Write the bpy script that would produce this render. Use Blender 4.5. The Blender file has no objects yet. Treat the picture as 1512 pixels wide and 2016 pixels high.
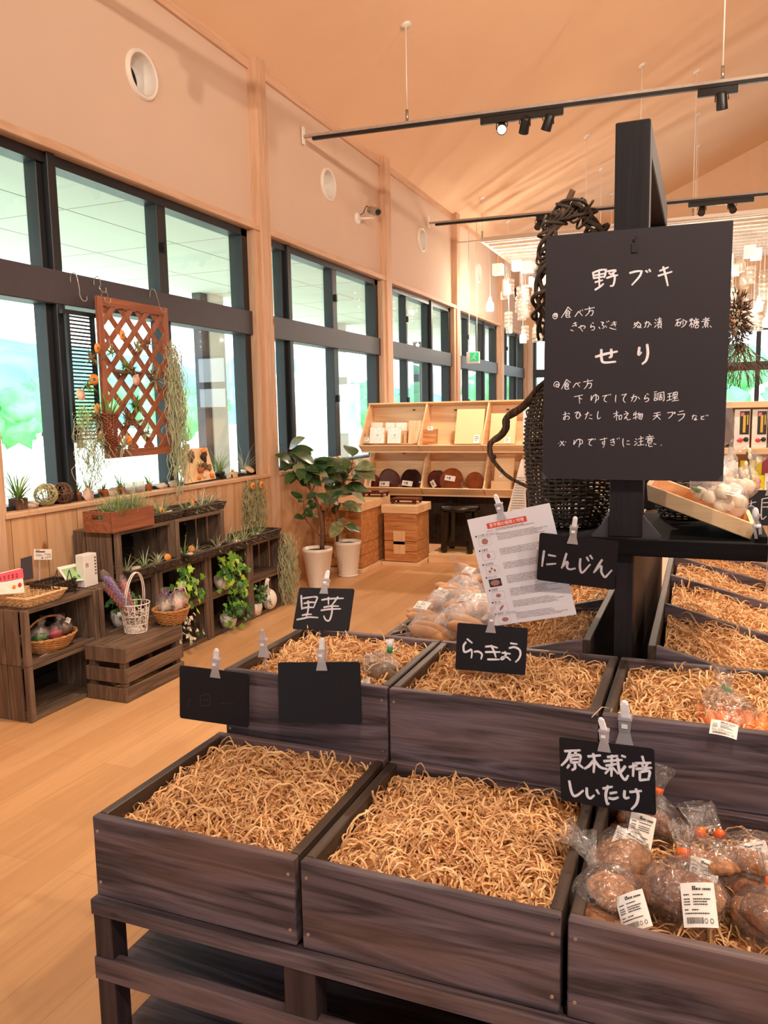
import bpy, math, random
import numpy as np
from mathutils import Vector, Matrix, noise
C = bpy.context.scene
COL = C.collection
PI = math.pi
random.seed(7)
RNG = np.random.default_rng(11)

# ------------------------------------------------------------ camera, sky, sun, exposure
FOC, EYE = 1560.0, np.array([0.0, 0.0, 1.5])
def cam_axes(yaw, pitch, roll):
    cy, sy, cp, sp = math.cos(yaw), math.sin(yaw), math.cos(pitch), math.sin(pitch)
    fwd = np.array([-sy*cp, cy*cp, -sp]); right = np.array([cy, sy, 0.0]); down = np.cross(fwd, right)
    cr, sr = math.cos(roll), math.sin(roll)
    return np.array([cr*right + sr*down, -sr*right + cr*down, fwd])
AX = cam_axes(math.radians(22.023), math.radians(7.127), math.radians(1.0986))
def at(px, py, axis, val):
    """world point of a measured spot of the room on the plane axis = val"""
    d = AX.T @ np.array([(px-756)/FOC, (py-1008)/FOC, 1.0])
    t = (val - EYE[axis]) / d[axis]
    return Vector(EYE + t*d)
cd = bpy.data.cameras.new('camera'); cam = bpy.data.objects.new('camera', cd); COL.objects.link(cam)
cd.sensor_fit = 'VERTICAL'; cd.sensor_height = 36.0; cd.lens = FOC/2016*36.0; cd.clip_start = 0.02; cd.clip_end = 600
mw = Matrix.Identity(4)
for r in range(3):
    mw[r][0] = AX[0][r]; mw[r][1] = -AX[1][r]; mw[r][2] = -AX[2][r]; mw[r][3] = EYE[r]
cam.matrix_world = mw
C.camera = cam

w = bpy.data.worlds.new('sky'); C.world = w; w.use_nodes = True
nt = w.node_tree; bg = nt.nodes['Background']
tc = nt.nodes.new('ShaderNodeTexCoord'); sep = nt.nodes.new('ShaderNodeSeparateXYZ'); rp = nt.nodes.new('ShaderNodeValToRGB')
nt.links.new(tc.outputs['Generated'], sep.inputs[0]); nt.links.new(sep.outputs['Z'], rp.inputs[0]); nt.links.new(rp.outputs[0], bg.inputs[0])
rp.color_ramp.elements[0].position = 0.0; rp.color_ramp.elements[0].color = (0.90, 0.96, 1.0, 1)
rp.color_ramp.elements[1].position = 0.7; rp.color_ramp.elements[1].color = (0.62, 0.80, 1.0, 1)
bg.inputs[1].default_value = 4.6
sd = bpy.data.lights.new('sun', 'SUN'); so = bpy.data.objects.new('sun', sd); COL.objects.link(so)
sd.energy = 5.0; sd.angle = math.radians(3); sd.color = (1.0, 0.96, 0.88)
so.rotation_euler = (math.radians(18), math.radians(40), 0)      # high, from over the roof: lights the field and the hills

C.view_settings.view_transform = 'Standard'; C.view_settings.look = 'None'
C.view_settings.exposure = 0.15; C.view_settings.gamma = 1.0; C.view_settings.use_curve_mapping = False
cy = C.cycles
cy.max_bounces = 9; cy.diffuse_bounces = 5; cy.glossy_bounces = 3; cy.transmission_bounces = 6; cy.transparent_max_bounces = 24
cy.caustics_reflective = False; cy.caustics_refractive = False; cy.sample_clamp_indirect = 6.0; cy.use_denoising = True

# ------------------------------------------------------------ helpers
def lin(c):
    if isinstance(c, str):
        c = [int(c[i:i+2], 16)/255 for i in (0, 2, 4)]
        c = [v/12.92 if v <= 0.04045 else ((v+0.055)/1.055)**2.4 for v in c]
    return (c[0], c[1], c[2], 1.0)
def _mat(name):
    m = bpy.data.materials.new(name); m.use_nodes = True
    return m, m.node_tree, m.node_tree.nodes['Principled BSDF']
def plain(name, col, rough=0.6, metal=0.0, vary=0.08, scale=30, bump=0.0, emit=None, spec=0.5):
    m, t, b = _mat(name)
    n = t.nodes.new('ShaderNodeTexNoise'); n.inputs['Scale'].default_value = scale; n.inputs['Detail'].default_value = 4
    c = t.nodes.new('ShaderNodeTexCoord'); t.links.new(c.outputs['Object'], n.inputs['Vector'])
    r = t.nodes.new('ShaderNodeValToRGB'); L = lin(col)
    r.color_ramp.elements[0].position = 0.3; r.color_ramp.elements[1].position = 0.7
    r.color_ramp.elements[0].color = tuple(max(0, v*(1-vary)) for v in L[:3]) + (1,)
    r.color_ramp.elements[1].color = tuple(min(1, v*(1+vary)) for v in L[:3]) + (1,)
    t.links.new(n.outputs['Fac'], r.inputs[0]); t.links.new(r.outputs[0], b.inputs['Base Color'])
    b.inputs['Roughness'].default_value = rough; b.inputs['Metallic'].default_value = metal
    b.inputs['Specular IOR Level'].default_value = spec
    if bump:
        bp = t.nodes.new('ShaderNodeBump'); bp.inputs['Strength'].default_value = bump; bp.inputs['Distance'].default_value = 0.01
        t.links.new(n.outputs['Fac'], bp.inputs['Height']); t.links.new(bp.outputs[0], b.inputs['Normal'])
    if emit:
        b.inputs['Emission Color'].default_value = lin(emit[0]); b.inputs['Emission Strength'].default_value = emit[1]
    return m
def wood(name, dark, light, axis=0, size=1.0, rough=0.55, knots=None, bump=0.15, planks=None, spec=0.4, contrast=1.0, blotch=None):
    """grain runs along the object's axis; planks = (plank axis across, width)"""
    m, t, b = _mat(name); N = t.nodes.new; K = t.links.new
    c = N('ShaderNodeTexCoord'); mp = N('ShaderNodeMapping'); K(c.outputs['Object'], mp.inputs[0])
    oi = N('ShaderNodeObjectInfo'); ad = N('ShaderNodeVectorMath'); ad.operation = 'MULTIPLY_ADD'
    ad.inputs[1].default_value = (1, 1, 1)
    mulr = N('ShaderNodeMath'); mulr.operation = 'MULTIPLY'; mulr.inputs[1].default_value = 13.7; K(oi.outputs['Random'], mulr.inputs[0])
    K(mp.outputs[0], ad.inputs[0]); K(mulr.outputs[0], ad.inputs[2])
    s = [14.0/size]*3; s[axis] = 1.1/size; mp.inputs['Scale'].default_value = s
    n1 = N('ShaderNodeTexNoise'); n1.inputs['Scale'].default_value = 1.0; n1.inputs['Detail'].default_value = 5; n1.inputs['Distortion'].default_value = 0.6
    K(ad.outputs[0], n1.inputs['Vector'])
    wv = N('ShaderNodeMath'); wv.operation = 'MULTIPLY'; wv.inputs[1].default_value = 9.0; K(n1.outputs['Fac'], wv.inputs[0])
    fr = N('ShaderNodeMath'); fr.operation = 'PINGPONG'; fr.inputs[1].default_value = 1.0; K(wv.outputs[0], fr.inputs[0])
    mp2 = N('ShaderNodeMapping'); K(c.outputs['Object'], mp2.inputs[0]); s2 = [160.0/size]*3; s2[axis] = 4.0/size; mp2.inputs['Scale'].default_value = s2
    n2 = N('ShaderNodeTexNoise'); n2.inputs['Scale'].default_value = 1.0; n2.inputs['Detail'].default_value = 3; K(mp2.outputs[0], n2.inputs['Vector'])
    mx = N('ShaderNodeMix'); mx.data_type = 'FLOAT'; mx.inputs[0].default_value = 0.45; K(fr.outputs[0], mx.inputs[2]); K(n2.outputs['Fac'], mx.inputs[3])
    fac = mx.outputs[0]
    r = N('ShaderNodeValToRGB'); r.color_ramp.elements[0].position = 0.5-0.32/contrast; r.color_ramp.elements[1].position = 0.5+0.35/contrast
    r.color_ramp.elements[0].color = lin(dark); r.color_ramp.elements[1].color = lin(light); K(fac, r.inputs[0])
    out = r.outputs[0]
    if blotch:
        mb_ = N('ShaderNodeMapping'); sb = [9.0]*3; sb[axis] = 1.6; mb_.inputs['Scale'].default_value = sb; K(ad.outputs[0], mb_.inputs[0])
        K(c.outputs['Object'], mb_.inputs[0]); nb = N('ShaderNodeTexNoise'); nb.inputs['Scale'].default_value = 1.0; nb.inputs['Detail'].default_value = 3; nb.inputs['Distortion'].default_value = .8; nb.noise_dimensions = '4D'
        K(mb_.outputs[0], nb.inputs['Vector']); K(mulr.outputs[0], nb.inputs['W'])
        rb_ = N('ShaderNodeValToRGB'); rb_.color_ramp.elements[0].position = .52; rb_.color_ramp.elements[1].position = .72; rb_.color_ramp.elements[0].color = (0, 0, 0, 1); rb_.color_ramp.elements[1].color = (.75, .75, .75, 1); K(nb.outputs['Fac'], rb_.inputs[0])
        mq = N('ShaderNodeMix'); mq.data_type = 'RGBA'; K(rb_.outputs[0], mq.inputs[0]); K(out, mq.inputs[6]); mq.inputs[7].default_value = lin(blotch); out = mq.outputs[2]
    if planks:
        ax, width = planks
        sp = N('ShaderNodeSeparateXYZ'); K(c.outputs['Object'], sp.inputs[0])
        dv = N('ShaderNodeMath'); dv.operation = 'DIVIDE'; dv.inputs[1].default_value = width; K(sp.outputs[ax], dv.inputs[0])
        fl = N('ShaderNodeMath'); fl.operation = 'FLOOR'; K(dv.outputs[0], fl.inputs[0])
        wn = N('ShaderNodeTexWhiteNoise'); wn.noise_dimensions = '1D'; K(fl.outputs[0], wn.inputs['W'])
        hs = N('ShaderNodeHueSaturation'); mr = N('ShaderNodeMapRange'); mr.inputs[3].default_value = 0.86; mr.inputs[4].default_value = 1.08
        K(wn.outputs['Value'], mr.inputs[0]); K(mr.outputs[0], hs.inputs['Value']); K(out, hs.inputs['Color'])
        fc = N('ShaderNodeMath'); fc.operation = 'FRACT'; K(dv.outputs[0], fc.inputs[0])
        lt = N('ShaderNodeMath'); lt.operation = 'LESS_THAN'; lt.inputs[1].default_value = 0.006/width; K(fc.outputs[0], lt.inputs[0])
        m2 = N('ShaderNodeMix'); m2.data_type = 'RGBA'; K(lt.outputs[0], m2.inputs[0]); K(hs.outputs[0], m2.inputs[6])
        m2.inputs[7].default_value = tuple(v*0.45 for v in lin(dark)[:3])+(1,)
        out = m2.outputs[2]
        K(wn.outputs['Value'], mulr.inputs[0])
        mulr.inputs[1].default_value = 31.0
    if knots:
        v = N('ShaderNodeTexVoronoi'); v.inputs['Scale'].default_value = knots[0]; 
        mp3 = N('ShaderNodeMapping'); s3 = [1.6]*3; s3[axis] = 0.8; mp3.inputs['Scale'].default_value = s3; K(c.outputs['Object'], mp3.inputs[0])
        K(mp3.outputs[0], v.inputs['Vector'])
        kr = N('ShaderNodeValToRGB'); kr.color_ramp.elements[0].position = knots[1]*0.5; kr.color_ramp.elements[1].position = knots[1]
        kr.color_ramp.elements[0].color = (1, 1, 1, 1); kr.color_ramp.elements[1].color = (0, 0, 0, 1); K(v.outputs['Distance'], kr.inputs[0])
        m3 = N('ShaderNodeMix'); m3.data_type = 'RGBA'; K(kr.outputs[0], m3.inputs[0]); K(out, m3.inputs[6]); m3.inputs[7].default_value = lin(knots[2])
        out = m3.outputs[2]
    K(out, b.inputs['Base Color']); b.inputs['Roughness'].default_value = rough; b.inputs['Specular IOR Level'].default_value = spec
    if bump:
        bp = N('ShaderNodeBump'); bp.inputs['Strength'].default_value = bump; bp.inputs['Distance'].default_value = 0.004
        K(fac, bp.inputs['Height']); K(bp.outputs[0], b.inputs['Normal'])
    return m
def thin(name, tint=(1, 1, 1), gloss=0.12, rough=0.03, wrinkle=0.0, haze=0.0, hcol=(.9, .9, .95), scale=40):
    """thin clear sheet: sees through, keeps a sheen; haze adds a milky share"""
    m, t, b = _mat(name); N = t.nodes.new; K = t.links.new
    t.nodes.remove(b); o = t.nodes['Material Output']
    tr = N('ShaderNodeBsdfTransparent'); tr.inputs[0].default_value = lin(tint)
    gl = N('ShaderNodeBsdfGlossy'); gl.inputs['Roughness'].default_value = rough
    fr = N('ShaderNodeLayerWeight'); fr.inputs['Blend'].default_value = 0.5
    pw = N('ShaderNodeMath'); pw.operation = 'POWER'; pw.inputs[1].default_value = 4.0; K(fr.outputs['Facing'], pw.inputs[0])
    mu = N('ShaderNodeMath'); mu.operation = 'MULTIPLY_ADD'; mu.inputs[1].default_value = 0.55; mu.inputs[2].default_value = gloss+0.03; K(pw.outputs[0], mu.inputs[0]); mu.use_clamp = True
    mx = N('ShaderNodeMixShader'); K(mu.outputs[0], mx.inputs[0]); K(tr.outputs[0], mx.inputs[1]); K(gl.outputs[0], mx.inputs[2])
    last = mx.outputs[0]
    if wrinkle:
        c = N('ShaderNodeTexCoord'); n = N('ShaderNodeTexNoise'); n.inputs['Scale'].default_value = scale; n.inputs['Detail'].default_value = 3; n.inputs['Distortion'].default_value = 1.2
        K(c.outputs['Object'], n.inputs['Vector']); bp = N('ShaderNodeBump'); bp.inputs['Strength'].default_value = wrinkle; bp.inputs['Distance'].default_value = 0.02
        K(n.outputs['Fac'], bp.inputs['Height']); K(bp.outputs[0], gl.inputs['Normal']); K(bp.outputs[0], fr.inputs['Normal'])
    if haze:
        df = N('ShaderNodeBsdfDiffuse'); df.inputs[0].default_value = lin(hcol); m2 = N('ShaderNodeMixShader'); m2.inputs[0].default_value = haze
        K(last, m2.inputs[1]); K(df.outputs[0], m2.inputs[2]); last = m2.outputs[0]
    K(last, o.inputs[0])
    return m

class MB:
    """collects shapes; build() links them as ONE mesh object"""
    def __init__(s): s.v = []; s.f = []; s.m = []; s.s = []; s.n = 0
    def add(s, vs, fs, mi=0, smooth=False):
        o = s.n; s.v.extend([tuple(p) for p in vs]); s.n += len(vs)
        for f in fs: s.f.append(tuple(i+o for i in f)); s.m.append(mi); s.s.append(smooth)
        return s
    def box(s, x0, x1, y0, y1, z0, z1, mi=0):
        vs = [(x0,y0,z0),(x1,y0,z0),(x1,y1,z0),(x0,y1,z0),(x0,y0,z1),(x1,y0,z1),(x1,y1,z1),(x0,y1,z1)]
        return s.add(vs, [(0,3,2,1),(4,5,6,7),(0,1,5,4),(1,2,6,5),(2,3,7,6),(3,0,4,7)], mi)
    def obox(s, c, R, hx, hy, hz, mi=0):
        c = Vector(c); vs = [c + R @ Vector((sx*hx, sy*hy, sz*hz)) for sz in (-1,1) for sx, sy in ((-1,-1),(1,-1),(1,1),(-1,1))]
        return s.add(vs, [(0,3,2,1),(4,5,6,7),(0,1,5,4),(1,2,6,5),(2,3,7,6),(3,0,4,7)], mi)
    def bar(s, p, q, wd, ht, up=(0,0,1), mi=0):
        p, q = Vector(p), Vector(q); d = (q-p); L = d.length; d.normalize(); u = Vector(up)
        if abs(d.dot(u)) > 0.98: u = Vector((1,0,0))
        sd_ = d.cross(u).normalized(); u = sd_.cross(d)
        R = Matrix((d, sd_, u)).transposed()
        return s.obox((p+q)/2, R, L/2, wd/2, ht/2, mi)
    def tube(s, pts, r, n=8, mi=0, cap=True, smooth=True):
        P = [Vector(p) for p in pts]; k = len(P); rr = r if hasattr(r, '__len__') else [r]*k
        vs = []; prev = None
        for i in range(k):
            d = (P[min(i+1,k-1)] - P[max(i-1,0)])
            d = d.normalized() if d.length > 1e-9 else Vector((0,0,1))
            if prev is None:
                a = Vector((0,0,1)) if abs(d.z) < 0.9 else Vector((1,0,0)); u = d.cross(a).normalized()
            else:
                u = prev - d*prev.dot(d); u = u.normalized() if u.length > 1e-6 else d.orthogonal().normalized()
            prev = u; v = d.cross(u)
            for j in range(n):
                a = 2*PI*j/n; vs.append(P[i] + (u*math.cos(a)+v*math.sin(a))*rr[i])
        fs = [(i*n+j, i*n+(j+1)%n, (i+1)*n+(j+1)%n, (i+1)*n+j) for i in range(k-1) for j in range(n)]
        s.add(vs, fs, mi, smooth)
        if cap:
            o = s.n - k*n
            s.f.append(tuple(o+j for j in reversed(range(n)))); s.m.append(mi); s.s.append(False)
            s.f.append(tuple(o+(k-1)*n+j for j in range(n))); s.m.append(mi); s.s.append(False)
        return s
    def lathe(s, prof, c=(0,0,0), n=24, R=None, mi=0, smooth=True, sx=1, sy=1):
        c = Vector(c); R = R or Matrix.Identity(3); vs = []
        for r, z in prof:
            for j in range(n):
                a = 2*PI*j/n; vs.append(c + R @ Vector((r*math.cos(a)*sx, r*math.sin(a)*sy, z)))
        k = len(prof)
        fs = [(i*n+j, i*n+(j+1)%n, (i+1)*n+(j+1)%n, (i+1)*n+j) for i in range(k-1) for j in range(n)]
        return s.add(vs, fs, mi, smooth)
    def ell(s, c, rx, ry, rz, R=None, n=14, m=9, mi=0, bumpy=0.0, seed=0.0, fr=6.0):
        c = Vector(c); R = R or Matrix.Identity(3); vs = []
        for i in range(m+1):
            th = PI*i/m
            for j in range(n):
                a = 2*PI*j/n; d = Vector((math.sin(th)*math.cos(a), math.sin(th)*math.sin(a), math.cos(th)))
                k = 1 + (bumpy*noise.noise(d*fr*0.35+Vector((seed, seed*1.7, 0))) if bumpy else 0)
                vs.append(c + R @ Vector((d.x*rx*k, d.y*ry*k, d.z*rz*k)))
        fs = [(i*n+j, (i+1)*n+j, (i+1)*n+(j+1)%n, i*n+(j+1)%n) for i in range(m) for j in range(n)]
        return s.add(vs, fs, mi, True)
    def poly(s, pts, mi=0): return s.add(pts, [tuple(range(len(pts)))], mi)
    def prism(s, pts, d, mi=0):
        """flat outline pts pushed along d"""
        k = len(pts); d = Vector(d); vs = [Vector(p) for p in pts] + [Vector(p)+d for p in pts]
        fs = [tuple(reversed(range(k))), tuple(range(k, 2*k))] + [(i, (i+1)%k, k+(i+1)%k, k+i) for i in range(k)]
        return s.add(vs, fs, mi)
    def build(s, name, mat, parent=None, bevel=0.0, seg=1):
        me = bpy.data.meshes.new(name); off = parent.get('_o') if parent is not None else None
        off = Vector(off) if off is not None else Vector((0,0,0))
        vs = np.array(s.v, dtype=float).reshape(-1,3) - np.array(off)
        org = Vector((0,0,0))
        me.from_pydata([tuple(v) for v in vs], [], s.f)
        for m_ in (mat if isinstance(mat, (list, tuple)) else [mat]): me.materials.append(m_)
        me.polygons.foreach_set('material_index', s.m); me.polygons.foreach_set('use_smooth', s.s); me.update()
        o = bpy.data.objects.new(name, me); COL.objects.link(o)
        o['_o'] = tuple(off)
        if parent is not None: o.parent = parent
        if bevel:
            md = o.modifiers.new('edge', 'BEVEL'); md.width = bevel; md.segments = seg; md.limit_method = 'ANGLE'
        return o
def thing(name, label, cat, loc=(0,0,0), group=None):
    o = bpy.data.objects.new(name, None); COL.objects.link(o); o.location = loc; o['_o'] = tuple(loc); o.empty_display_size = 0.05
    return tag(o, label, cat, group)
def tag(o, label, cat, group=None, kind=None):
    o['label'] = label; o['category'] = cat
    if group: o['group'] = group
    if kind: o['kind'] = kind
    return o
def struct(o): o['kind'] = 'structure'; return o
def recenter(o):
    """puts a lone mesh's origin at its base"""
    me = o.data; co = np.empty(len(me.vertices)*3); me.vertices.foreach_get('co', co); co = co.reshape(-1,3)
    b = np.array([(co[:,0].min()+co[:,0].max())/2, (co[:,1].min()+co[:,1].max())/2, co[:,2].min()])
    me.vertices.foreach_set('co', (co-b).ravel()); me.update(); o.location = Vector(o.location)+Vector(b); o['_o'] = tuple(b); return o
def rot(a, ax): return Matrix.Rotation(a, 3, ax)
def eul(a, b, c): return rot(math.radians(c), 'Z') @ rot(math.radians(b), 'Y') @ rot(math.radians(a), 'X')

def ribbons(P, Wd, mats, name, parent=None):
    """P (n,k,3) paths, Wd (n,k,3) half width vectors -> one mesh of thin strips"""
    n, k, _ = P.shape
    V = np.stack([P-Wd, P+Wd], 2).reshape(-1, 3)
    i = np.arange(n)[:,None]*2*k + np.arange(k-1)[None,:]*2
    F = np.stack([i, i+1, i+3, i+2], -1).reshape(-1, 4)
    return grid_mesh(name, V, F, mats, parent, np.repeat(RNG.integers(0, len(mats), n), k-1))
def grid_mesh(name, V, F, mats, parent=None, mi=None, smooth=True):
    off = np.array(parent['_o']) if parent is not None else np.zeros(3)
    me = bpy.data.meshes.new(name); V = np.asarray(V, dtype=np.float32) - off.astype(np.float32)
    me.vertices.add(len(V)); me.vertices.foreach_set('co', V.ravel())
    me.loops.add(F.size); me.loops.foreach_set('vertex_index', F.ravel().astype(np.int32))
    me.polygons.add(len(F)); me.polygons.foreach_set('loop_start', np.arange(0, F.size, F.shape[1], dtype=np.int32))
    for m_ in mats: me.materials.append(m_)
    if mi is not None: me.polygons.foreach_set('material_index', mi.astype(np.int32))
    me.polygons.foreach_set('use_smooth', np.full(len(F), smooth)); me.update(calc_edges=True); me.validate()
    o = bpy.data.objects.new(name, me); COL.objects.link(o); o['_o'] = tuple(off)
    if parent is not None: o.parent = parent
    return o
# ------------------------------------------------------------ materials
M = dict(
 plaster=plain('plaster', 'dac3b1', 0.85, vary=0.012, scale=3),
 ceiling=plain('ceiling_paint', 'f1cfae', 0.85, vary=0.015, scale=2),
 post=wood('post_cedar', 'c9a386', 'dcb99c', 2, 1.0, 0.6, knots=(2.2, 0.07, '9a6a48')),
 trimy=wood('trim_wood', 'cfa88a', 'dfbda2', 1, 1.0, 0.6),
 trimx=wood('trim_wood_across', 'cfa88a', 'dfbda2', 0, 1.0, 0.6),
 panel=wood('cedar_panel', 'c2946c', 'd6ad88', 2, 2.2, 0.55, knots=(1.9, 0.075, '8f5c38'), planks=(1, 0.24)),
 sill=wood('sill_wood', 'cca07c', 'dcb594', 1, 1.0, 0.5),
 frame=plain('black_frame', '1b1d23', 0.45, vary=0.05),
 rail=plain('dark_rail', '403b42', 0.5, vary=0.05),
 glass=thin('window_glass', (0.97, 1, 1), 0.015, 0.0),
 white=plain('white_paint', 'eeeae6', 0.5, vary=0.02),
 pvc=plain('white_pipe', 'e8e2dc', 0.4, vary=0.02),
 black=plain('black_metal', '141518', 0.4, vary=0.1),
 bore_shade=plain('duct_shade', '0a0a0c', 0.8),
 steel=plain('brushed_steel', 'b8b2ac', 0.3, 0.9),
 stain=wood('dark_stain_x', '30282e', '75656d', 0, .8, 0.55, knots=(3.4, 0.055, '1d1518'), spec=0.4, contrast=1.0, blotch='70564e'),
 stainy=wood('dark_stain_y', '271d1a', '4c3b30', 1, 1.1, 0.5, knots=(3.1, 0.05, '1d1518'), spec=0.5, contrast=0.8),
 stainz=wood('dark_stain_z', '271e22', '46383c', 2, 1.1, 0.55, spec=0.35, contrast=0.8),
 stand=wood('black_stain', '121015', '211d24', 2, 1.0, 0.55, spec=0.25, contrast=0.7),
 standx=wood('black_stain_x', '0f0e11', '19171a', 0, 1.0, 0.8, spec=0.08, contrast=0.7),
 spine=wood('brown_black_panel', '2a1c17', '4a3226', 2, 1.2, 0.5, contrast=0.8),
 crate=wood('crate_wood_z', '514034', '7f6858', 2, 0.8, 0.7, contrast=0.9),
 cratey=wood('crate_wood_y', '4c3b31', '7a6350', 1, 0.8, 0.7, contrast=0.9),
 crateshade=wood('crate_inside_shaded', '1a1412', '2c221e', 1, 0.8, 0.8),
 pine=wood('pine_x', 'dcb48a', 'eecba2', 0, 1.3, 0.5),
 piney=wood('pine_y', 'd8ae84', 'e9c59b', 1, 1.3, 0.5),
 pinez=wood('pine_z', 'd8ae84', 'e9c59b', 2, 1.3, 0.5),
 cedarx=wood('hive_cedar', 'a8693c', 'd79f68', 0, 0.7, 0.5, contrast=0.9),
 cedary=wood('hive_cedar_y', 'a8693c', 'd79f68', 1, 0.7, 0.5, contrast=0.9),
 terracotta=plain('terracotta', 'b9673f', 0.8), redwood=wood('trellis_wood', '824730', 'a0644a', 2, 0.6, 0.6),
 redwoodx=wood('planter_wood', '80482f', 'a06244', 1, 0.8, 0.55),
 pot=plain('white_pot', 'e8dfd6', 0.35, vary=0.02), soil=plain('soil', '3a2a20', 0.95, vary=0.4, scale=120, bump=0.6),
 leaf=plain('rubber_leaf', '37542c', 0.3, vary=0.35, scale=16), leaf2=plain('rubber_leaf_pale', '80865e', 0.35, vary=0.45, scale=22),
 ivy=plain('ivy_leaf', '5f9a2c', 0.45, vary=0.3, scale=14), ivy2=plain('ivy_leaf_lime', 'a5c93e', 0.45, vary=0.2, scale=14), ivyd=plain('ivy_dark', '2f6127', 0.45, vary=0.3, scale=14),
 air=plain('air_plant_leaf', '98a56a', 0.6, vary=0.2), airg=plain('air_plant_green', '6f9447', 0.6, vary=0.2), airp=plain('air_plant_silver', 'b3b59a', 0.7, vary=0.15), aird=plain('air_plant_dry', '8b6f4a', 0.7, vary=0.25),
 moss=plain('spanish_moss', 'b4b594', 0.8, vary=0.15), moss2=plain('spanish_moss_gold', 'b3a572', 0.8, vary=0.15),
 twig=plain('brown_twig', '6a4b36', 0.75, vary=0.3), twigd=plain('dark_twig', '43342a', 0.75, vary=0.3), bark=wood('branch_bark', '2c1e16', '6a4c36', 2, 0.25, 0.8, bump=0.6),
 wick=plain('wicker', 'b9844f', 0.6, vary=0.3, scale=60), wickp=plain('pale_wicker', 'dcb98c', 0.6, vary=0.2, scale=60), wickd=plain('dark_wicker', '3e2f24', 0.55, vary=0.35, scale=60), wickr=plain('red_wicker', '7d3d24', 0.6, vary=0.3, scale=60),
 wire=plain('white_wire', 'efe4dc', 0.4), orange=plain('orange_disc', 'f0953c', 0.5, vary=0.06), pinkd=plain('pink_disc', 'e8c4b4', 0.6, vary=0.04), creamd=plain('slice_wood', 'dcb487', 0.7), print_=plain('printed_grey', '6a6064', 0.7), ink=plain('ink', '2b282c', 0.7),
 board=plain('chalkboard', '14131b', 0.55, vary=0.12, scale=200, spec=.3), menu=plain('slate_board', '29242c', 0.55, vary=0.10, scale=260, spec=.3), chalk=plain('white_marker', 'e4e0ea', 0.7, vary=0.06, scale=300), chalkg=plain('grey_chalk', 'c4bdc6', 0.8, vary=0.18, scale=400), ghost=plain('wiped_chalk', '24252e', 0.6),
 paper=plain('white_paper', 'e2dce6', 0.55, vary=0.01), label=plain('label_paper', 'f6f0ea', 0.5, vary=0.01), red=plain('red_print', 'd8442f', 0.5), redp=plain('pink_print', 'e0566a', 0.5), green=plain('green_print', '9fc48a', 0.5), greend=plain('green_tape', '2f8a3f', 0.4), tape=plain('orange_tape', 'f26a1e', 0.4),
 shiitake=plain('shiitake', 'a06c46', 0.65, vary=0.45, scale=85, bump=0.5), shiitaked=plain('shiitake_dark', '76492e', 0.7, vary=0.45, scale=85, bump=0.5), tan=plain('shiitake_gill', 'c79b6c', 0.7, vary=0.2),
 carrot=plain('carrot', 'e8803e', 0.5, vary=0.1), taro=plain('taro_skin', '6b5038', 0.85, vary=0.4, scale=50, bump=0.5), potato=plain('potato_skin', 'b98a62', 0.75, vary=0.2), ginger=plain('white_root', 'ead9c0', 0.6, vary=0.08),
 bag=thin('clear_bag', (.97, .97, .97), 0.10, 0.16, wrinkle=1.0, haze=0.03, hcol=(.9, .86, .86), scale=38), bagm=thin('milky_bag', (.97, .97, .98), 0.03, 0.14, wrinkle=0.9, haze=0.12, hcol=(.92, .88, .88), scale=30),
 acrylic=thin('clear_plastic', (.88, .86, .9), 0.10, 0.08, haze=0.28, hcol=(.82, .8, .86)), tabw=plain('white_plastic', 'efedf2', 0.3),
 lacq=plain('red_lacquer', '5c1c12', 0.12, vary=0.3, scale=12), lacqd=plain('dark_lacquer', '33140e', 0.12, vary=0.3, scale=12), lacqo=plain('amber_lacquer', '8f4318', 0.15, vary=0.3, scale=12),
 plywood=plain('pale_board', 'efc99a', 0.5, vary=0.02), yellow=plain('yellow_pack', 'e8d81c', 0.4), packw=plain('pack_white', 'efe6dc', 0.4), packb=plain('pack_black', '241a18', 0.35), gold=plain('gold_print', 'd8b23c', 0.4), pink=plain('pink_pack', 'dd7f80', 0.4),
 purple=plain('purple_print', '7a62b4', 0.4), crimson=plain('crimson_print', 'a83a4a', 0.4), stone=plain('pale_stone', 'c8b8a8', 0.7, vary=0.15, scale=30), exit_g=plain('exit_green', '18a868', 0.4, emit=('30d890', 0.6)),
 alu=plain('pale_aluminium', 'a89c94', 0.45), louver=plain('louver_white', 'f4ece4', 0.5), frost=plain('frosted_glass', 'fff0e0', 0.4, emit=('ffdcc0', 0.75)), bulb=plain('warm_bulb', 'fff0d0', 0.4, emit=('ffdca0', 9.0)), clear=thin('pendant_glass', (.97, .95, .93), 0.16, 0.05, wrinkle=0.5, haze=0.16, hcol=(1, .95, .9), scale=20),
 lens=plain('lamp_lens', '3c3733', 0.2), lampglow=plain('lamp_glow', 'fff2e0', 0.4, emit=('ffe6c4', 18.0)), tan_cloth=plain('cloth_strap', 'c8b49a', 0.8), black_lac=plain('black_lacquer', '120d0c', 0.2),
 field=plain('pale_field', 'dfe6c4', 0.95, vary=0.06, scale=0.3), hill=plain('hazy_hill', '62a8a0', 0.95, vary=0.35, scale=0.16), hill2=plain('hazed_blue_hill', '6fb0bc', 0.95, vary=0.1, scale=0.06), tree=plain('hazed_tree_green', '68b474', 0.9, vary=0.3, scale=1.6), soffit=plain('soffit_white', 'e0e6da', 0.8, vary=0.01, scale=2), deck=plain('pale_deck', 'b4b2a8', 0.8),  # distance haze is put into the hill and tree colours
)
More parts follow.
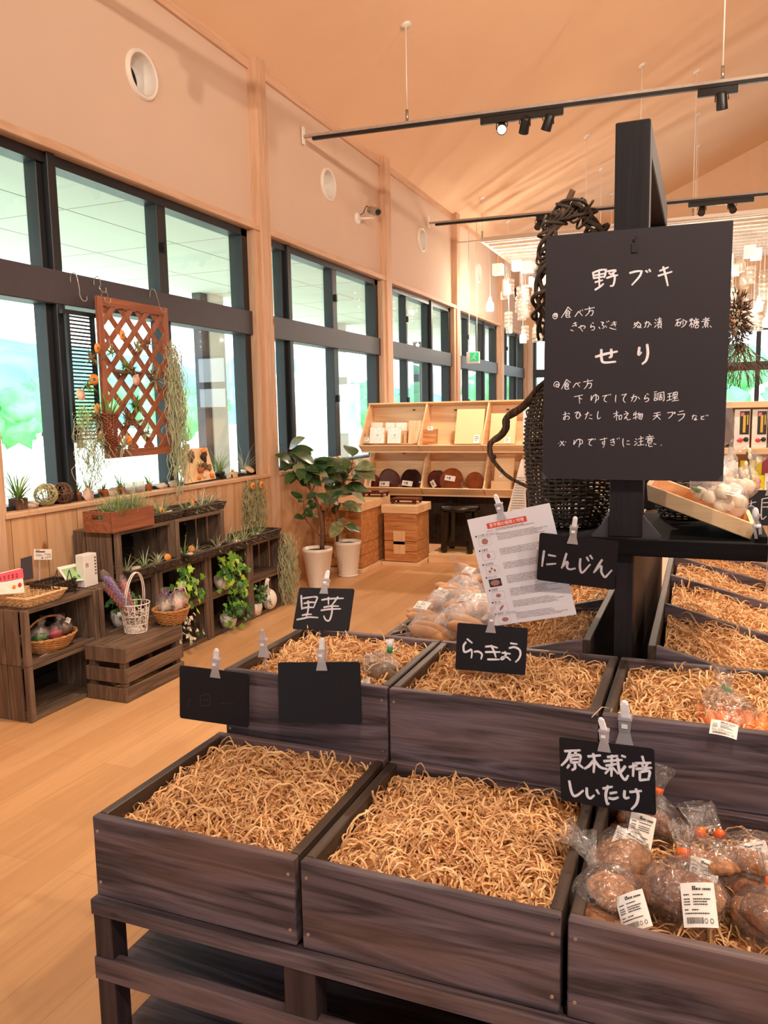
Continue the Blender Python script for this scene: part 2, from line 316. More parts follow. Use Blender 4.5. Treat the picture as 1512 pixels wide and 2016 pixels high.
def floor_material():
    m, t, b = _mat('oak_floor'); N = t.nodes.new; K = t.links.new
    c = N('ShaderNodeTexCoord'); mp = N('ShaderNodeMapping'); mp.inputs['Rotation'].default_value = (0, 0, PI/2); K(c.outputs['Object'], mp.inputs[0])
    br = N('ShaderNodeTexBrick'); K(mp.outputs[0], br.inputs['Vector']); br.offset = 0.37
    for k, v in (('Scale', 1.0), ('Mortar Size', 0.0012), ('Brick Width', 1.9), ('Row Height', 0.15), ('Bias', 0.0)): br.inputs[k].default_value = v
    br.inputs['Color1'].default_value = lin('d2a578'); br.inputs['Color2'].default_value = lin('c6976a'); br.inputs['Mortar'].default_value = lin('b28a62')
    mp2 = N('ShaderNodeMapping'); mp2.inputs['Scale'].default_value = (22, 1.6, 1); K(c.outputs['Object'], mp2.inputs[0])
    n = N('ShaderNodeTexNoise'); n.inputs['Scale'].default_value = 1; n.inputs['Detail'].default_value = 6; n.inputs['Distortion'].default_value = 1.4; K(mp2.outputs[0], n.inputs['Vector'])
    mr = N('ShaderNodeMapRange'); mr.inputs[1].default_value = 0.25; mr.inputs[2].default_value = 0.75; mr.inputs[3].default_value = 0.88; mr.inputs[4].default_value = 1.07; K(n.outputs['Fac'], mr.inputs[0])
    h = N('ShaderNodeHueSaturation'); K(mr.outputs[0], h.inputs['Value']); K(br.outputs['Color'], h.inputs['Color']); K(h.outputs[0], b.inputs['Base Color'])
    b.inputs['Roughness'].default_value = 0.42; b.inputs['Specular IOR Level'].default_value = 0.4
    return m
M['floor'] = floor_material()
SHRED = [plain('paper_shred_a', 'e5b985', 0.85, vary=0.1), plain('paper_shred_b', 'd9aa77', 0.85, vary=0.1), plain('paper_shred_c', 'ebc192', 0.85, vary=0.08)]

# ------------------------------------------------------------ the room
XP, XW, XG, YB, YF, XR = -3.40, -3.48, -3.55, 16.5, -4.6, 9.6
SL = 0.435
def zc(x): return 4.33 + SL*(x+3.45) if x < 3.2 else 4.33 + SL*(6.65-(x-3.2))
POSTS = [5.85 + 2.78*k - (.14 if k < 0 else 0) for k in range(-4, 4)]                     # left edges along the wall
struct(MB().box(-3.7, XR, YF-.1, YB+.1, -0.12, 0).build('floor', M['floor']))
cl = MB()
for x0, x1 in ((-3.75, 3.2), (3.2, XR)):
    a, b_ = zc(x0), zc(x1)
    cl.prism([(x0, YF-.2, a), (x1, YF-.2, b_), (x1, YF-.2, b_+.12), (x0, YF-.2, a+.12)], (0, YB-YF+.4, 0))
struct(cl.build('ceiling', M['ceiling']))
def bays():
    for i, y in enumerate(POSTS): yield y+.16, (POSTS[i+1] if i+1 < len(POSTS) else YB-.02)
pl = MB(); wn = MB()
VENTS = [4.52+2.78*k for k in range(-3, 5)]
def hole_panel(mb, y0, y1, z0, z1, cyv, czv, r, x, t):
    n = 32; ring = [(cyv+r*math.cos(2*PI*i/n), czv+r*math.sin(2*PI*i/n)) for i in range(n)]
    outer = []
    for i in range(n):
        dy, dz = math.cos(2*PI*i/n), math.sin(2*PI*i/n)
        k = min(((y1-cyv) if dy > 0 else (cyv-y0))/max(abs(dy), 1e-6), ((z1-czv) if dz > 0 else (czv-z0))/max(abs(dz), 1e-6))
        outer.append((cyv+dy*k, czv+dz*k))
    for xx, sgn in ((x, 1), (x-t, -1)):
        vs = [(xx, a, b) for a, b in ring] + [(xx, a, b) for a, b in outer]
        mb.add(vs, [((i, n+i, n+(i+1)%n, (i+1)%n) if sgn < 0 else (i, (i+1)%n, n+(i+1)%n, n+i)) for i in range(n)])
    for (cyy, czz) in ((y0, z0), (y1, z0), (y1, z1), (y0, z1)):           # corners the fan leaves out
        a0 = math.atan2(czz-czv, cyy-cyv) % (2*PI); i = int(a0/(2*PI)*n)
        p, q = outer[i], outer[(i+1) % n]
        for xx in (x, x-t): mb.add([(xx,)+p, (xx, cyy, czz), (xx,)+q], [(0, 1, 2)])
ZT, ZS = 2.99, 1.01
for (y0, y1), vy in zip(bays(), VENTS):
    zt = zc(XW)-0.0
    hole_panel(pl, y0, y1, ZT+.05, zt, vy, 3.72, 0.145, XW, .05)
struct(pl.build('wall_left', M['plaster']))
for y0, y1 in bays(): wn.box(XP-.12, XP, y0-.16, y1+.02, 0, ZS-.03)
struct(wn.build('wall_left_panel', M['panel']))
pb = MB()
for y in POSTS: pb.box(-3.62, XP+.001, y, y+.16, 0, zc(-3.42)+.02)
struct(pb.build('trim_1', M['post'], bevel=.004))
tr = MB(); sl = MB(); cn = MB(); jb = MB()
for y0, y1 in bays():
    tr.box(-3.62, XP-.005, y0, y1, ZT, ZT+.05)
    sl.box(-3.62, XP+.012, y0-.002, y1+.002, ZS-.03, ZS)
    cn.box(XW-.01, XW+.025, y0, y1, zc(XW)-.07, zc(XW)+.01)
    for a, b_ in ((y0, y0+.03), (y1-.09, y1)): jb.box(-3.62, XP-.02, a, b_, ZS, ZT)
struct(tr.build('trim_2', M['trimy'], bevel=.003)); struct(sl.build('trim_3', M['sill'], bevel=.004)); struct(cn.build('trim_4', M['trimy'])); struct(jb.build('trim_5', M['post']))
# windows: frame, sashes, panes
ZR0, ZR1 = 2.155, 2.345
for k, (y0, y1) in enumerate(bays()):
    a, b_ = y0+.03, y1-.09; W = b_-a
    if k % 2 == 1 or k > 4: cuts = [(a+W*.275, .055), (a+W*.64, .13)]
    else: cuts = [(a+W*.155, .15), (a+W*.55, .10)]
    if k == 3: cuts = [(3.65, .15), (4.665, .10)]
    fr_ = MB(); gl_ = []
    fr_.box(XG-.05, XG+.07, a, a+.05, ZS, ZT); fr_.box(XG-.05, XG+.07, b_-.09, b_, ZS, ZT)
    fr_.box(XG-.05, XG+.07, a, b_, ZT-.06, ZT); fr_.box(XG-.05, XG+.07, a, b_, ZS, ZS+.025)
    for cyy, wd in cuts:
        if wd > .11: 
            fr_.box(XG-.06, XG+.09, cyy-.03, cyy+.03, ZS, ZT)
            for q in (-.055, .055): fr_.box(XG-.04, XG+.05, cyy+q-.022, cyy+q+.022, ZS, ZT)
        else: fr_.box(XG-.04, XG+.06, cyy-wd/2, cyy+wd/2, ZS, ZT)
        
    wo = struct(fr_.build('window_%d' % (k+1), M['frame'], bevel=.003))
    MB().box(XG-.05, XG+.095, a, b_, ZR0, ZR1).build('transom_rail', M['rail'], wo, bevel=.004)  # tone lighter than the frame: light on the rail put into its colour
    lk = MB()
    for cyy, wd in cuts:
        if wd < .11: lk.box(XG+.06, XG+.085, cyy-.012, cyy+.012, 1.62, 1.69).box(XG+.06, XG+.085, cyy-.012, cyy+.012, 2.62, 2.69)
    lk.build('latch', M['black'], wo)
    edges = [a] + [c for c, _ in cuts] + [b_]
    for z0, z1 in ((ZS+.02, ZR0), (ZR1, ZT-.05)):
        for i in range(len(edges)-1):
            MB().box(XG-.004, XG+.001, edges[i]+.02, edges[i+1]-.02, z0, z1).build('pane', M['glass'], wo)
# far wall with its windows, right and near walls
bk = MB(); zbt = 2.95
def ztop(x): return zc(x)+.05
bk.box(-3.7, XR, YB, YB+.12, 0, ZS)
xs = [-3.7, 3.2, XR]
gb_ = MB(); gb_.prism([(-3.7, YB, zbt), (XR, YB, zbt), (XR, YB, ztop(XR)), (3.2, YB, ztop(3.2)), (-3.7, YB, ztop(-3.7))], (0, .12, 0))
BW = [(-3.3, -.9), (-.6, 1.8), (2.1, 4.5), (4.8, 7.2)]
prev = -3.7
for a, b_ in BW: bk.box(prev, a, YB, YB+.12, ZS, zbt); prev = b_
bk.box(prev, XR, YB, YB+.12, ZS, zbt)
struct(bk.build('wall_back', M['plaster'])); struct(gb_.build('wall_back_gable', M['ceiling']))
for k, (a, b_) in enumerate(BW):
    f = MB(); f.box(a, a+.06, YB-.02, YB+.1, ZS, zbt).box(b_-.06, b_, YB-.02, YB+.1, ZS, zbt).box(a, b_, YB-.02, YB+.1, ZS, ZS+.04).box(a, b_, YB-.02, YB+.1, zbt-.06, zbt)
    f.box(a, b_, YB-.03, YB+.1, 2.16, 2.32)
    for q in (.27, .62): f.box(a+(b_-a)*q-.04, a+(b_-a)*q+.04, YB-.02, YB+.08, ZS, zbt)
    wo = struct(f.build('window_%d' % (11+k), M['frame']))
    MB().box(a, b_, YB+.04, YB+.045, ZS, zbt).build('pane', M['glass'], wo)
struct(MB().prism([(XR, YF, 0), (XR, YB+.1, 0), (XR, YB+.1, zc(XR)+.1), (XR, YF, zc(XR)+.1)], (.12, 0, 0)).build('wall_right', M['plaster']))
nr = MB()
nr.box(-3.7, XR, YF-.12, YF, 0, .25); nr.box(-3.7, 2.2, YF-.12, YF, .25, 2.9); nr.box(6.2, XR, YF-.12, YF, .25, 2.9)
nr.prism([(-3.7, YF, 2.9), (XR, YF, 2.9), (XR, YF, zc(XR)+.1), (3.2, YF, zc(3.2)+.1), (-3.7, YF, zc(-3.7)+.1)], (0, -.12, 0))
struct(nr.build('wall_near', M['plaster']))
f = MB(); f.box(2.2, 6.2, YF-.1, YF-.02, .25, .33).box(2.2, 6.2, YF-.1, YF-.02, 2.84, 2.9)
for x in np.linspace(2.2, 6.14, 4): f.box(x, x+.06, YF-.1, YF-.02, .3, 2.88)
wo = struct(f.build('window_20', M['frame'])); MB().box(2.2, 6.2, YF-.06, YF-.055, .3, 2.88).build('pane', M['glass'], wo)

# round vents through the plaster
for k, vy in enumerate(VENTS):
    if k < 3 or k > 6: continue
    lb = ['round white vent pipe with a dark bore, largest and nearest on the left wall', 'round white vent pipe beside the security camera',
          'round white vent pipe above the wall end of the second light rail', 'round white vent pipe smallest, next to the hanging slat grid'][k-3]
    t = thing('wall_vent', lb, 'vent', (XW, vy, 3.72), 'round wall vents')
    Rv = rot(PI/2, 'Y')
    MB().lathe([(.125, .002), (.128, .02), (.14, .028), (.152, .02), (.155, 0)], (XW, vy, 3.72), 40, Rv).build('rim', M['pvc'], t)
    MB().lathe([(.126, .02), (.126, -.12), (.112, -.12), (.112, -.135), (.126, -.135), (.126, -.24)], (XW, vy, 3.72), 40, Rv).build('pipe', M['pvc'], t)
    MB().lathe([(.135, -.24), (.002, -.24)], (XW, vy, 3.72), 32, Rv).build('damper', M['bore_shade'] if k == 3 else M['pvc'], t)
    if k == 3: MB().lathe([(.124, -.125), (.001, -.125)], (XW, vy, 3.72), 32, Rv).build('bore', M['bore_shade'], t)  # black discs stand in for the shade deep in the near pipe

# ------------------------------------------------------------ outside
struct(MB().box(-400, -3.75, -300, 400, -.5, -.4).build('field', M['field']))
struct(MB().box(-6.3, -3.75, -12, 26, -.4, -.06).build('terrace', M['deck']))
sf = MB(); sf.box(-6.3, -3.64, -12, 26, 3.06, 3.20)
for y in np.arange(-10, 26, 1.35): sf.box(-6.28, -3.66, y, y+.008, 3.058, 3.06, 1)
for x in (-4.5, -5.4): sf.box(x, x+.008, -12, 26, 3.058, 3.06, 1)
struct(sf.build('eave_soffit', [M['soffit'], M['deck']]))
vp = MB()
struct(MB().box(-3.84, -3.78, -12, 26, 3.201, 4.6).build('wall_outside', M['soffit']))
for k, y in enumerate((-1.0, 3.0-1.2, 8.7, 12.6, 17.0)):
    t = tag(MB().box(-6.1, -5.98, y, y+.16, -.06, 3.06).box(-6.0, -5.96, y+.16, y+.5, -.06, 3.06, 1).build('veranda_post', [M['rail'], M['white']]),
        'dark and white veranda post outside, ' + ['far left', 'beyond the lattice', 'seen through the right panes of the near window', 'seen through the second window', 'seen through the third window'][k], 'post', 'veranda posts')
    recenter(t)
def ridge(name, x, y0, y1, h, mat, seed, depth, hmin=0):
    n = 90; vs = []; fs = []
    for i in range(n+1):
        y = y0+(y1-y0)*i/n; hh = hmin + h*(0.55+0.45*noise.noise(Vector((y*0.012, seed, 0)))+.12*noise.noise(Vector((y*.06, seed, 3))))
        vs += [(x, y, -.5), (x-depth*.45, y, hh*.72), (x-depth, y, hh), (x-depth*2, y, -.5)]
    for i in range(n):
        for j in range(3): fs.append((4*i+j, 4*i+j+1, 4*i+j+5, 4*i+j+4))
    return struct(MB().add(vs, fs, 0, True).build(name, mat))
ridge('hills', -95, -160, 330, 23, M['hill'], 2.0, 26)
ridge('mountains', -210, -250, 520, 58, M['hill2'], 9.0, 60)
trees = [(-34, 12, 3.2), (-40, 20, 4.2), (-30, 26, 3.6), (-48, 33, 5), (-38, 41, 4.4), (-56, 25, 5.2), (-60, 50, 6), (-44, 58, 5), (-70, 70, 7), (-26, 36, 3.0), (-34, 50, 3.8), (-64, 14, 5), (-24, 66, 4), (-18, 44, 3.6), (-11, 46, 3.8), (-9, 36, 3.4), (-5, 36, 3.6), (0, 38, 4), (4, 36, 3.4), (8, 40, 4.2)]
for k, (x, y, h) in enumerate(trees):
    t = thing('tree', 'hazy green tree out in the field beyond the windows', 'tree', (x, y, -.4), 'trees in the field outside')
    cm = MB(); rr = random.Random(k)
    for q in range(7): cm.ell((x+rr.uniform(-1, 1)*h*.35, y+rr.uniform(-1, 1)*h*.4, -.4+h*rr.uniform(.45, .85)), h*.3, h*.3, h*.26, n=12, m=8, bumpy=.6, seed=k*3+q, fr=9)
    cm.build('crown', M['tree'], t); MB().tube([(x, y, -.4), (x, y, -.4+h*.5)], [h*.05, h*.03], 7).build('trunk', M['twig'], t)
t = thing('house', 'white gabled shed far out in the field beyond the third window', 'house', (-27, 53, -.4))
MB().box(-30, -24, 50, 56, -.4, 2.2).build('wall', M['white'], t)
MB().prism([(-30.5, 49.5, 2.2), (-30.5, 56.5, 2.2), (-30.5, 53, 4.6)], (7, 0, 0)).build('roof', M['white'], t)
t = thing('ranch_fence', 'white post and rail fence along the edge of the field', 'fence', (-14, 10, -.4))
for z in (.25, .75): MB().bar((-14, -6, z), (-14, 40, z), .05, .08).build('rail', M['white'], t)
for y in np.arange(-6, 41, 2.0): MB().box(-14.05, -13.95, y-.05, y+.05, -.4, .95).build('post', M['white'], t)
# ------------------------------------------------------------ produce table
TX0, TX1, TY = -1.135, .345, 1.165
t = thing('produce_table', 'dark stained stepped wooden table carrying the straw filled produce boxes', 'table', (0, 1.6, 0))
LEGX = [(-1.132, -1.088), (-.690, -.625), (-.195, -.13), (.285, .345)]
for a, b_ in LEGX:
    MB().box(a, b_, TY+.004, TY+.05, 0, .498).build('leg', M['stainz'], t, bevel=.002)
    MB().box(a, b_, TY+.42, TY+.465, 0, .498).build('leg', M['stainz'], t, bevel=.002)
for z0, z1, nm in ((.495, .529, 0), (.352, .402, 1), (.196, .246, 2), (.03, .08, 3)):
    MB().box(TX0, TX1, TY, TY+.028, z0, z1).build('front_rail', M['stain'], t, bevel=.003)
for z in (.512, .350, .194): MB().box(TX0+.002, TX1, TY+.028, TY+.47, z-.014, z).build('shelf_board', M['stain'], t)
MB().box(TX0+.01, TX1, 1.66, 2.06, .0, .675).build('riser', M['stain'], t, bevel=.003)
MB().box(TX0+.05, .66, 2.08, 3.95, .0, .55).build('rear_base', M['stain'], t, bevel=.003)

def produce_box(label, x0, x1, y0, y1, z0, z1, group, th=.02):
    t = thing('produce_box', label, 'box', ((x0+x1)/2, (y0+y1)/2, z0), group)
    MB().box(x0, x1, y0, y0+th, z0, z1).build('front_board', M['stain'], t, bevel=.0025)
    MB().box(x0, x1, y1-th, y1, z0, z1).build('back_board', M['stain'], t, bevel=.0025)
    for a in (x0, x1-th): MB().box(a, a+th, y0+th+.0004, y1-th-.0004, z0, z1-.0006).build('side_board', M['stainy'], t, bevel=.0025)
    MB().box(x0+th, x1-th, y0+th, y1-th, z0+.002, z0+.014).build('bottom', M['stainy'], t)
    for sx in (x0+.012, x1-.012):
        for sz in (z0+.03, z1-.03): MB().tube([(sx, y0-.0012, sz), (sx, y0+.002, sz)], .0032, 8).build('screw', M['steel'], t)
    return t
def shred(label, x0, x1, y0, y1, hf, n, zmin=None, loft=.03, seed=0, ln=(.035, .10), wd=.0017, margin=.004):
    rg = np.random.default_rng(seed); k = 8
    x = rg.uniform(x0, x1, n); y = rg.uniform(y0, y1, n)
    L = rg.uniform(*ln, n); th = rg.uniform(0, 2*PI, n); cu = rg.normal(0, 7, n); cu2 = rg.normal(0, 40, n)
    s = np.linspace(-.5, .5, k)
    ds = L/(k-1)
    ang = th[:,None] + rg.normal(0, .22, (n, k)) + cu[:,None]*(s[None]*L[:,None]) + cu2[:,None]*(s[None]*L[:,None])**2*2
    px = x[:,None] + np.cumsum(np.cos(ang)*ds[:,None], 1) - .5*L[:,None]*np.cos(th)[:,None]
    py = y[:,None] + np.cumsum(np.sin(ang)*ds[:,None], 1) - .5*L[:,None]*np.sin(th)[:,None]
    px = np.clip(px, x0+margin, x1-margin); py = np.clip(py, y0+margin, y1-margin)
    lay = rg.uniform(0, 1, n)
    arch = np.maximum(0, rg.normal(0.05, .42, n))*loft
    tilt = rg.normal(0, .2, n)
    pz = hf(px, py) + (lay*loft*.8)[:,None] + arch[:,None]*np.cos(s*PI)[None] + tilt[:,None]*s[None]*L[:,None] + rg.normal(0, .0020, (n, k))
    pz = np.maximum(pz, hf(px, py)-.004)
    P = np.stack([px, py, pz], -1)
    T = np.gradient(P, axis=1); T /= np.linalg.norm(T, axis=2, keepdims=True)+1e-9
    S = np.cross(T, [0, 0, 1.0]); S /= np.linalg.norm(S, axis=2, keepdims=True)+1e-9
    Nn = np.cross(S, T); tw = rg.normal(0, .7, n)[:,None] + rg.normal(0, 1.1, n)[:,None]*s[None]*2
    Wd = (np.cos(tw)[...,None]*S + np.sin(tw)[...,None]*Nn)*(wd*rg.uniform(.75, 1.25, n))[:,None,None]
    V = np.stack([P-Wd, P+Wd], 2).reshape(-1, 3)
    i = np.arange(n)[:,None]*2*k + np.arange(k-1)[None,:]*2
    F = np.stack([i, i+1, i+3, i+2], -1).reshape(-1, 4)
    mi = np.repeat(rg.integers(0, 3, n), k-1)
    g = 14; gx, gy = np.meshgrid(np.linspace(x0+.001, x1-.001, g), np.linspace(y0+.001, y1-.001, g), indexing='ij')
    gz = hf(gx, gy)+rg.normal(0, .003, gx.shape)
    GV = np.stack([gx, gy, gz], -1).reshape(-1, 3); o = len(V)
    q = (np.arange(g-1)[:,None]*g+np.arange(g-1)[None]).reshape(-1)
    GF = np.stack([q, q+g, q+g+1, q+1], -1)+o
    # skirt down to the box bottom so that the heap has a body
    zb = zmin if zmin is not None else float(gz.min())-.02
    ring = list(range(0, g)) + [r*g+g-1 for r in range(1, g)] + [(g-1)*g+c for c in range(g-2, -1, -1)] + [r*g for r in range(g-2, 0, -1)]
    SV = GV[ring].copy(); SV[:,2] = np.minimum(SV[:,2]-.002, zb) if zmin is not None else SV[:,2]-.03; o2 = o+len(GV)
    m = len(ring); SF = np.array([[o+ring[a], o2+a, o2+(a+1)%m, o+ring[(a+1)%m]] for a in range(m)])
    ob = grid_mesh('shredded_paper', np.concatenate([V, GV, SV]), np.concatenate([F, GF, SF]), SHRED, None, np.concatenate([mi, np.full(len(GF)+len(SF), 1)]))
    tag(ob, label, 'shredded paper', 'paper shred packing', 'stuff'); return recenter(ob)
def mound(x0, x1, y0, y1, z, h, lift=0.0):
    def f(x, y):
        u = (np.clip(x, x0, x1)-x0)/(x1-x0); v = (np.clip(y, y0, y1)-y0)/(y1-y0)
        return z + h*np.sin(PI*np.clip(u, 0, 1))**.6*np.sin(PI*np.clip(v*.9+.05, 0, 1))**.5 + lift*v
    return f
R1 = [(-1.130, -.668, 'front left produce box with bare straw, its side towards the oak floor'), (-.655, -.190, 'front middle produce box of bare straw, below the onion sign'), (-.178, .29, 'front right produce box holding bagged brown mushrooms')]
for i, (a, b_, lb) in enumerate(R1):
    produce_box('dark stained ' + lb, a, b_, 1.182, 1.640, .530, .70, 'produce boxes on the stepped table')
    shred(['tan paper shred heaped in the front left box', 'tan paper shred heaped in the front middle box', 'tan paper shred showing behind the bagged mushrooms'][i], a+.021, b_-.021, 1.203, 1.619, mound(a, b_, 1.2, 1.62, .622 if i < 2 else .60, .035, .012), 5200 if i < 2 else 2800, .545, .036, seed=i+1)
R2 = [(-1.112, -.668, 'upper left produce box behind the two blank signs'), (-.662, -.190, 'upper middle produce box behind the front middle one, its wood grain swirled'), (-.182, .29, 'upper right produce box with bagged carrots at its front board')]
for i, (a, b_, lb) in enumerate(R2):
    produce_box('dark stained ' + lb, a, b_, 1.645, 2.062, .680, .865, 'produce boxes on the stepped table')
    shred(['tan paper shred in the upper left box below the taro sign', 'tan paper shred in the upper middle box below the onion sign', 'tan paper shred in the upper right box around the carrots'][i], a+.021, b_-.021, 1.666, 2.041, mound(a, b_, 1.66, 2.05, .79, .03, .012), 4600, .70, .034, seed=i+11)

# sloped rack behind: two wings falling away from the spine
rk_ = thing('sloped_bin_rack', 'dark wooden two sided sloping bin rack behind the stepped boxes', 'rack', (-.19, 2.1, .55))
DY = [2.10, 2.58, 3.045, 3.445, 3.86]
for sgn, xr, xl, nm in ((-1, -.285, -1.03, 'left'), (1, -.10, .66, 'right')):
    zr, zl = .89, .89-.255*abs(xl-xr)
    for y in DY: MB().prism([(xr, y, zr), (xl, y, zl), (xl, y, zl-.13), (xr, y, zr-.15)], (0, .018, 0)).build('divider', M['stain'], rk_, bevel=.002)
    e = .02*sgn
    MB().prism([(xr, DY[0], zr), (xr-e, DY[0], zr), (xr-e, DY[0], .56), (xr, DY[0], .56)], (0, DY[-1]-DY[0]+.018, 0)).build('ridge_board', M['stainy'], rk_, bevel=.002)
    MB().prism([(xl, DY[0], zl+.004), (xl+e, DY[0], zl+.004), (xl+e, DY[0], zl-.15), (xl, DY[0], zl-.15)], (0, DY[-1]-DY[0]+.018, 0)).build('lip_board', M['stainy'], rk_, bevel=.002)
    MB().prism([(xr, DY[0], zr-.135), (xl, DY[0], zl-.125), (xl, DY[0], zl-.14), (xr, DY[0], zr-.15)], (0, DY[-1]-DY[0], 0)).build('bin_floor', M['stainy'], rk_)
    for i in range(4):
        y0, y1 = DY[i]+.02, DY[i+1]-.002; a, b_ = min(xr, xl)+.012, max(xr, xl)-.012
        def hf(x, y, xr=xr): return .89 - .255*np.abs(x-xr) - .055 + .012*np.sin(x*23+y*17)
        place = ['nearest', 'second', 'third', 'farthest'][i]
        shred('tan paper shred in the %s bin of the rack on its %s' % (place, 'window slope' if sgn < 0 else 'shelf slope'), a, b_, y0, y1, hf, 3200 if i < 2 else 2000, None, .035, seed=30+i+10*(sgn > 0))
# stand: posts, spine, tray
st = thing('display_stand', 'tall black stained post stand rising from the produce table, tray at mid height', 'stand', (-.19, 2.1, .55))
MB().box(-.222, -.140, 2.10, 2.165, 1.17, 2.19).build('front_post', M['stand'], st, bevel=.003)
MB().box(-.205, -.160, 2.10, 2.16, .56, 1.14).build('lower_post', M['stand'], st, bevel=.003)
MB().box(-.222, -.140, 2.95, 3.015, 1.141, 2.19).build('rear_post', M['stand'], st, bevel=.003)
MB().box(-.222, -.140, 2.166, 2.949, 2.115, 2.19).build('top_beam', M['stand'], st, bevel=.003)
MB().box(-.228, -.205, 2.10, 2.15, 1.03, 1.139).build('bracket', M['stand'], st, bevel=.003)
MB().box(-.185, -.165, 2.161, 3.87, .56, 1.139).build('spine_panel', M['spine'], st)
MB().box(-.485, .150, 2.095, 2.72, 1.14, 1.158).build('tray_board', M['standx'], st, bevel=.002)
MB().box(-.485, .150, 2.075, 2.094, 1.127, 1.170).build('tray_edge', M['standx'], st, bevel=.002)
MB().box(.132, .150, 2.0945, 2.72, 1.159, 1.186).build('tray_end', M['standx'], st, bevel=.002)
for sx, q in ((-.222, -1), (-.140, 1)):
    MB().prism([(sx, 2.115, 1.159), (sx+q*.045, 2.115, 1.159), (sx+q*.045, 2.115, 1.172), (sx, 2.115, 1.226)], (0, .02, 0)).build('corner_brace', M['rail'], st)

# ------------------------------------------------------------ signs
def catmull(P, m=5):
    if len(P) < 3: return P
    Q = [2*P[0]-P[1]] + P + [2*P[-1]-P[-2]]; out = []
    for i in range(1, len(Q)-2):
        a, b_, c, d = Q[i-1:i+3]
        for j in range(m):
            u = j/m; out.append(.5*((2*b_)+(c-a)*u+(2*a-5*b_+4*c-d)*u*u+(3*b_-a-3*c+d)*u**3))
    return out+[P[-1]]
def homography(src):
    """photo corners tl, tr, br, bl -> unit card coordinates"""
    dst = [(0, 0), (1, 0), (1, 1), (0, 1)]; A = []
    for (x, y), (u, v) in zip(src, dst):
        A.append([x, y, 1, 0, 0, 0, -u*x, -u*y, -u]); A.append([0, 0, 0, x, y, 1, -v*x, -v*y, -v])
    h = np.linalg.svd(np.array(A, float))[2][-1].reshape(3, 3)
    return lambda x, y: (lambda q: (q[0]/q[2], q[1]/q[2]))(h @ np.array([x, y, 1.0]))
class Card:
    def __init__(s, c, angles, w, h): s.c = Vector(c); s.R = eul(*angles); s.w = w; s.h = h
    def p(s, u, v, n=0.0):
        """u right, v down in 0..1 of the card; n metres out of its face"""
        return s.c + s.R @ Vector(((u-.5)*s.w, -n, (.5-v)*s.h))
def card_body(cd_, name, mat, parent, t=.0025, rad=.05):
    pts = []; rx = rad; ry = rad*cd_.w/cd_.h
    for cx_, cy_, a0 in ((1-rx, 1-ry, 0), (rx, 1-ry, 90), (rx, ry, 180), (1-rx, ry, 270)):
        for a in (0, 30, 60, 90): pts.append(cd_.p(cx_+rx*math.cos(math.radians(a0+a)), cy_+ry*math.sin(math.radians(a0+a)), 0))
    return MB().prism(pts, cd_.R @ Vector((0, t, 0)), 0).build(name, mat, parent)
def write(mb, cd_, H, strokes, ox, oy, sc, wd, mi=0, taper=.75):
    for k, s_ in enumerate(strokes.split('/')):
        if not s_.strip(): continue
        P = []
        for q in s_.split():
            x, y = q.split(','); u, v = H(ox+float(x)/sc, oy+float(y)/sc); P.append(Vector((u*cd_.w, v*cd_.h)))
        P = catmull(P, 5); n = len(P); hgt = .0004+.00002*(len(mb.f) % 9)
        L_, R_ = [], []
        for i in range(n):
            d = P[min(i+1, n-1)]-P[max(i-1, 0)]; d = d.normalized() if d.length > 1e-9 else Vector((1, 0))
            q = i/(n-1) if n > 1 else 0; r = wd/2*(taper+(1-taper)*math.sin(PI*min(1, .25+q*.8)))
            nn = Vector((-d.y, d.x))*r
            e = -d*wd*.18 if i == 0 else (d*wd*.18 if i == n-1 else Vector((0, 0)))
            L_.append(P[i]+nn+e); R_.append(P[i]-nn+e)
        f3 = lambda p: cd_.p(p.x/cd_.w, p.y/cd_.h, hgt)
        mb.add([f3(p) for p in L_]+[f3(p) for p in R_], [(i, i+1, n+i+1, n+i) for i in range(n-1)], mi)
        for c in (P[0], P[-1]): mb.add([f3(c+Vector((math.cos(a), math.sin(a)))*wd*.44*taper) for a in np.arange(0, 2*PI, PI/4)], [tuple(range(8))], mi)
def clip(label, cd_, u, size=1.0, lean=0.0, drop=None, tabm='tabw'):
    P0 = cd_.p(u, 0, 0); R_ = cd_.R
    t = thing('card_clip', label, 'clip', tuple(P0), 'clear card clips')
    g = lambda a, n_, b_: P0 + R_ @ Vector((a*size, -n_*size, b_*size))
    def slab(w0, w1, v0, v1, n0, n1): return [g(-w0, n0, v0), g(w0, n0, v0), g(w0, n1, v0), g(-w0, n1, v0), g(-w1, n0, v1), g(w1, n0, v1), g(w1, n1, v1), g(-w1, n1, v1)]
    bx = [(0,3,2,1),(4,5,6,7),(0,1,5,4),(1,2,6,5),(2,3,7,6),(3,0,4,7)]
    j = MB(); j.add(slab(.0125, .0065, -.017, .006, .004, .0015), bx); j.add(slab(.0125, .0065, -.017, .006, -.006, -.0035), bx)
    j.add(slab(.0075, .0085, .006, .024, .006, -.008), bx); j.add(slab(.0095, .0085, .022, .026, .008, -.010), bx)
    j.build('jaw', M['acrylic'], t)
    MB().add(slab(.004, .004, .011, .016, .0085, .006), bx).build('spring', M['tabw'], t)
    tb = MB(); a = g(.001, .001, .024); b_ = g(.001+.02*math.sin(lean), .004, .024+.021*math.cos(lean))
    tb.bar(a, b_, .0105*size, .006*size, R_ @ Vector((0, -1, 0))); tb.ell(b_, .0052*size, .0032*size, .0052*size, R_, 10, 6); tb.build('tab', M[tabm], t)
    if drop: MB().tube([g(0, -.008, .015), g(0, -.010, -.02), g(0, -.010, -drop/size)], .0022, 8).build('rod', M['acrylic'], t)
    return t
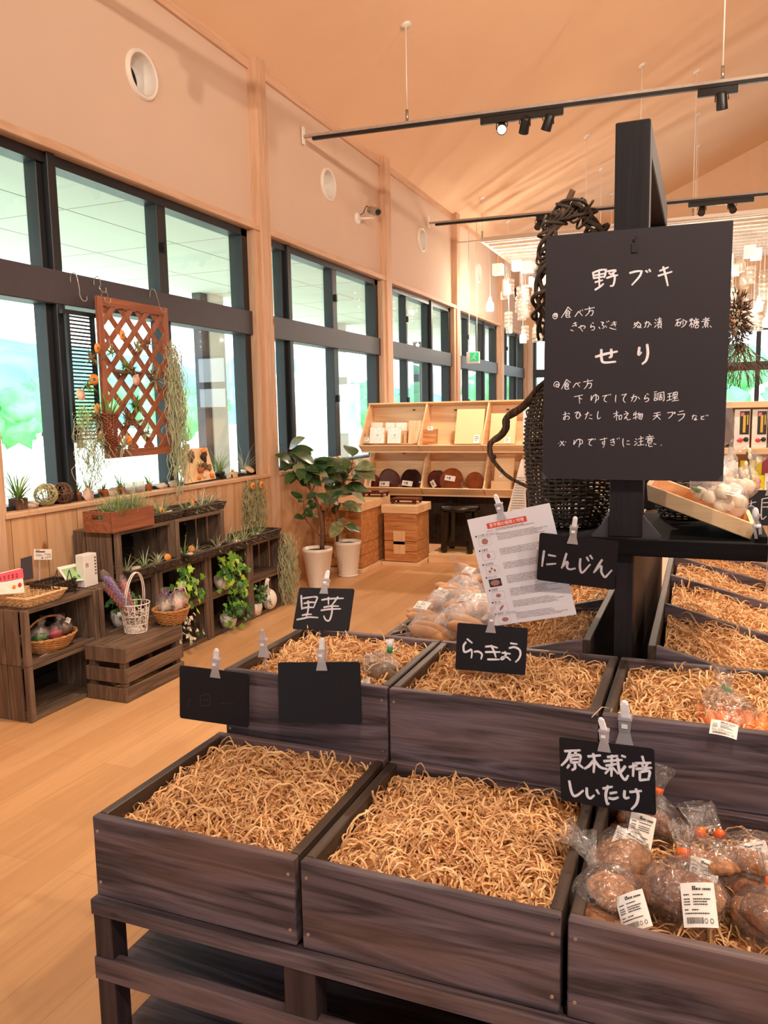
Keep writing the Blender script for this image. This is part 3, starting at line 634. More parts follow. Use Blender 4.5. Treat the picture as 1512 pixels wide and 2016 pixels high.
def small_sign(label, quad, c, ang, w, h, strokes=None, ox=0, oy=0, sc=1, wd=.005, mat='board', chalk='chalk'):
    cd_ = Card(c, ang, w, h); t = thing('chalkboard_sign', label, 'sign', tuple(Vector(c)-Vector((0, 0, h/2))))
    card_body(cd_, 'board', M[mat], t, .003, .03)
    if strokes:
        mb = MB(); write(mb, cd_, homography(quad), strokes, ox, oy, sc, wd); mb.build('lettering', M[chalk], t)
    return cd_
TARO = ('255,350 258,490 265,635/290,408 400,390 525,375/525,375 590,390 560,480 520,580/310,515 430,490 560,495/285,615 400,595 515,600/395,460 405,560 390,680 355,800/270,765 370,745 465,745/155,858 300,830 420,805 600,815/'
 '685,440 850,415 1140,405/825,385 828,530/1025,375 960,470 900,545/730,595 880,570 1040,570/670,660 850,635 1085,628/895,545 905,640 890,760 855,860 815,885 760,850 728,780')
cdt = small_sign('small tilted chalkboard reading 里芋 over the upper left box', [(590,1157),(697,1159),(687,1243),(575,1238)], (-1.0332, 2.06, .9266), (-30.3, -1.8, 3.3), .179, .129, TARO, 570, 1140, 10.8, .0058, chalk='chalkg')
clip('clear clip with white tab on the 里芋 sign', cdt, .47, 1.1, .1, .16)
cdb = small_sign('blank dark blue-black card with wiped chalk at the table edge, leftmost sign', [(363,1305),(498,1322),(498,1427),(363,1408)], (-1.1277, 1.62, .7998), (-1.4, 2.1, 5.2), .194, .139, '145,820 130,870/215,800 268,798 268,860 212,862 215,800/225,830 262,828/345,852 420,850', 340, 1120, 3.287, .003, chalk='ghost')
clip('clear clip on the leftmost blank card', cdb, .53, 1.15, .15, .10)
cdb2 = Card((-.985, 1.668, .895), (0, 0, 12), .1, .05)
clip('empty clear clip at the corner of the upper left box', cdb2, .3, 1.1, -.1, .06, 'acrylic')
cdm = small_sign('blank black card tilted back in front of the upper left box', [(553,1305),(714,1297),(719,1417),(553,1421)], (-.8233, 1.605, .8502), (-12, -5.3, 3.1), .212, .142)
clip('clear clip with white tab on the larger blank card', cdm, .55, 1.15, .1, .12)
RAK = ('285,370 375,440/260,430 215,500 230,610 300,600 360,565 375,640 365,720/420,605 500,600 565,650 550,735/630,505 740,495 850,520/630,605 760,600 900,598/735,480 790,590 825,695/675,740 780,738 885,735/'
 '990,590 1010,640 960,720 920,725 950,690 1030,690 1090,740/940,610 1085,625/1095,430 1210,445/1070,520 1160,500 1250,540 1275,620 1245,710 1190,770')
cdr = small_sign('small chalkboard reading らっきょう standing in the upper middle box', [(900,1227),(1039,1236),(1034,1327),(896,1320)], (-.4582, 1.80, .9347), (-2.7, 3.1, 12), .167, .114, RAK, 890, 1220, 9.45, .0052)
clip('clear clip on the らっきょう sign', cdr, .48, 1.0, .0, .13, 'acrylic')
NIN = ('185,400 170,530 158,660/265,470 385,490/240,630 390,618/575,445 540,570 500,690/520,660 580,590 600,610 590,680 640,715 730,700/820,535 812,650 830,750 870,765 990,635/930,510 965,570/990,480 1030,535/1200,555 1130,660 1060,770/1075,750 1150,670 1190,670 1190,760 1250,850 1300,810 1370,735')
cdn = small_sign('chalkboard reading にんじん hung on the edge of the stand tray', [(1061,1050),(1218,1067),(1209,1160),(1058,1140)], (-0.2901, 2.01, 1.1187), (10, 4.7, 2.8), 0.1941, 0.1294, NIN, 1050, 1040, 8.894, .0060, chalk='chalkg')
clip('clear clip holding the にんじん sign to the tray edge', cdn, .43, 1.1, .05)
GEN = ('155,262 365,252/230,265 190,370 110,455/235,320 240,420/238,322 365,320 358,415/240,372 350,365/245,418 350,412/310,265 290,310/290,425 295,490 255,520/215,450 190,490/345,440 405,490/475,335 640,322/545,300 560,400 550,550/540,400 490,460 430,500/570,400 640,480 740,510/'
 '740,345 870,330/800,325 790,395/690,400 930,385/720,460 850,440/795,420 790,600/790,470 710,565/800,480 860,545/870,360 900,540 970,650 1015,595/975,470 920,540 870,565/930,330 975,345/1030,480 1130,460/1085,430 1080,600/1200,340 1220,410/1110,430 1310,425/1200,440 1215,490/1270,430 1240,490/1120,505 1320,490/1170,540 1170,655/1175,545 1295,535 1285,645/1172,655 1285,645/'
 '215,670 240,800 275,870 330,860 405,800/455,765 460,860 500,905 555,865/590,790 620,840/680,770 800,745/745,735 715,850 735,975 755,970/775,835 860,820/760,900 820,910 880,890/970,800 965,870 985,900 1025,890/1040,815 1190,800/1120,775 1150,860 1130,970 1065,1048')
cdg = small_sign('chalkboard reading 原木栽培しいたけ above the bagged mushrooms', [(1101,1450),(1287,1475),(1292,1605),(1104,1576)], (-0.1541, 1.48, 0.8095), (-3.3, -3.3, -6.7), .1785, .1258, GEN, 1090, 1440, 6.873, .0056)
clip('clear clip with white tab on the mushroom sign', cdg, .49, 1.0, -.25, .10)
cde = Card(tuple(at(1232, 1412, 1, 1.655)), (0, 0, 0), .1, .02)
clip('empty larger clear clip on the upper right box front, by its seam', Card(tuple(at(1230, 1445, 1, 1.64)+Vector((0, 0, -.01))), (0, 0, 0), .1, .02), .5, 1.5, -.1, None)
t = thing('tag_string', 'thin loop of string tying a clip to the seam of the upper boxes', 'string', tuple(at(1195, 1400, 2, .865)))
MB().tube([at(1165, 1412, 2, .867), at(1185, 1392, 2, .872), at(1205, 1395, 2, .87), at(1190, 1430, 1, 1.64)], .0012, 6).build('cord', M['tan_cloth'], t)

# the big menu board
menu = thing('menu_board', 'large slate board with handwritten recipe notes headed 野ブキ hung on the stand post', 'sign', (-.169, 2.08, 1.32))
cdM = Card((-.169, 2.075, 1.6273), (-2.0, .4, 2.2), .433, .612)
MQ = [(1076,466),(1441,440),(1424,946),(1066,944)]; HM = homography(MQ)
card_body(cdM, 'board', M['menu'], menu, .006, .004)
big = MB()
write(big, cdM, HM, '412,158 418,208/414,160 470,140 522,135/518,138 512,180 505,200/425,182 505,168/420,205 505,192/462,150 464,265/430,238 490,222/430,300 470,275 498,252/530,150 600,143 565,172/525,205 570,190 615,182/578,168 592,200 580,262 556,270/545,165 565,178/716,165 770,152 815,150/815,150 795,195 735,262/848,148 862,160/875,138 885,155/962,150 1030,122/950,190 1060,158/990,118 1010,190 1028,270', 1070, 500, 4.2, .0052)
write(big, cdM, HM, '480,945 550,925 632,908/520,895 522,960 540,985 620,980/590,893 592,940 578,950/790,880 785,930 802,915/845,860 850,920 838,970 812,995', 1040, 440, 3.6, .0066)
big.build('heading', M['chalk'], menu)
sm = MB()
write(sm, cdM, HM, '95,505 105,500 105,515 92,518 88,505 100,492 115,500 112,525 95,537 80,528 78,505 95,490/204,440 180,480 148,528/204,440 235,470/190,470 210,466/188,480 188,520 215,525/190,482 218,478 215,505/190,508 215,505/190,494 215,490/212,508 222,525/262,520 285,485 295,480 322,512/305,468 309,478/322,462 326,472/342,462 425,445/380,438 384,450/385,455 378,485 350,515/375,475 412,472 405,505 392,512/'
 '248,578 275,570/238,598 278,588/262,565 272,600/225,628 248,638/290,610 330,595 348,605 335,618/310,590 316,605/300,605 325,640/405,570 418,575/398,585 392,608 412,600 425,610 418,628 400,632/478,565 500,570 488,585 505,605 490,618/460,605 470,620/515,595 525,610/525,560 530,568/540,555 545,563/570,575 605,565/560,592 605,582/585,560 597,602/550,612 575,622 603,626/'
 '755,570 765,600/785,560 770,595 745,615/750,590 780,570 805,585 800,610 780,608 790,598 812,615/838,575 875,568 870,600 860,610/855,560 845,600 835,612/885,580 893,592/925,545 935,555/920,570 930,578/920,610 938,588/945,545 978,540/950,558 975,553/942,570 980,563/962,530 962,570/950,578 950,605 975,603/950,578 975,575 975,603/950,590 974,588/955,608 948,618/968,606 978,616/'
 '1095,552 1135,540/1115,548 1090,600/1108,572 1108,598 1128,596/1108,572 1130,570 1128,596/1155,545 1152,590/1140,560 1135,578/1165,552 1178,565/1185,560 1165,595 1140,612/1205,560 1235,552/1220,540 1222,615/1210,545 1215,553/1232,540 1228,550/1218,575 1205,600/1225,575 1235,590/1240,555 1280,545/1258,535 1259,545/1245,553 1243,590 1235,612/1252,565 1278,562 1276,578 1252,580/1250,572 1285,570/1265,555 1265,590/1255,595 1255,615 1278,613/1255,595 1278,592 1278,613/'
 '1318,548 1358,540/1338,530 1338,560/1305,565 1370,555/1365,535 1330,575/1330,575 1330,598 1355,596/1330,575 1356,572 1355,596/1332,586 1354,584/1318,605 1312,615/1335,605 1338,613/1352,603 1357,611/1372,600 1385,610', 1070, 500, 4.2, .0021)
write(sm, cdM, HM, '122,138 122,115 105,112 103,130 118,133 130,115 118,92 95,95 83,118 90,132/190,72 170,110 148,152/190,72 225,98/180,100 200,96/178,110 178,148 205,152/178,112 206,108 205,130/180,133 205,130/180,122 204,119/200,135 212,150/245,138 268,105 278,105 300,132/288,98 291,106/300,93 304,101/332,92 408,80/366,70 370,80/370,88 362,120 338,150/360,108 398,104 392,138 378,143/'
 '255,215 325,200/295,208 300,270/300,225 318,235/398,205 395,245 405,225 425,200 455,210 455,235 430,245/435,192 438,240 428,265/490,210 530,200/530,200 510,220 505,245 525,258/540,195 545,203/555,192 560,200/602,200 598,240 600,258/650,200 690,190/690,190 668,220 665,245 680,262/728,222 770,210 765,240 750,255/750,195 740,230 730,250/785,215 800,232/858,188 872,195/850,200 838,232 862,222 875,235 860,252 845,255/'
 '918,175 940,170/920,190 938,187/920,202 938,199/920,215 938,212/920,225 920,243 938,241/920,225 938,225 938,241/950,185 948,240/950,185 998,172/998,172 1000,235 990,248/960,200 985,195/972,188 972,215/960,212 985,207/962,222 962,238 982,235/962,222 982,220 982,235/1030,190 1062,182/1030,215 1060,208/1022,245 1065,232/1046,188 1044,240/1075,180 1075,215 1105,212/1075,180 1108,175 1105,212/1078,197 1106,193/1090,178 1088,245/1072,228 1112,222/1065,248 1120,240/'
 '162,365 195,355/178,340 178,400 165,402 170,385 200,375 215,390 200,405/205,350 216,360/258,350 290,340 270,370 280,395 300,380 298,345 312,375/345,362 378,350/368,340 358,375 345,400/385,368 402,365/380,392 405,398/455,335 448,375 455,398 475,385/582,355 620,345/608,330 608,408/606,360 585,385/612,362 625,375/630,370 630,400 648,398/630,370 650,368 648,398/680,335 695,342/668,360 705,350 672,395 690,385 700,405 725,398/'
 '755,345 748,370/748,362 785,352/768,335 766,400/745,392 782,378/795,345 785,370/790,360 822,355 815,395 805,400/802,362 788,392/812,362 798,398/918,350 968,340/912,372 972,360/944,345 938,375 910,402/942,372 970,400/1028,345 1072,338/1072,338 1065,365 1038,390/1082,342 1090,340 1090,350 1082,350 1082,342/1125,335 1160,328/1112,360 1170,352/1170,352 1155,385 1120,412/1230,372 1250,366/1242,360 1232,395/1258,365 1268,372/1260,380 1262,400 1250,402 1255,392 1272,400/1305,370 1312,380/1328,368 1305,385 1310,397 1330,395/1345,362 1348,370/1358,360 1362,368/'
 '138,585 168,622/165,585 132,626/150,590 152,594/122,602 126,604/180,590 184,594/165,612 170,616/255,575 250,612 265,590 285,568 318,575 322,600 295,610/300,565 302,605 292,632/370,572 410,562/410,562 385,585 380,610 400,620/415,566 420,572/428,562 433,570/470,570 528,558/505,555 508,600 492,605 492,590 508,590 505,615 495,635/555,575 590,565/558,592 592,585/578,560 590,605/560,610 585,618/612,558 616,566/628,553 632,561/662,560 660,600 668,628/695,580 712,577/692,605 718,607/'
 '765,560 778,568/758,582 772,588/755,615 780,595/805,540 815,550/790,562 830,552/795,585 828,578/782,615 835,608/810,555 808,612/878,525 882,535/855,545 912,538/870,545 872,555/895,540 890,553/848,562 920,553/868,568 868,592 900,588/868,568 900,563 900,588/870,578 898,575/855,605 850,618/875,600 878,622 905,622/890,598 895,606/915,600 935,605/975,610 980,614', 1070, 730, 4.2, .0021)
sm.build('lettering', M['chalk'], menu)
u0, v0 = HM(1250, 487)
MB().prism([cdM.p(u0-.016, v0-.012, .0008), cdM.p(u0+.016, v0-.012, .0008), cdM.p(u0+.016, v0+.026, .0008), cdM.p(u0-.016, v0+.026, .0008)], cdM.R @ Vector((0, -.003, 0))).tube([cdM.p(u0, v0-.012, .002), cdM.p(u0-.008, v0-.026, .003), cdM.p(u0+.008, v0-.03, .002), cdM.p(u0, v0-.045, -.004)], .0015, 6).build('hook', M['black'], menu)
for u, du in ((0, 1), (1, -1)): MB().add([cdM.p(u, 1, .0007), cdM.p(u+du*.035, 1, .0007), cdM.p(u, .97, .0007)], [(0, 1, 2)]).build('corner_mount', M['rail'], menu)

# laminated leaflet about taro kinds
lf = thing('leaflet', 'laminated white leaflet with red heading on taro kinds, tilted above the boxes', 'leaflet', (-0.4602, 2.05, .95))
cdL = Card((-0.4408, 2.05, 1.0896), (3.4, -13.3, -2.6), 0.2292, 0.3007)
card_body(cdL, 'sheet', M['paper'], lf, .0008, .01)
def lrect(mb, cd_, u0, v0, u1, v1, n, mi=0): mb.poly([cd_.p(u0, v1, n), cd_.p(u1, v1, n), cd_.p(u1, v0, n), cd_.p(u0, v0, n)], mi)
hd = MB(); lrect(hd, cdL, .22, .068, .70, .118, .0004); hd.build('heading_bar', M['red'], lf)
def text(parent, cd_, s_, u, v, size, mat, n=.0008, align='CENTER'):
    cu = bpy.data.curves.new('words', 'FONT'); cu.body = s_; cu.size = size; cu.align_x = align; cu.align_y = 'CENTER'; cu.materials.append(mat)
    o = bpy.data.objects.new('words', cu); COL.objects.link(o); o.parent = parent; off = Vector(parent['_o'])
    m4 = (cd_.R @ Matrix(((1,0,0),(0,0,-1),(0,1,0)))).to_4x4(); m4.translation = cd_.p(u, v, n)-off; o.matrix_local = m4
    me = bpy.data.meshes.new_from_object(o); me.materials.clear(); me.materials.append(mat)
    bpy.data.objects.remove(o); o = bpy.data.objects.new('words', me); COL.objects.link(o); o.parent = parent; o.matrix_local = m4; o['_o'] = (0, 0, 0)
    return o
text(lf, cdL, '里芋類の種類と特徴', .46, .094, .0108, M['label'])
TARO_PRINT = plain('taro_print', 'a8706a', .6, vary=.2, scale=400)
pm = MB(); fm = MB(); dk = MB(); rr = random.Random(5)
def tline(mb, cd_, u0, u1, v, th, n=.0004):
    u = u0
    while u < u1-.004:
        wv = rr.uniform(.006, .02); lrect(mb, cd_, u, v, min(u+wv, u1), v+th*rr.uniform(.6, 1), n); u += wv+rr.uniform(.002, .006)
tline(pm, cdL, .20, .28, .135, .006); tline(pm, cdL, .31, .66, .128, .006); tline(pm, cdL, .31, .78, .139, .006)
tops = [.165, .30, .43, .55, .67, .785, .895]
heads = ['八つ頭（やつがしら）', '大野芋', '石川早生', 'セレベス', '赤芽芋', '京いも', '海老芋（えびいも）']
for i, v in enumerate(tops):
    dk.poly([cdL.p(.045, v, .0005), cdL.p(.058, v+.01, .0005), cdL.p(.071, v, .0005), cdL.p(.058, v-.01, .0005)])
    tx = text(lf, cdL, heads[i], .08, v, .0062, M['ink'], .0006, 'LEFT')
    lrect(pm, cdL, .08, v+.011, .08+.028*len(heads[i]), v+.0125, .0004)
    for q in range(6 if i in (3, 4) else 5): tline(pm, cdL, .30 if i else .31, .30+rr.uniform(.42, .62), v+.012+q*.0125, .0055)
    a, b_, c, d = .075, v+.022, .225, v+.092
    for e in ((a, b_, c, b_+.0012), (a, d, c, d+.0012), (a, b_, a+.0015, d), (c, b_, c+.0015, d)): lrect(fm, cdL, *e, .0004)
    cu_, cv = (a+c)/2, (b_+d)/2
    shp = {0: [(0, 0, .04, .027)], 1: [(0, 0, .022, .022)], 2: [(-.03, .012, .016, .013), (0, -.012, .013, .013), (.032, .008, .015, .013)], 3: [(0, 0, .06, .026)], 4: [(0, 0, .032, .018)], 5: [(0, 0, .04, .014)], 6: [(0.01, 0, .042, .02)]}[i]
    if i == 3: lrect(dk, cdL, a, b_, c, d, .0005)
    for ex, ey, er, es in shp:
        n_ = 14; ta = .9 if i == 5 else 0
        im = MB(); im.poly([cdL.p(cu_+ex+er*math.cos(k*2*PI/n_)*(1 if not ta else .8), cv+ey-es*math.sin(k*2*PI/n_)-(ta*er*math.cos(k*2*PI/n_)*.5), .0007) for k in range(n_)]).build('picture', TARO_PRINT, lf)
pm.build('print', M['print_'], lf); fm.build('picture_frame', M['print_'], lf); dk.build('bullet', M['ink'], lf)
clip('clear clip with white tab on top of the laminated leaflet', cdL, .42, 1.05, -.1, None)

# ------------------------------------------------------------ bagged produce
def price_label(parent, c, R_, w, h, words=True, curl=.0):
    mb = MB(); cdp = Card(c, (0, 0, 0), w, h); cdp.R = R_
    n = 8
    cdp.p = lambda u, v, n_=0.0, cdp=cdp: cdp.c + cdp.R @ Vector(((u-.5)*w, -n_-curl*(1-((u-.5)*2)**2), (.5-v)*h))
    for i in range(n): mb.add([cdp.p(i/n, 1), cdp.p((i+1)/n, 1), cdp.p((i+1)/n, 0), cdp.p(i/n, 0)], [(0, 1, 2, 3)])
    lb = mb.build('price_label', M['label'], parent)
    pr_ = MB(); r_ = random.Random(int(abs(c[0])*9999))
    def ln(u0, u1, v, th):
        u = u0
        while u < u1:
            q = r_.uniform(.02, .06); lrect(pr_, cdp, u, v, min(u+q, u1), v+th, .0006); u += q+.012
    ln(.36, .46, .08, .04); ln(.36, .62, .125, .05); ln(.66, .9, .13, .045)
    for v in (.26, .36, .42, .48): ln(.08, .26, v, .03); ln(.36, .36+r_.uniform(.3, .5), v, .03)
    ln(.08, .2, .6, .03); ln(.3, .5, .6, .03); ln(.08, .8, .68, .03)
    u = .12
    while u < .60: q = r_.uniform(.006, .02); lrect(pr_, cdp, u, .78, u+q, .92, .0006); u += q+r_.uniform(.006, .016)
    for u in (.68, .84):
        k = 10; pr_.add([cdp.p(u+.05*math.cos(a)*s_, .86+.06*math.sin(a)*s_, .0006) for s_ in (1, .72) for a in np.arange(k)*2*PI/k], [(i, (i+1)%k, k+(i+1)%k, k+i) for i in range(k)])
    pr_.build('print', M['ink'], lb)
    return lb
def bag_shell(mb, c, axis, Lb, r, tuft=.05, neck=.008, seed=0, flat=.8, n=40, m=22):
    """bag round c along axis: closed rounded base, gathered neck, flared tuft"""
    axis = Vector(axis).normalized(); u = axis.orthogonal().normalized(); v = axis.cross(u)
    if abs(u.z) > abs(v.z): u, v = v, u
    prof = []
    for i in range(m+1):
        q = i/m
        if q < .68: s_ = q/.68; rad = r*math.sin(PI*(.04+.62*s_))**.75*(1 if s_ < .6 else 1-.35*((s_-.6)/.4)**1.5); z = -Lb*.5+Lb*s_
        elif q < .80: s_ = (q-.68)/.12; r0 = r*math.sin(PI*.66)**.75*.65; rad = r0*(1-s_)**1.3+neck*s_; z = Lb*.5+Lb*.16*s_
        else: s_ = (q-.80)/.20; rad = neck+s_*tuft*.42; z = Lb*.66+tuft*s_
        prof.append((rad, z))
    vs = []
    for i, (rad, z) in enumerate(prof):
        q = i/m; fold = .05+.35*max(0, q-.45)
        for j in range(n):
            a = 2*PI*j/n; nz = noise.noise(Vector((math.cos(a)*2.2+seed, math.sin(a)*2.2, z*18+seed)))
            k = 1+fold*math.sin(a*9+seed+nz*3)*.5+.14*nz
            vs.append(Vector(c)+axis*z+(u*math.cos(a)+v*math.sin(a)*flat)*rad*k)
    mb.add(vs, [(i*n+j, i*n+(j+1)%n, (i+1)*n+(j+1)%n, (i+1)*n+j) for i in range(m) for j in range(n)], 0, True)
    return Vector(c)+axis*Lb*.66
def mushroom(c, R_, r, seed, parent):
    mb = MB(); c = Vector(c)
    prof = [(.02, .52), (.35, .50), (.68, .40), (.90, .22), (1.0, 0), (.97, -.12), (.86, -.14), (.5, -.05), (.2, -.04)]
    n = 20; vs = []
    for q, z in prof:
        for j in range(n):
            a = 2*PI*j/n; k = 1+.16*noise.noise(Vector((math.cos(a)*1.3, math.sin(a)*1.3, seed*3.1+z)))
            vs.append(c+R_ @ Vector((q*r*math.cos(a)*k, q*r*math.sin(a)*k, z*r*.95+.1*r*noise.noise(Vector((math.cos(a)*q*2, math.sin(a)*q*2, seed))))))
    mb.add(vs, [(i*n+j, (i+1)*n+j, (i+1)*n+(j+1)%n, i*n+(j+1)%n) for i in range(len(prof)-1) for j in range(n)], 0, True)
    mb.build('mushroom', M['shiitake'] if seed % 3 else M['shiitaked'], parent)
    MB().tube([c+R_ @ Vector((0, 0, -.02*r)), c+R_ @ Vector((.1*r, 0, -.7*r))], [.2*r, .16*r], 8).build('stem', M['tan'], parent)
def shiitake_bag(label, c, axis, r, Lb, lab=None, tape=True, seed=0, count=4):
    c = Vector(c); t = thing('mushroom_bag', label, 'bagged mushrooms', tuple(c), 'bags of shiitake mushrooms'); rr = random.Random(seed)
    ax = Vector(axis).normalized(); side = ax.cross(Vector((0, 0, 1))).normalized()
    for k in range(count):
        a = 2*PI*k/count+seed; o = (side*math.cos(a)*.52+ax*(math.sin(a)*.5-.16))*r
        mushroom(c+o+Vector((0, 0, .004+rr.uniform(0, .012))), eul(rr.uniform(-25, 25), rr.uniform(-25, 25), rr.uniform(0, 360)), r*.66, seed*5+k+1, t)
    mushroom(c+Vector((0, 0, .035)), eul(rr.uniform(-20, 20), rr.uniform(-20, 20), 0), r*.68, seed*5+7, t)
    b_ = MB(); nk = bag_shell(b_, c+Vector((0, 0, .012)), ax, Lb, r*1.12, seed=seed*1.7, flat=.78, tuft=.05); b_.build('bag', M['bag'], t)
    if tape: MB().lathe([(.0095, -.007), (.0105, -.007), (.0105, .007), (.0095, .007)], nk, 16, Vector((0, 0, 1)).rotation_difference(ax).to_matrix()).build('tape', M['tape'], t)
    if lab:
        p, ang, w, h = lab; price_label(t, p, eul(*ang), w, h, curl=.003)
    return t
def face(px, py, z, tilt=-38, roll=0, yaw=0): return (at(px, py, 2, z), (tilt, roll, yaw))
def SB(label, px, py, z, kx, ky, kz, r, Lb, lab, seed, tape=True):
    z += .014; c = at(px, py, 2, z)
    L_ = None
    if lab: lx, ly, lz, ti, ro, ya, w, h = lab; L_ = (at(lx, ly, 2, lz), (ti, ro, ya), w, h)
    shiitake_bag(label, c, (kx, ky, kz), r, Lb, L_, tape, seed)
SB('bagged shiitake farthest left, under the mushroom sign, neck upright with orange tape', 1278, 1640, .650, .15, .25, .75, .062, .11, (1262, 1636, .712, -40, 12, 4, .046, .062), 1)
SB('bagged shiitake against the box seam, label turned up', 1228, 1722, .655, -.6, .15, .2, .068, .11, (1237, 1662, .722, -48, 22, 0, .056, .044), 2, False)
SB('bagged shiitake at the front left corner of its box, no tape showing', 1205, 1795, .645, -.3, .35, .35, .062, .11, (1247, 1795, .700, -50, -32, 0, .050, .058), 3, False)
SB('bagged shiitake front and centre, orange tape on its gathered neck', 1340, 1800, .648, 0, .45, .62, .074, .13, (1376, 1782, .722, -46, -16, -5, .052, .066), 4)
SB('bagged shiitake behind the front centre bag, tuft leaning left', 1405, 1745, .655, -.25, .5, .6, .064, .12, (1385, 1722, .712, -40, 8, 0, .046, .05), 5)
SB('bagged shiitake at the right with a tilted label', 1478, 1735, .660, -.55, .45, .45, .068, .12, (1483, 1688, .722, -46, -24, 0, .056, .048), 6)
SB('bagged shiitake at the right edge beside the front board', 1508, 1845, .645, .1, .5, .6, .060, .11, None, 7)
# carrots and taro
c = at(1445, 1425, 2, .835)
t = thing('carrot_bag', 'bag of orange carrots tied with green tape in the upper right box', 'bagged carrots', tuple(c))
for k in range(5):
    a = (k-2)*.028; p = c+Vector((a, .035, .0)); q = c+Vector((a*.75, -.075, .012+.004*(k % 2)))
    MB().tube([p, p*.93+q*.07, p*.5+q*.5, q], [.008, .022, .019, .006], 14).build('carrot', M['carrot'], t)
b_ = MB(); nk = bag_shell(b_, c+Vector((0, -.02, .008)), (-.15, .9, .45), .15, .078, seed=3.3, flat=.55, tuft=.045); b_.build('bag', M['bag'], t)
MB().tube([nk+Vector((-.008, 0, .006)), nk+Vector((.010, 0, -.008))], .006, 8).build('tie', M['greend'], t)
price_label(t, at(1425, 1436, 2, .872), eul(-50, 6, -4), .05, .032, curl=.004)
c = at(738, 1332, 2, .84)
t = thing('taro_bag', 'small bag of brown taro with green and white tie in the upper left box', 'bagged taro', tuple(c))
for k, (dx, dy, dz) in enumerate(((0, 0, 0), (.036, .004, .0), (.018, .035, .006), (-.02, .035, 0))): MB().ell(c+Vector((dx, dy, dz)), .026, .022, .022, n=14, m=10, bumpy=.2, seed=k).build('taro', M['taro'], t)
b_ = MB(); nk = bag_shell(b_, c+Vector((.005, .02, .006)), (.15, .7, .6), .09, .055, seed=8, flat=.7, tuft=.03); b_.build('bag', M['bag'], t)
MB().tube([nk, nk+Vector((.002, .003, .014))], .008, 8).build('tie', M['greend'], t); MB().tube([nk+Vector((.002, .003, .014)), nk+Vector((-.002, .006, .034))], [.007, .011], 8).build('tie_end', M['tabw'], t)
price_label(t, at(718, 1345, 2, .855), eul(-50, -25, 0), .03, .022)
# potatoes on the window slope of the rack
def zslope(x): return .89-.255*abs(x+.285)
spots = [(835, 1222), (880, 1232), (915, 1238), (872, 1195), (918, 1208), (955, 1210), (893, 1168), (930, 1176), (925, 1148), (960, 1150), (850, 1252)]
names = ['by the low lip, nearest the upper box', 'second along the front row', 'in the front row below the leaflet', 'in the middle row by the lip', 'in the middle row, below the leaflet corner', 'in the middle row behind the leaflet', 'in the third row by the lip', 'in the third row beside the leaflet edge', 'in the back row near the lip', 'in the back row behind the leaflet', 'at the near end, half behind the upper box edge']
for k, (px, py) in enumerate(spots):
    z = .75
    for _ in range(6): p = at(px, py, 2, z); z = zslope(p.x)+.0
    p.z = z+.012
    t = thing('sweet_potato_bag', 'clear bag of pale sweet potatoes ' + names[k], 'bagged sweet potatoes', tuple(p), 'bagged sweet potatoes on the rack'); rr = random.Random(k)
    for q in range(3):
        d = Vector((rr.uniform(-.2, .2), 1, rr.uniform(-.1, .1))).normalized() if k % 2 else Vector((1, rr.uniform(-.3, .3), -.25)).normalized()
        o = p+Vector((rr.uniform(-.02, .02)+(q-1)*.03*(k % 2), (q-1)*.03*(1-k % 2), rr.uniform(-.004, .01)))
        MB().tube([o-d*.07, o-d*.05, o, o+d*.045, o+d*.075], [.004, .018, .025, .019, .004], 12).build('sweet_potato', M['potato'], t)
    b_ = MB(); bag_shell(b_, p+Vector((0, 0, .008)), (rr.uniform(-1, 1), rr.uniform(-1, 1), .15), .16, .075, seed=k*2.1, flat=.55, tuft=.04); b_.build('bag', M['bagm'], t)
    if k in (0, 3, 4, 5, 8): price_label(t, p+Vector((0, -.02, .052)), eul(-60, rr.uniform(-30, 30), rr.uniform(-40, 40)), .06, .04, curl=.003)
# ------------------------------------------------------------ woven things and plants
def wicker(t, prof, c, mat, name='basket_body', stakes=18, rows=None, sx=1, sy=1, rad=.004, R_=None, amp=.004):
    """prof: list of (radius, z); weavers run over and under the stakes"""
    c = Vector(c); R_ = R_ or Matrix.Identity(3); mb = MB()
    zs = [z for _, z in prof]; rs = [r for r, _ in prof]
    def rad_at(z): return float(np.interp(z, zs, rs))
    rows = rows or max(4, int((zs[-1]-zs[0])/(rad*2.2)))
    for k in range(rows):
        z = zs[0]+(zs[-1]-zs[0])*(k+.5)/rows; r = rad_at(z); n = stakes*4; pts = []
        for i in range(n+1):
            a = 2*PI*i/n; q = r+amp*math.cos(a*stakes/2+(k % 2)*PI)
            pts.append(c+R_ @ Vector((q*math.cos(a)*sx, q*math.sin(a)*sy, z+.0012*math.sin(a*3+k))))
        mb.tube(pts, rad, 5, cap=False)
    for j in range(stakes):
        a = 2*PI*(j+.5)/stakes
        mb.tube([c+R_ @ Vector((r*math.cos(a)*sx, r*math.sin(a)*sy, z)) for r, z in prof], rad*.9, 5)
    z0, r0 = zs[0], rs[0]
    mb.lathe([(0.001, z0), (r0, z0)], c, 24, R_, 0, True, sx, sy)
    return mb.build(name, mat, t)
def rim(t, c, r, z, mat, rad=.007, sx=1, sy=1, R_=None):
    c = Vector(c); R_ = R_ or Matrix.Identity(3); mb = MB(); n = 60
    for ph in (0, PI):
        mb.tube([c+R_ @ Vector(((r+rad*.6*math.cos(12*a+ph))*math.cos(a)*sx, (r+rad*.6*math.cos(12*a+ph))*math.sin(a)*sy, z+rad*.6*math.sin(12*a+ph))) for a in np.linspace(0, 2*PI, n+1)], rad*.75, 6, cap=False)
    return mb.build('rim', mat, t)
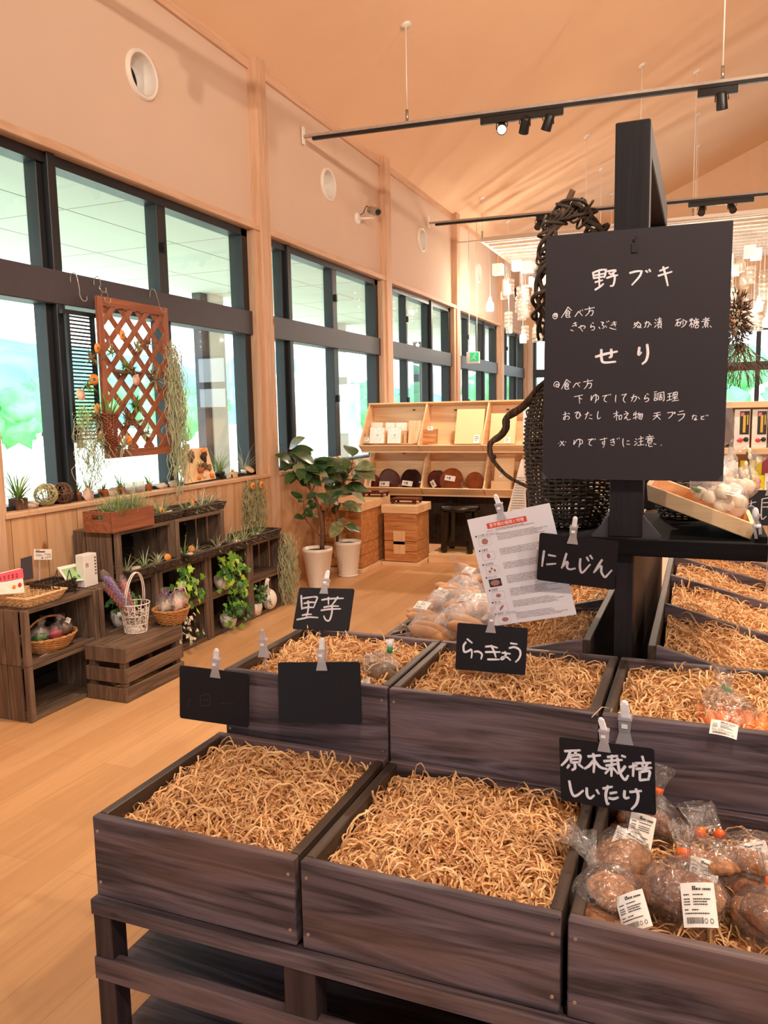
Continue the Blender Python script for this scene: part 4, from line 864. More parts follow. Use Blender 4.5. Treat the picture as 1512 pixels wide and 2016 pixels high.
def blades(mb, c, n, L, r0=.012, spread=1.0, wd=.004, droop=.8, seed=0, mats=1, up=.35, jitter=.3, lowest=None):
    """spiky rosette: flat tapering curved leaves"""
    rr = random.Random(seed); c = Vector(c)
    for k in range(n):
        a = rr.uniform(0, 2*PI); el = rr.uniform(up, 1.45)*1.0; l = L*rr.uniform(1-jitter, 1+jitter*.5)
        d = Vector((math.cos(a)*math.cos(el)*spread, math.sin(a)*math.cos(el)*spread, math.sin(el))); p = c+Vector((math.cos(a), math.sin(a), 0))*r0*rr.random()
        pts = [p.copy()]; m = 6
        for i in range(m):
            d = (d+Vector((math.cos(a)*.06, math.sin(a)*.06, -droop*.16*(i/m+.2)))+Vector((rr.uniform(-1, 1), rr.uniform(-1, 1), rr.uniform(-1, 1)))*.06).normalized(); p = p+d*l/m
            if lowest is not None: p.z = max(p.z, lowest)
            pts.append(p.copy())
        sd_ = Vector((-math.sin(a), math.cos(a), 0)); vs = []
        for i, q in enumerate(pts):
            w_ = wd*(1-(i/m))**.8+.0004; vs += [q-sd_*w_, q+Vector((0, 0, -w_*.35)), q+sd_*w_]
        mb.add(vs, [(3*i+j, 3*i+j+1, 3*i+j+4, 3*i+j+3) for i in range(m) for j in (0, 1)], rr.randrange(mats), True)
    return mb
def moss(name_label, top, L, width, n, seed, group='hanging spanish moss', mats=None, depth=.03, cat='spanish moss', strand=.0019):
    rg = np.random.default_rng(seed); top = np.array(top); V = []; k = 22
    t0 = rg.uniform(-1, 1, (n, 2)); l = L*rg.uniform(.3, 1.0, n)**.7
    s = np.linspace(0, 1, k)
    P = np.zeros((n, k, 3)); wander = np.cumsum(rg.normal(0, 1, (n, k, 2)), 1)*.009
    curl = np.stack([np.sin(s[None]*rg.uniform(8, 26, n)[:,None]+rg.uniform(0, 6, n)[:,None]), np.cos(s[None]*rg.uniform(8, 26, n)[:,None]+rg.uniform(0, 6, n)[:,None])], -1)*rg.uniform(.008, .026, n)[:,None,None]
    st_ = rg.uniform(0, .62, n)*(L-l*.6).clip(0)/L
    P[...,0] = top[0]+t0[:,0:1]*depth+wander[...,0]*.7+curl[...,0]
    P[...,1] = top[1]+t0[:,1:2]*width*(.45+.55*np.sin(np.clip(s[None]*.8+.25, 0, 1)*PI))+wander[...,1]+curl[...,1]
    P[...,2] = top[2]-st_[:,None]*L-s[None]*l[:,None]
    P[...,0] = np.maximum(P[...,0], top[0]-depth)
    P[...,2] = np.maximum(P[...,2], .004)
    phi = rg.uniform(0, PI, (n, 1)); W1 = np.stack([np.cos(phi), np.sin(phi), 0*phi], -1)*strand*np.ones((n, k, 1))
    W2 = np.stack([-np.sin(phi), np.cos(phi), 0*phi], -1)*strand*np.ones((n, k, 1))
    ob = ribbons(np.concatenate([P, P]), np.concatenate([W1, W2]), mats or [M['moss'], M['moss']], 'spanish_moss')
    tag(ob, name_label, cat, group); return recenter(ob)
def ivy_leaf(mb, p, nrm, tipd, s, mi):
    nrm = Vector(nrm).normalized(); tipd = Vector(tipd); tipd = (tipd-nrm*tipd.dot(nrm)).normalized(); sd_ = nrm.cross(tipd); p = Vector(p)
    out = [(0, 0), (-.25, -.12), (-.62, .02), (-.42, .28), (-.55, .52), (-.24, .56), (0, 1.0), (.24, .56), (.55, .52), (.42, .28), (.62, .02), (.25, -.12)]
    vs = [p+(sd_*x+tipd*(y+.0))*s-nrm*(x*x*.25+max(0, y-.4)**2*.3)*s for x, y in out]+[p+tipd*.3*s+nrm*.03*s]
    k = len(out); mb.add(vs, [(i, (i+1) % k, k) for i in range(k)], mi, True)
def ivy(t, pot_c, drops, n, seed, s=(.022, .038), mats=('ivy', 'ivy2', 'ivyd'), outdir=(1, 0, 0)):
    rr = random.Random(seed); lm = MB(); vm = MB(); pot_c = Vector(pot_c); o = Vector(outdir)
    for (dx, dy, dz) in drops:
        e = pot_c+Vector((dx, dy, dz)); m = 8; pts = []
        for i in range(m+1):
            q = i/m; b_ = pot_c.lerp(e, q)+o*.06*math.sin(PI*min(1, q*1.2))*(1 if dz < 0 else .6)+Vector((0, 0, .05*math.sin(PI*q)))
            b_ += Vector((rr.uniform(-1, 1), rr.uniform(-1, 1), rr.uniform(-1, 1)))*.01; b_.z = max(b_.z, .012); pts.append(b_)
        vm.tube(pts, .0016, 5)
        for k in range(n):
            q = rr.random()*m; i = min(int(q), m-1); p = pts[i].lerp(pts[i+1], q-i)+Vector((rr.uniform(-.02, .04), rr.uniform(-.04, .04), rr.uniform(-.03, .03))); p.z = max(p.z, .02)
            ivy_leaf(lm, p, o+Vector((rr.uniform(-.4, .4), rr.uniform(-.7, .7), rr.uniform(.1, .9))), Vector((rr.uniform(-.3, .5), rr.uniform(-1, 1), rr.uniform(-1, .2))), rr.uniform(*s)*1.2, rr.choice([0, 0, 1, 1, 2]))
    lm.build('leaves', [M[x] for x in mats], t); vm.build('vines', M['ivyd'], t)

# ------------------------------------------------------------ things on the stand
bk_ = thing('willow_basket', 'dark woven willow basket with a crooked branch handle on the stand tray', 'basket', (-.365, 2.36, 1.159))
c = (-.365, 2.36, 1.159)
wicker(bk_, [(.088, .004), (.112, .06), (.122, .16), (.128, .24), (.124, .31), (.108, .37), (.085, .405)], c, M['wickd'], stakes=34, rows=34, rad=.0042, amp=.005, sy=.85)
hm = MB(); hp = [at(x, y, 1, 2.33) for x, y in ((1085, 745), (1062, 762), (1030, 800), (998, 822), (996, 842), (985, 858), (966, 872), (965, 892), (975, 912), (1000, 938), (1034, 956), (1050, 962))]
P_ = catmull(hp, 4); hm.tube(P_, [.0085+.0032*noise.noise(Vector((i*.45, 3, 0)))+.003*math.sin(i*.12) for i in range(len(P_))], 9)
for i in (14, 22, 30): hm.ell(P_[i]+Vector((.006, 0, .004)), .008, .007, .007, n=8, m=6, bumpy=.5, seed=i)
hm.build('branch_handle', M['bark'], bk_)
wr = thing('vine_wreath', 'twisted dark vine garland arching from behind the slate board, stub on top', 'garland', (-.355, 2.20, 1.70))
wm = MB(); base = [at(x, y, 1, 2.28) for x, y in ((1072, 660), (1066, 600), (1070, 540), (1080, 490), (1083, 450), (1098, 424), (1122, 412), (1148, 420), (1166, 440), (1178, 462), (1182, 500))]
bp_ = catmull(base, 8)
for s_ in range(7):
    rr = random.Random(s_); ph = s_*.9; pts = []
    for i, p in enumerate(bp_):
        q = i/len(bp_); w_ = .018+.010*math.sin(q*9+s_); pts.append(p+Vector((w_*math.cos(ph+i*.42*(1 if s_ % 2 else -1)), w_*math.sin(ph+i*.42), w_*.8*math.sin(ph*2+i*.3))))
    wm.tube(pts, rr.uniform(.004, .0062), 7)
for s_ in range(12):
    rr = random.Random(40+s_); p0 = bp_[rr.randrange(20, 70)]; a = rr.uniform(0, 6)
    wm.tube([p0+Vector((math.cos(a+q)*.03, math.sin(a+q)*.02, .028*math.sin(q*1.3+a))) for q in np.linspace(0, 4.5, 14)], .0035, 6)
wm.build('vines', M['twigd'], wr)
MB().tube(catmull([at(x, y, 1, 2.27) for x, y in ((1106, 428), (1112, 408), (1120, 392), (1128, 374))], 4), [.0085]*13, 9).build('stub', M['twig'], wr)
MB().add([at(x, y, 1, 2.3) for x, y in ((1068, 560), (1048, 545), (1058, 520))], [(0, 1, 2)]).build('paper_tag', M['paper'], wr)
dr = thing('dried_flower_bunch', 'dried brown flower and twig bunch in clear wrap right of the slate board', 'dried flowers', tuple(at(1452, 640, 1, 2.35)))
dm = MB(); rr = random.Random(3); cc = at(1450, 632, 1, 2.35)
for k in range(420):
    d = Vector((rr.gauss(0, 1), rr.gauss(0, 1), rr.gauss(0, 1))).normalized(); r_ = rr.uniform(.4, 1)
    p = cc+Vector((d.x*.034, d.y*.04, d.z*.075))*r_; q = p+d*rr.uniform(.008, .018)+Vector((0, 0, rr.uniform(-.008, .008)))
    dm.tube([p, (p+q)/2+Vector((rr.uniform(-1, 1), 0, rr.uniform(-1, 1)))*.003, q], [.0012, .0022, .0006], 4, rr.randrange(2))
for k in range(90):
    d = Vector((rr.gauss(0, .6), rr.gauss(0, .6), -1)).normalized(); p = cc+Vector((rr.uniform(-.03, .03), 0, -.06)); pts = [p+d*.02*i+Vector((rr.uniform(-1, 1), rr.uniform(-1, 1), 0))*.006 for i in range(7)]
    dm.tube(pts, .0008, 4, 1)
dm.build('dried_twigs', [M['twigd'], M['twig']], dr)
wp = MB(); wp.add([at(1432, 720, 1, 2.30), at(1455, 722, 1, 2.26), at(1447, 690, 1, 2.26), at(1438, 645, 1, 2.30)], [(0, 1, 2, 3)]); wp.build('wrap', M['bagm'], dr)
b2_ = thing('willow_basket', 'small dark willow basket at the back of the stand tray, behind the honey wooden box', 'basket', (-.055, 2.62, 1.159))
wicker(b2_, [(.065, .003), (.078, .05), (.084, .11)], (-.055, 2.615, 1.159), M['wickd'], stakes=22, rows=12, rad=.004); rim(b2_, (-.055, 2.615, 1.159), .084, .112, M['wickd'], .005)
# sloped wooden box with white roots
bx_ = thing('sloped_wooden_box', 'honey coloured wooden box sloping down on the stand tray', 'box', (0, 2.3, 1.159))
def P3(x, z, y): return Vector((x, y, z))
A0, A1, B1, B0 = (-.138, 1.300), (.128, 1.200), (.118, 1.160), (-.134, 1.256)
for y in (2.20, 2.50): MB().prism([P3(*A0, y), P3(*B0, y), P3(*B1, y), P3(*A1, y)], (0, .012, 0)).build('side_board', M['pine'], bx_, bevel=.002)
MB().prism([P3(-.134, 1.262, 2.212), P3(-.134, 1.254, 2.212), P3(.12, 1.16, 2.212), P3(.12, 1.168, 2.212)], (0, .29, 0)).build('bottom', M['cedarx'], bx_)
MB().prism([P3(.128, 1.200, 2.212), P3(.116, 1.203, 2.212), P3(.108, 1.163, 2.212), P3(.118, 1.16, 2.212)], (0, .29, 0)).build('lip', M['pine'], bx_)
MB().prism([P3(-.138, 1.300, 2.212), P3(-.126, 1.296, 2.212), P3(-.122, 1.256, 2.212), P3(-.134, 1.256, 2.212)], (0, .29, 0)).build('end_board', M['cedarx'], bx_)
for k, (px, py, yy, lb) in enumerate(((1400, 968, 2.27, 'upper'), (1440, 985, 2.27, 'front'), (1455, 962, 2.38, 'rear'), (1412, 940, 2.42, 'topmost'))):
    p = at(px, py, 1, yy); t = thing('white_root_bag', 'clear bag of white roots in the honey wooden box, ' + lb + ' one of four', 'bagged roots', tuple(p), 'bags of white roots'); rr = random.Random(k+70)
    for q in range(6): MB().ell(p+Vector((rr.uniform(-.03, .03), rr.uniform(-.03, .03), rr.uniform(-.014, .014)-.3*0)), .024, .02, .019, eul(0, 20, rr.uniform(0, 90)), 12, 8, 0, .25, q+k).build('root', M['ginger'], t)
    b_ = MB(); bag_shell(b_, p+Vector((0, 0, .005)), (-.5 if k < 2 else .4, .2, .7), .10, .055, seed=k*3.3, flat=.7, tuft=.04); b_.build('bag', M['bagm'], t)
    if k == 0: MB().tube([p+Vector((-.045, -.02, .01)), p+Vector((-.028, -.035, .004))], .006, 7).build('tie', M['greend'], t)
    if k in (1, 3): price_label(t, p+Vector((.0, -.045, .028)), eul(-50, 10, -10), .04, .028)
t = thing('spring_clip', 'clear spring clamp on the right end of the stand tray', 'clip', tuple(at(1492, 1040, 1, 2.14)))
for d in (-1, 1):
    MB().bar(at(1493+d*4, 1060, 1, 2.135), at(1490+d*6, 1035, 1, 2.135), .012, .007).bar(at(1490+d*6, 1035, 1, 2.135), at(1488-d*7, 1012, 1, 2.135), .012, .006).build('jaw', M['acrylic'], t)
MB().tube([at(1484, 1036, 1, 2.13), at(1498, 1036, 1, 2.13)], .005, 10).build('pin', M['tabw'], t)
MB().ell(at(1487, 1010, 1, 2.135), .008, .006, .014).build('tab', M['tabw'], t)
for k, (p_, q_) in enumerate((((1478, 985), (1436, 905)), ((1480, 985), (1470, 890)), ((1476, 990), (1455, 930)))):
    t = thing('bud_twig', 'thin brown twig with pale buds beside the white roots, ' + ['leaning far left', 'standing tallest', 'short middle one'][k], 'twig', tuple(at(*p_, 1, 2.5)))
    a, b_ = at(*p_, 1, 2.5), at(*q_, 1, 2.55); MB().tube([a, a.lerp(b_, .5)+Vector((.004, 0, 0)), b_], [.004, .0035, .0025], 7).build('stem', M['twigd'], t)
    bm_ = MB(); 
    for s_ in (.55, .72, .88, 1.0): bm_.ell(a.lerp(b_, s_)+Vector((.006*(-1)**int(s_*10), 0, .003)), .006, .006, .010, n=8, m=6)
    bm_.build('bud', M['ginger'], t)
t = thing('hanging_produce_bag', 'tall clear bag of dried goods hanging beside the slate board edge', 'bag', tuple(at(1428, 840, 1, 2.45)))
b_ = MB(); vs = [at(1418, 775, 1, 2.45), at(1436, 775, 1, 2.45), at(1455, 865, 1, 2.45), at(1420, 880, 1, 2.45)]
b_.prism(vs, (0, .03, 0)); b_.build('bag', M['bagm'], t)
MB().prism([at(1418, 822, 1, 2.455), at(1432, 822, 1, 2.455), at(1446, 862, 1, 2.455), at(1420, 874, 1, 2.455)], (0, .02, 0)).build('contents', M['twig'], t)
t = thing('glass_bottle', 'small clear bottle behind the lower right corner of the slate board', 'bottle', tuple(at(1437, 940, 1, 2.5)))
pb_ = at(1437, 940, 1, 2.5)-Vector((0, 0, 0)); MB().lathe([(.001, 0), (.018, 0), (.02, .01), (.02, .055), (.012, .068), (.008, .075), (.008, .088)], pb_, 18).build('glass', M['clear'], t)
MB().lathe([(.0205, .02), (.0205, .045)], pb_, 18).build('label', M['label'], t)

# ------------------------------------------------------------ back display shelf and the things on it
sh = thing('tilted_display_shelf', 'pale pine two tier display shelf with tilted open compartments against the windows', 'shelf', (-2.4, 7.7, 0))
XL0, XU1, XL1 = -3.34, -1.30, -1.655
def tier(x0, x1, prof, back, divs, lip, nm):
    for x in [x0] + divs + [x1-.018]: MB().prism([(x, y, z) for y, z in prof], (.018, 0, 0)).build('divider', M['piney'], sh, bevel=.002)
    (yb0, zb0), (yb1, zb1) = back
    MB().prism([(x0, yb0, zb0), (x0, yb1, zb1), (x0, yb1+.012, zb1), (x0, yb0+.012, zb0)], (x1-x0, 0, 0)).build('back_board', M['pine'], sh)
    (ya, za), (yb, zb) = lip
    MB().prism([(x0, ya, za), (x0, yb, zb), (x0, yb+.02, zb+.006), (x0, ya+.02, za+.006)], (x1-x0, 0, 0)).build('front_lip', M['pine'], sh, bevel=.002)
    MB().prism([(x0, yb, zb), (x0, yb1, zb1), (x0, yb1, zb1-.016), (x0, yb, zb-.016)], (x1-x0, 0, 0)).build('shelf_floor', M['pine'], sh)
    return
tier(XL0, XU1, [(7.88, 1.592), (7.58, 1.165), (7.66, 1.105), (7.95, 1.20), (7.99, 1.56)], ((7.99, 1.56), (7.95, 1.20)), [-2.69, -2.03], ((7.58, 1.165), (7.66, 1.105)), 'upper')
MB().prism([(XL0, 7.87, 1.59), (XL0, 8.0, 1.56), (XL0, 8.0, 1.575), (XL0, 7.87, 1.606)], (XU1-XL0, 0, 0)).build('top_board', M['pine'], sh, bevel=.002)
tier(XL0+.02, XL1, [(7.86, 1.10), (7.64, .725), (7.72, .655), (7.95, .73), (7.98, 1.10)], ((7.98, 1.10), (7.95, .74)), [-2.69, -2.03], ((7.64, .725), (7.72, .655)), 'lower')
for x in (-3.2, -2.47, -1.75): MB().box(x, x+.05, 7.9, 7.94, .09, .70).build('upright', M['black'], sh)
MB().box(-2.53, -1.6, 7.42, 8.0, .0, .095).build('plinth', M['pine'], sh, bevel=.003)
for px, py in ((815, 807), (897, 807), (795, 892), (1000, 806)): 
    p = at(px, py, 1, 7.94); MB().ell(p, .02, .01, .008, n=10, m=6).build('screw_cap', M['twigd'], sh)
gm = MB()
for x in np.arange(-3.25, -1.6, .03): gm.bar((x, 7.965, .1), (x, 7.965, .68), .004, .004)
for z in np.arange(.1, .68, .03): gm.bar((-3.25, 7.965, z), (-1.62, 7.965, z), .004, .004)
gm.box(-3.25, -1.62, 7.985, 7.99, .1, .68)
gm.build('mesh_back', M['twigd'], sh)
def leaning(name, label, cat, px0, py0, px1, py1, Y0, mat, th=.015, lean=.10, group=None, tagged=None):
    """flat thing leaning on a compartment back: foot row py1, top row py0"""
    a, b_ = at(px0, py1, 1, Y0), at(px1, py1, 1, Y0); top = at(px0, py0, 1, Y0+lean).z; tl_ = at(px0, py0, 1, Y0+lean)
    t = thing(name, label, cat, tuple((a+b_)/2), group)
    dx = tl_.x-a.x
    MB().prism([a, b_, b_+Vector((dx*.2, lean, top-a.z)), a+Vector((dx*.2, lean, top-a.z))], (0, th, .0)).build('board', mat, t, bevel=.002)
    if tagged:
        u, v, w_, h_ = tagged; c = a.lerp(b_, u)+Vector((dx*.2, lean, top-a.z))*v+Vector((0, -.004, 0)); 
        cdp = Card(c, (-math.degrees(math.atan2(lean, top-a.z)), 0, 0), w_, h_); q = MB(); lrect(q, cdp, 0, 0, 1, 1, .001); o = q.build('price_tag', M['label'], t)
        q = MB(); 
        for vv in (.2, .4, .6): lrect(q, cdp, .15, vv, .15+rr.uniform(.4, .7), vv+.08, .002)
        q.build('print', M['print_'], o)
    return t
Yu, Yl = 7.69, 7.75
leaning('cutting_board', 'large pale blank board leaning in the upper middle compartment', 'board', 894, 806, 949, 874, Yu, M['plywood'], .015, .15, None, (.80, .14, .055, .09))
leaning('wooden_tray', 'pale board with a tag in the upper right compartment by the crooked branch', 'board', 962, 814, 1013, 874, Yu, M['plywood'], .02, .14, None, (.72, .12, .06, .06))
leaning('carved_block', 'carved wooden block standing in the upper middle compartment', 'carving', 829, 845, 858, 874, Yu, M['cedarx'], .06, .03, None, (.6, 1.05, .06, .04))
for k, (x0, x1, y0, lb, mt) in enumerate(((712, 728, 858, 'grey packet at the far left of the top shelf compartment', 'stone'), (727, 755, 842, 'clear pack of craft pieces in the wooden rack, left one', 'pack'), (762, 788, 842, 'clear pack of craft pieces in the wooden rack, right one', 'pack'))):
    leaning('craft_packet', lb, 'packet', x0, y0, x1, 873, Yu-.03, M['stone'] if k == 0 else M['packw'], .02, .04, 'packets on the top shelf', (.6, .5, .05, .04))
for k, (x0, x1, lb) in enumerate(((730, 752, 'left'), (758, 776, 'middle'), (778, 800, 'right'))):
    leaning('craft_packet', 'small carded trinket in the rear row of the upper left compartment, %s one' % lb, 'packet', x0, 832, x1, 850, Yu+.10, M['packw'], .01, .03, 'packets on the top shelf', (.5, .4, .05, .03))
for k, (x0, x1) in enumerate(((803, 812), (812, 822), (820, 828))):
    leaning('chopstick_pack', 'upright clear pack of pale chopsticks beside the first divider, ' + ['left', 'middle', 'right'][k] + ' one', 'packet', x0, 828, x1, 873, Yu, M['pinez'], .012, .05, 'chopstick packs')
t = thing('small_wooden_rack', 'low wooden two cell rack in the upper left compartment', 'rack', tuple(at(758, 874, 1, Yu)))
a = at(722, 873, 1, Yu); b_ = at(797, 873, 1, Yu); zt_ = at(722, 851, 1, Yu).z
for q in (0, .47, 1): MB().box(a.x+(b_.x-a.x)*q-.006, a.x+(b_.x-a.x)*q+.006, Yu-.005, Yu+.12, a.z, zt_).build('divider', M['piney'], t)
MB().box(a.x, b_.x, Yu+.1, Yu+.11, a.z, zt_+.01).build('back', M['pine'], t)
# lacquer trays in the lower tier
def lacquer(label, px, py, rpx, mat, shape, Y0=Yl, lab=None, sx=1.0):
    c = at(px, py, 1, Y0); r = (at(px+rpx, py, 1, Y0)-c).length; t = thing('lacquer_tray', label, 'tray', tuple(c-Vector((0, 0, r))), 'lacquered wooden trays on the lower shelf')
    pts = []
    for k in range(36):
        a = 2*PI*k/36; q = r*(1+(-.10*math.exp(-((a-PI/2)/.25)**2) if shape == 'heart' else 0)+(.05*math.cos(3*a) if shape == 'leaf' else 0))
        z = q*math.sin(a); z = max(z, -r*.86); pts.append(Vector((c.x+q*math.cos(a)*sx, Y0+(z+r)*.34, c.z+z)))
    MB().prism(pts, (0, .022, -.006)).build('plate', mat, t, bevel=.006, seg=2)
    ctr = Vector((c.x, Y0+r*.34, c.z))
    ring = [ctr+(p-ctr)*.92+Vector((0, -.003, .001)) for p in pts]
    MB().tube(ring+ring[:1], .005, 6, cap=False).build('raised_rim', mat, t)
    if lab:
        lx, ly, w_, h_, ro = lab; p = at(lx, ly, 1, Y0+.02); cdp = Card(p+Vector((0, -.035+(p.z-c.z+r)*.0, 0)), (-18, ro, 0), w_, h_); q = MB(); lrect(q, cdp, 0, 0, 1, 1, 0); o = q.build('price_tag', M['label'], t)
        q = MB(); lrect(q, cdp, .38, .25, .55, .7, .001); lrect(q, cdp, .2, .3, .3, .6, .001); lrect(q, cdp, .9, .4, .94, .55, .001); q.build('print', M['print_'], o)
lacquer('dark red round lacquer tray at the left end of the lower shelf', 730, 950, 15, M['lacq'], 'round', Yl+.02, (729, 950, .05, .10, 0))
lacquer('dark red leaf shaped lacquer tray second on the lower shelf', 762, 946, 21, M['lacq'], 'leaf', Yl, (759, 952, .115, .055, 0))
lacquer('blackish heart topped lacquer tray before the first lower divider', 806, 944, 20, M['lacqd'], 'heart', Yl, (804, 951, .115, .055, 6))
lacquer('red heart topped lacquer tray leaning behind the brown round one', 857, 944, 18, M['lacq'], 'heart', Yl+.06, (855, 952, .05, .08, -35))
lacquer('brown round lacquer tray with a white tag, middle of the lower shelf', 886, 946, 23, M['lacqo'], 'round', Yl-.02, (888, 941, .11, .055, 8))
lacquer('amber two tone round lacquer tray right of the brown one', 932, 948, 18, M['lacqo'], 'round', Yl, (919, 962, .06, .02, 0))
leaning('notched_tray', 'pale wooden frame tray with corner notches in the lower right compartment', 'frame', 972, 896, 1010, 950, Yl+.02, M['plywood'], .02, .10, None, (.35, .32, .035, .07))
leaning('small_wooden_box', 'small pale wooden box at the foot of the notched frame tray', 'box', 966, 947, 1006, 967, Yl-.03, M['plywood'], .06, .02)
# right hand shelf with packs
s2 = thing('product_shelf', 'pale pine shelf of packaged goods right of the slate board', 'shelf', (1.2, 7.8, 0))
zt2, zm2, zl2 = at(1480, 790, 1, 7.6).z, at(1480, 882, 1, 7.6).z, at(1480, 985, 1, 7.6).z
for z in (zt2, zm2, zl2): MB().box(.15, 2.4, 7.6, 8.0, z-.055, z).build('shelf_board', M['pine'], s2, bevel=.003)
MB().box(.15, 2.4, 7.98, 8.0, .0, zt2).build('back_board', M['pine'], s2)
for x in (.15, 2.38): MB().box(x, x+.02, 7.61, 7.98, 0, zt2-.056).build('side_board', M['piney'], s2)
for k, (px0, px1) in enumerate(((1444, 1475), (1479, 1509), (1512, 1542), (1545, 1575))):
    a, b_ = at(px0, 880, 1, 7.63), at(px1, 880, 1, 7.63); zt_ = at(px0, 806, 1, 7.63).z
    t = thing('seasoning_box', 'white and black box with gold print on the upper product shelf, ' + ['at the left end', 'second', 'third', 'fourth'][k], 'box', tuple((a+b_)/2), 'boxes on the upper product shelf')
    MB().box(a.x, b_.x, 7.63, 7.72, zm2, zt_).build('carton', M['packw'], t, bevel=.003)
    w_ = b_.x-a.x; f = lambda u0, u1, v0, v1, nm, mt, e=.0: MB().box(a.x+w_*u0, a.x+w_*u1, 7.627-e, 7.631, zm2+(zt_-zm2)*v0, zm2+(zt_-zm2)*v1).build(nm, mt, t)
    f(.35, .95, .35, .95, 'dark_panel', M['packb']); f(.55, .72, .40, .85, 'gold_print', M['gold'], .002); f(.80, .88, .60, .86, 'gold_print', M['gold'], .002); f(.40, .62, .82, .92, 'pink_print', M['pink'], .003)
    MB().ell((a.x+w_*.78, 7.625, zm2+(zt_-zm2)*.22), w_*.17, .004, w_*.17, n=14).build('bean_print', M['packb'], t)
    MB().ell((a.x+w_*.42, 7.625, zm2+(zt_-zm2)*.2), w_*.2, .004, w_*.13, n=12, bumpy=.8, seed=k).build('pepper_print', M['red'], t)
for k, (px0, px1, py0, py1, lb, mt, mm) in enumerate(((1470, 1504, 935, 976, 'yellow snack pack with red and pink prints on the lower product shelf', 'yellow', 1), (1455, 1486, 906, 950, 'yellow pack behind the twigs on the lower product shelf', 'yellow', 0), (1487, 1500, 898, 936, 'yellow box upright behind the yellow snack pack', 'yellow', 0), (1500, 1530, 900, 930, 'dark pink and blue pack at the right edge of the lower shelf', 'crimson', 0), (1504, 1540, 932, 976, 'pale green pack at the right edge of the lower shelf', 'label', 0))):
    Yk = 7.66+.07*(k in (1, 2, 3)); a, b_ = at(px0, py1, 1, Yk), at(px1, py1, 1, Yk); zt_ = at(px0, py0, 1, Yk).z
    t = thing('snack_pack', lb, 'packet', tuple((a+b_)/2), 'packs on the lower product shelf')
    MB().box(a.x, b_.x, Yk, Yk+.05, max(zl2, a.z-.12 if k else a.z), zt_).build('pouch', M[mt], t, bevel=.01, seg=2)
    if mm:
        for q, (u, v, m3) in enumerate(((.3, .75, 'red'), (.65, .7, 'pink'), (.4, .4, 'packb'), (.62, .42, 'pink'), (.75, .25, 'packw'))): MB().ell((a.x+(b_.x-a.x)*u, Yk-.002, a.z+(zt_-a.z)*v), .022, .004, .022, n=10, bumpy=.6, seed=q).build('print', M[m3], t)
t = thing('chalk_shelf_sign', 'black chalk sign with a character 根 by the stand tray end', 'sign', tuple(at(1505, 985, 1, 3.2)))
cdk = Card(tuple(at(1514, 1000, 1, 3.2)), (-8, 0, 0), .2, .13); card_body(cdk, 'board', M['board'], t)
q = MB(); kk = homography([(0, 0), (100, 0), (100, 100), (0, 100)]); write(q, cdk, kk, '12,40 28,34/20,20 20,75/20,42 10,62/22,45 30,55/38,25 38,80 46,74/38,25 55,22 54,48/40,36 54,34/40,48 54,46/48,48 60,76/60,52 50,62', 0, 0, 1, .004); q.build('lettering', M['chalkg'], t)
clip('clear clip on a tall rod carrying the 根 sign', cdk, .5, 1.2, .1, .52)

# hive style boxes
def hive(label, x0, x1, y0, y1, h, loc_lab=None, lv=3):
    t = thing('cedar_box_hive', label, 'wooden hive', ((x0+x1)/2, (y0+y1)/2, 0), 'stacked cedar hive boxes')
    MB().box(x0-.02, x1+.035, y0-.03, y1+.01, 0.0, .035).build('foot_board', M['pine'], t, bevel=.002)
    zs = [.04, .04+(h-.12)*.22, .04+(h-.12)*.42, .04+(h-.12)*1.0]
    for i in range(3): MB().box(x0, x1, y0, y1, zs[i]+.002, zs[i+1]-.002).build('box_section', M['cedarx'], t, bevel=.003)
    for z in zs[1:3]: MB().box(x0+.10, x0+.22, y0-.012, y0-.001, z-.03, z+.10).build('joining_strip', M['pinez'], t, bevel=.002)
    MB().box(x0-.02, x1+.02, y0-.02, y1+.02, h-.08, h).build('lid', M['pine'], t, bevel=.004)
    return t
hive('cedar hive stack with pale lid in front of the dark stool', -2.915, -2.575, 7.20, 7.58, .60)
hive('cedar hive stack behind the smaller potted plant', -3.36, -2.975, 6.78, 7.18, .665)
hive('cedar hive stack furthest back, between the two others', -3.34, -2.99, 7.225, 7.50, .665)
t = thing('lacquer_stand', 'low carved red lacquer stand on the front hive lid', 'stand', tuple(at(802, 985, 1, 7.38)))
c = Vector((-2.745, 7.39, .60))
MB().box(c.x-.14, c.x+.14, c.y-.10, c.y+.10, .635, .655).build('top', M['lacq'], t, bevel=.008, seg=2)
for sx in (-1, 1):
    for sy in (-1, 1): MB().tube([c+Vector((sx*.10, sy*.07, .036)), c+Vector((sx*.125, sy*.085, .018)), c+Vector((sx*.115, sy*.08, .001))], [.02, .016, .012], 8).build('leg', M['lacq'], t)
t = thing('lacquer_stand', 'low red lacquer stand on the hive lid furthest back', 'stand', (-3.06, 7.36, .665))
MB().box(-3.19, -2.95, 7.28, 7.46, .695, .715).build('top', M['lacq'], t, bevel=.008, seg=2)
for sx in (-3.17, -2.97):
    for sy in (7.30, 7.44): MB().tube([(sx, sy, .70), (sx, sy, .6655)], [.015, .011], 8).build('leg', M['lacq'], t)
t = thing('dark_stool', 'black lacquered round topped stool on the shelf plinth', 'stool', (-2.25, 7.62, .096))
c = Vector((-2.26, 7.64, .096)); MB().lathe([(.001, .46), (.19, .46), (.2, .45), (.2, .43), (.18, .415), (.001, .415)], c, 36).build('seat', M['black_lac'], t)
for a in (45, 135, 225, 315):
    d = Vector((math.cos(math.radians(a)), math.sin(math.radians(a)), 0)); MB().bar(c+d*.19+Vector((0, 0, .001)), c+d*.17+Vector((0, 0, .414)), .05, .05, (d.x, d.y, 0)).build('leg', M['black_lac'], t, bevel=.004)
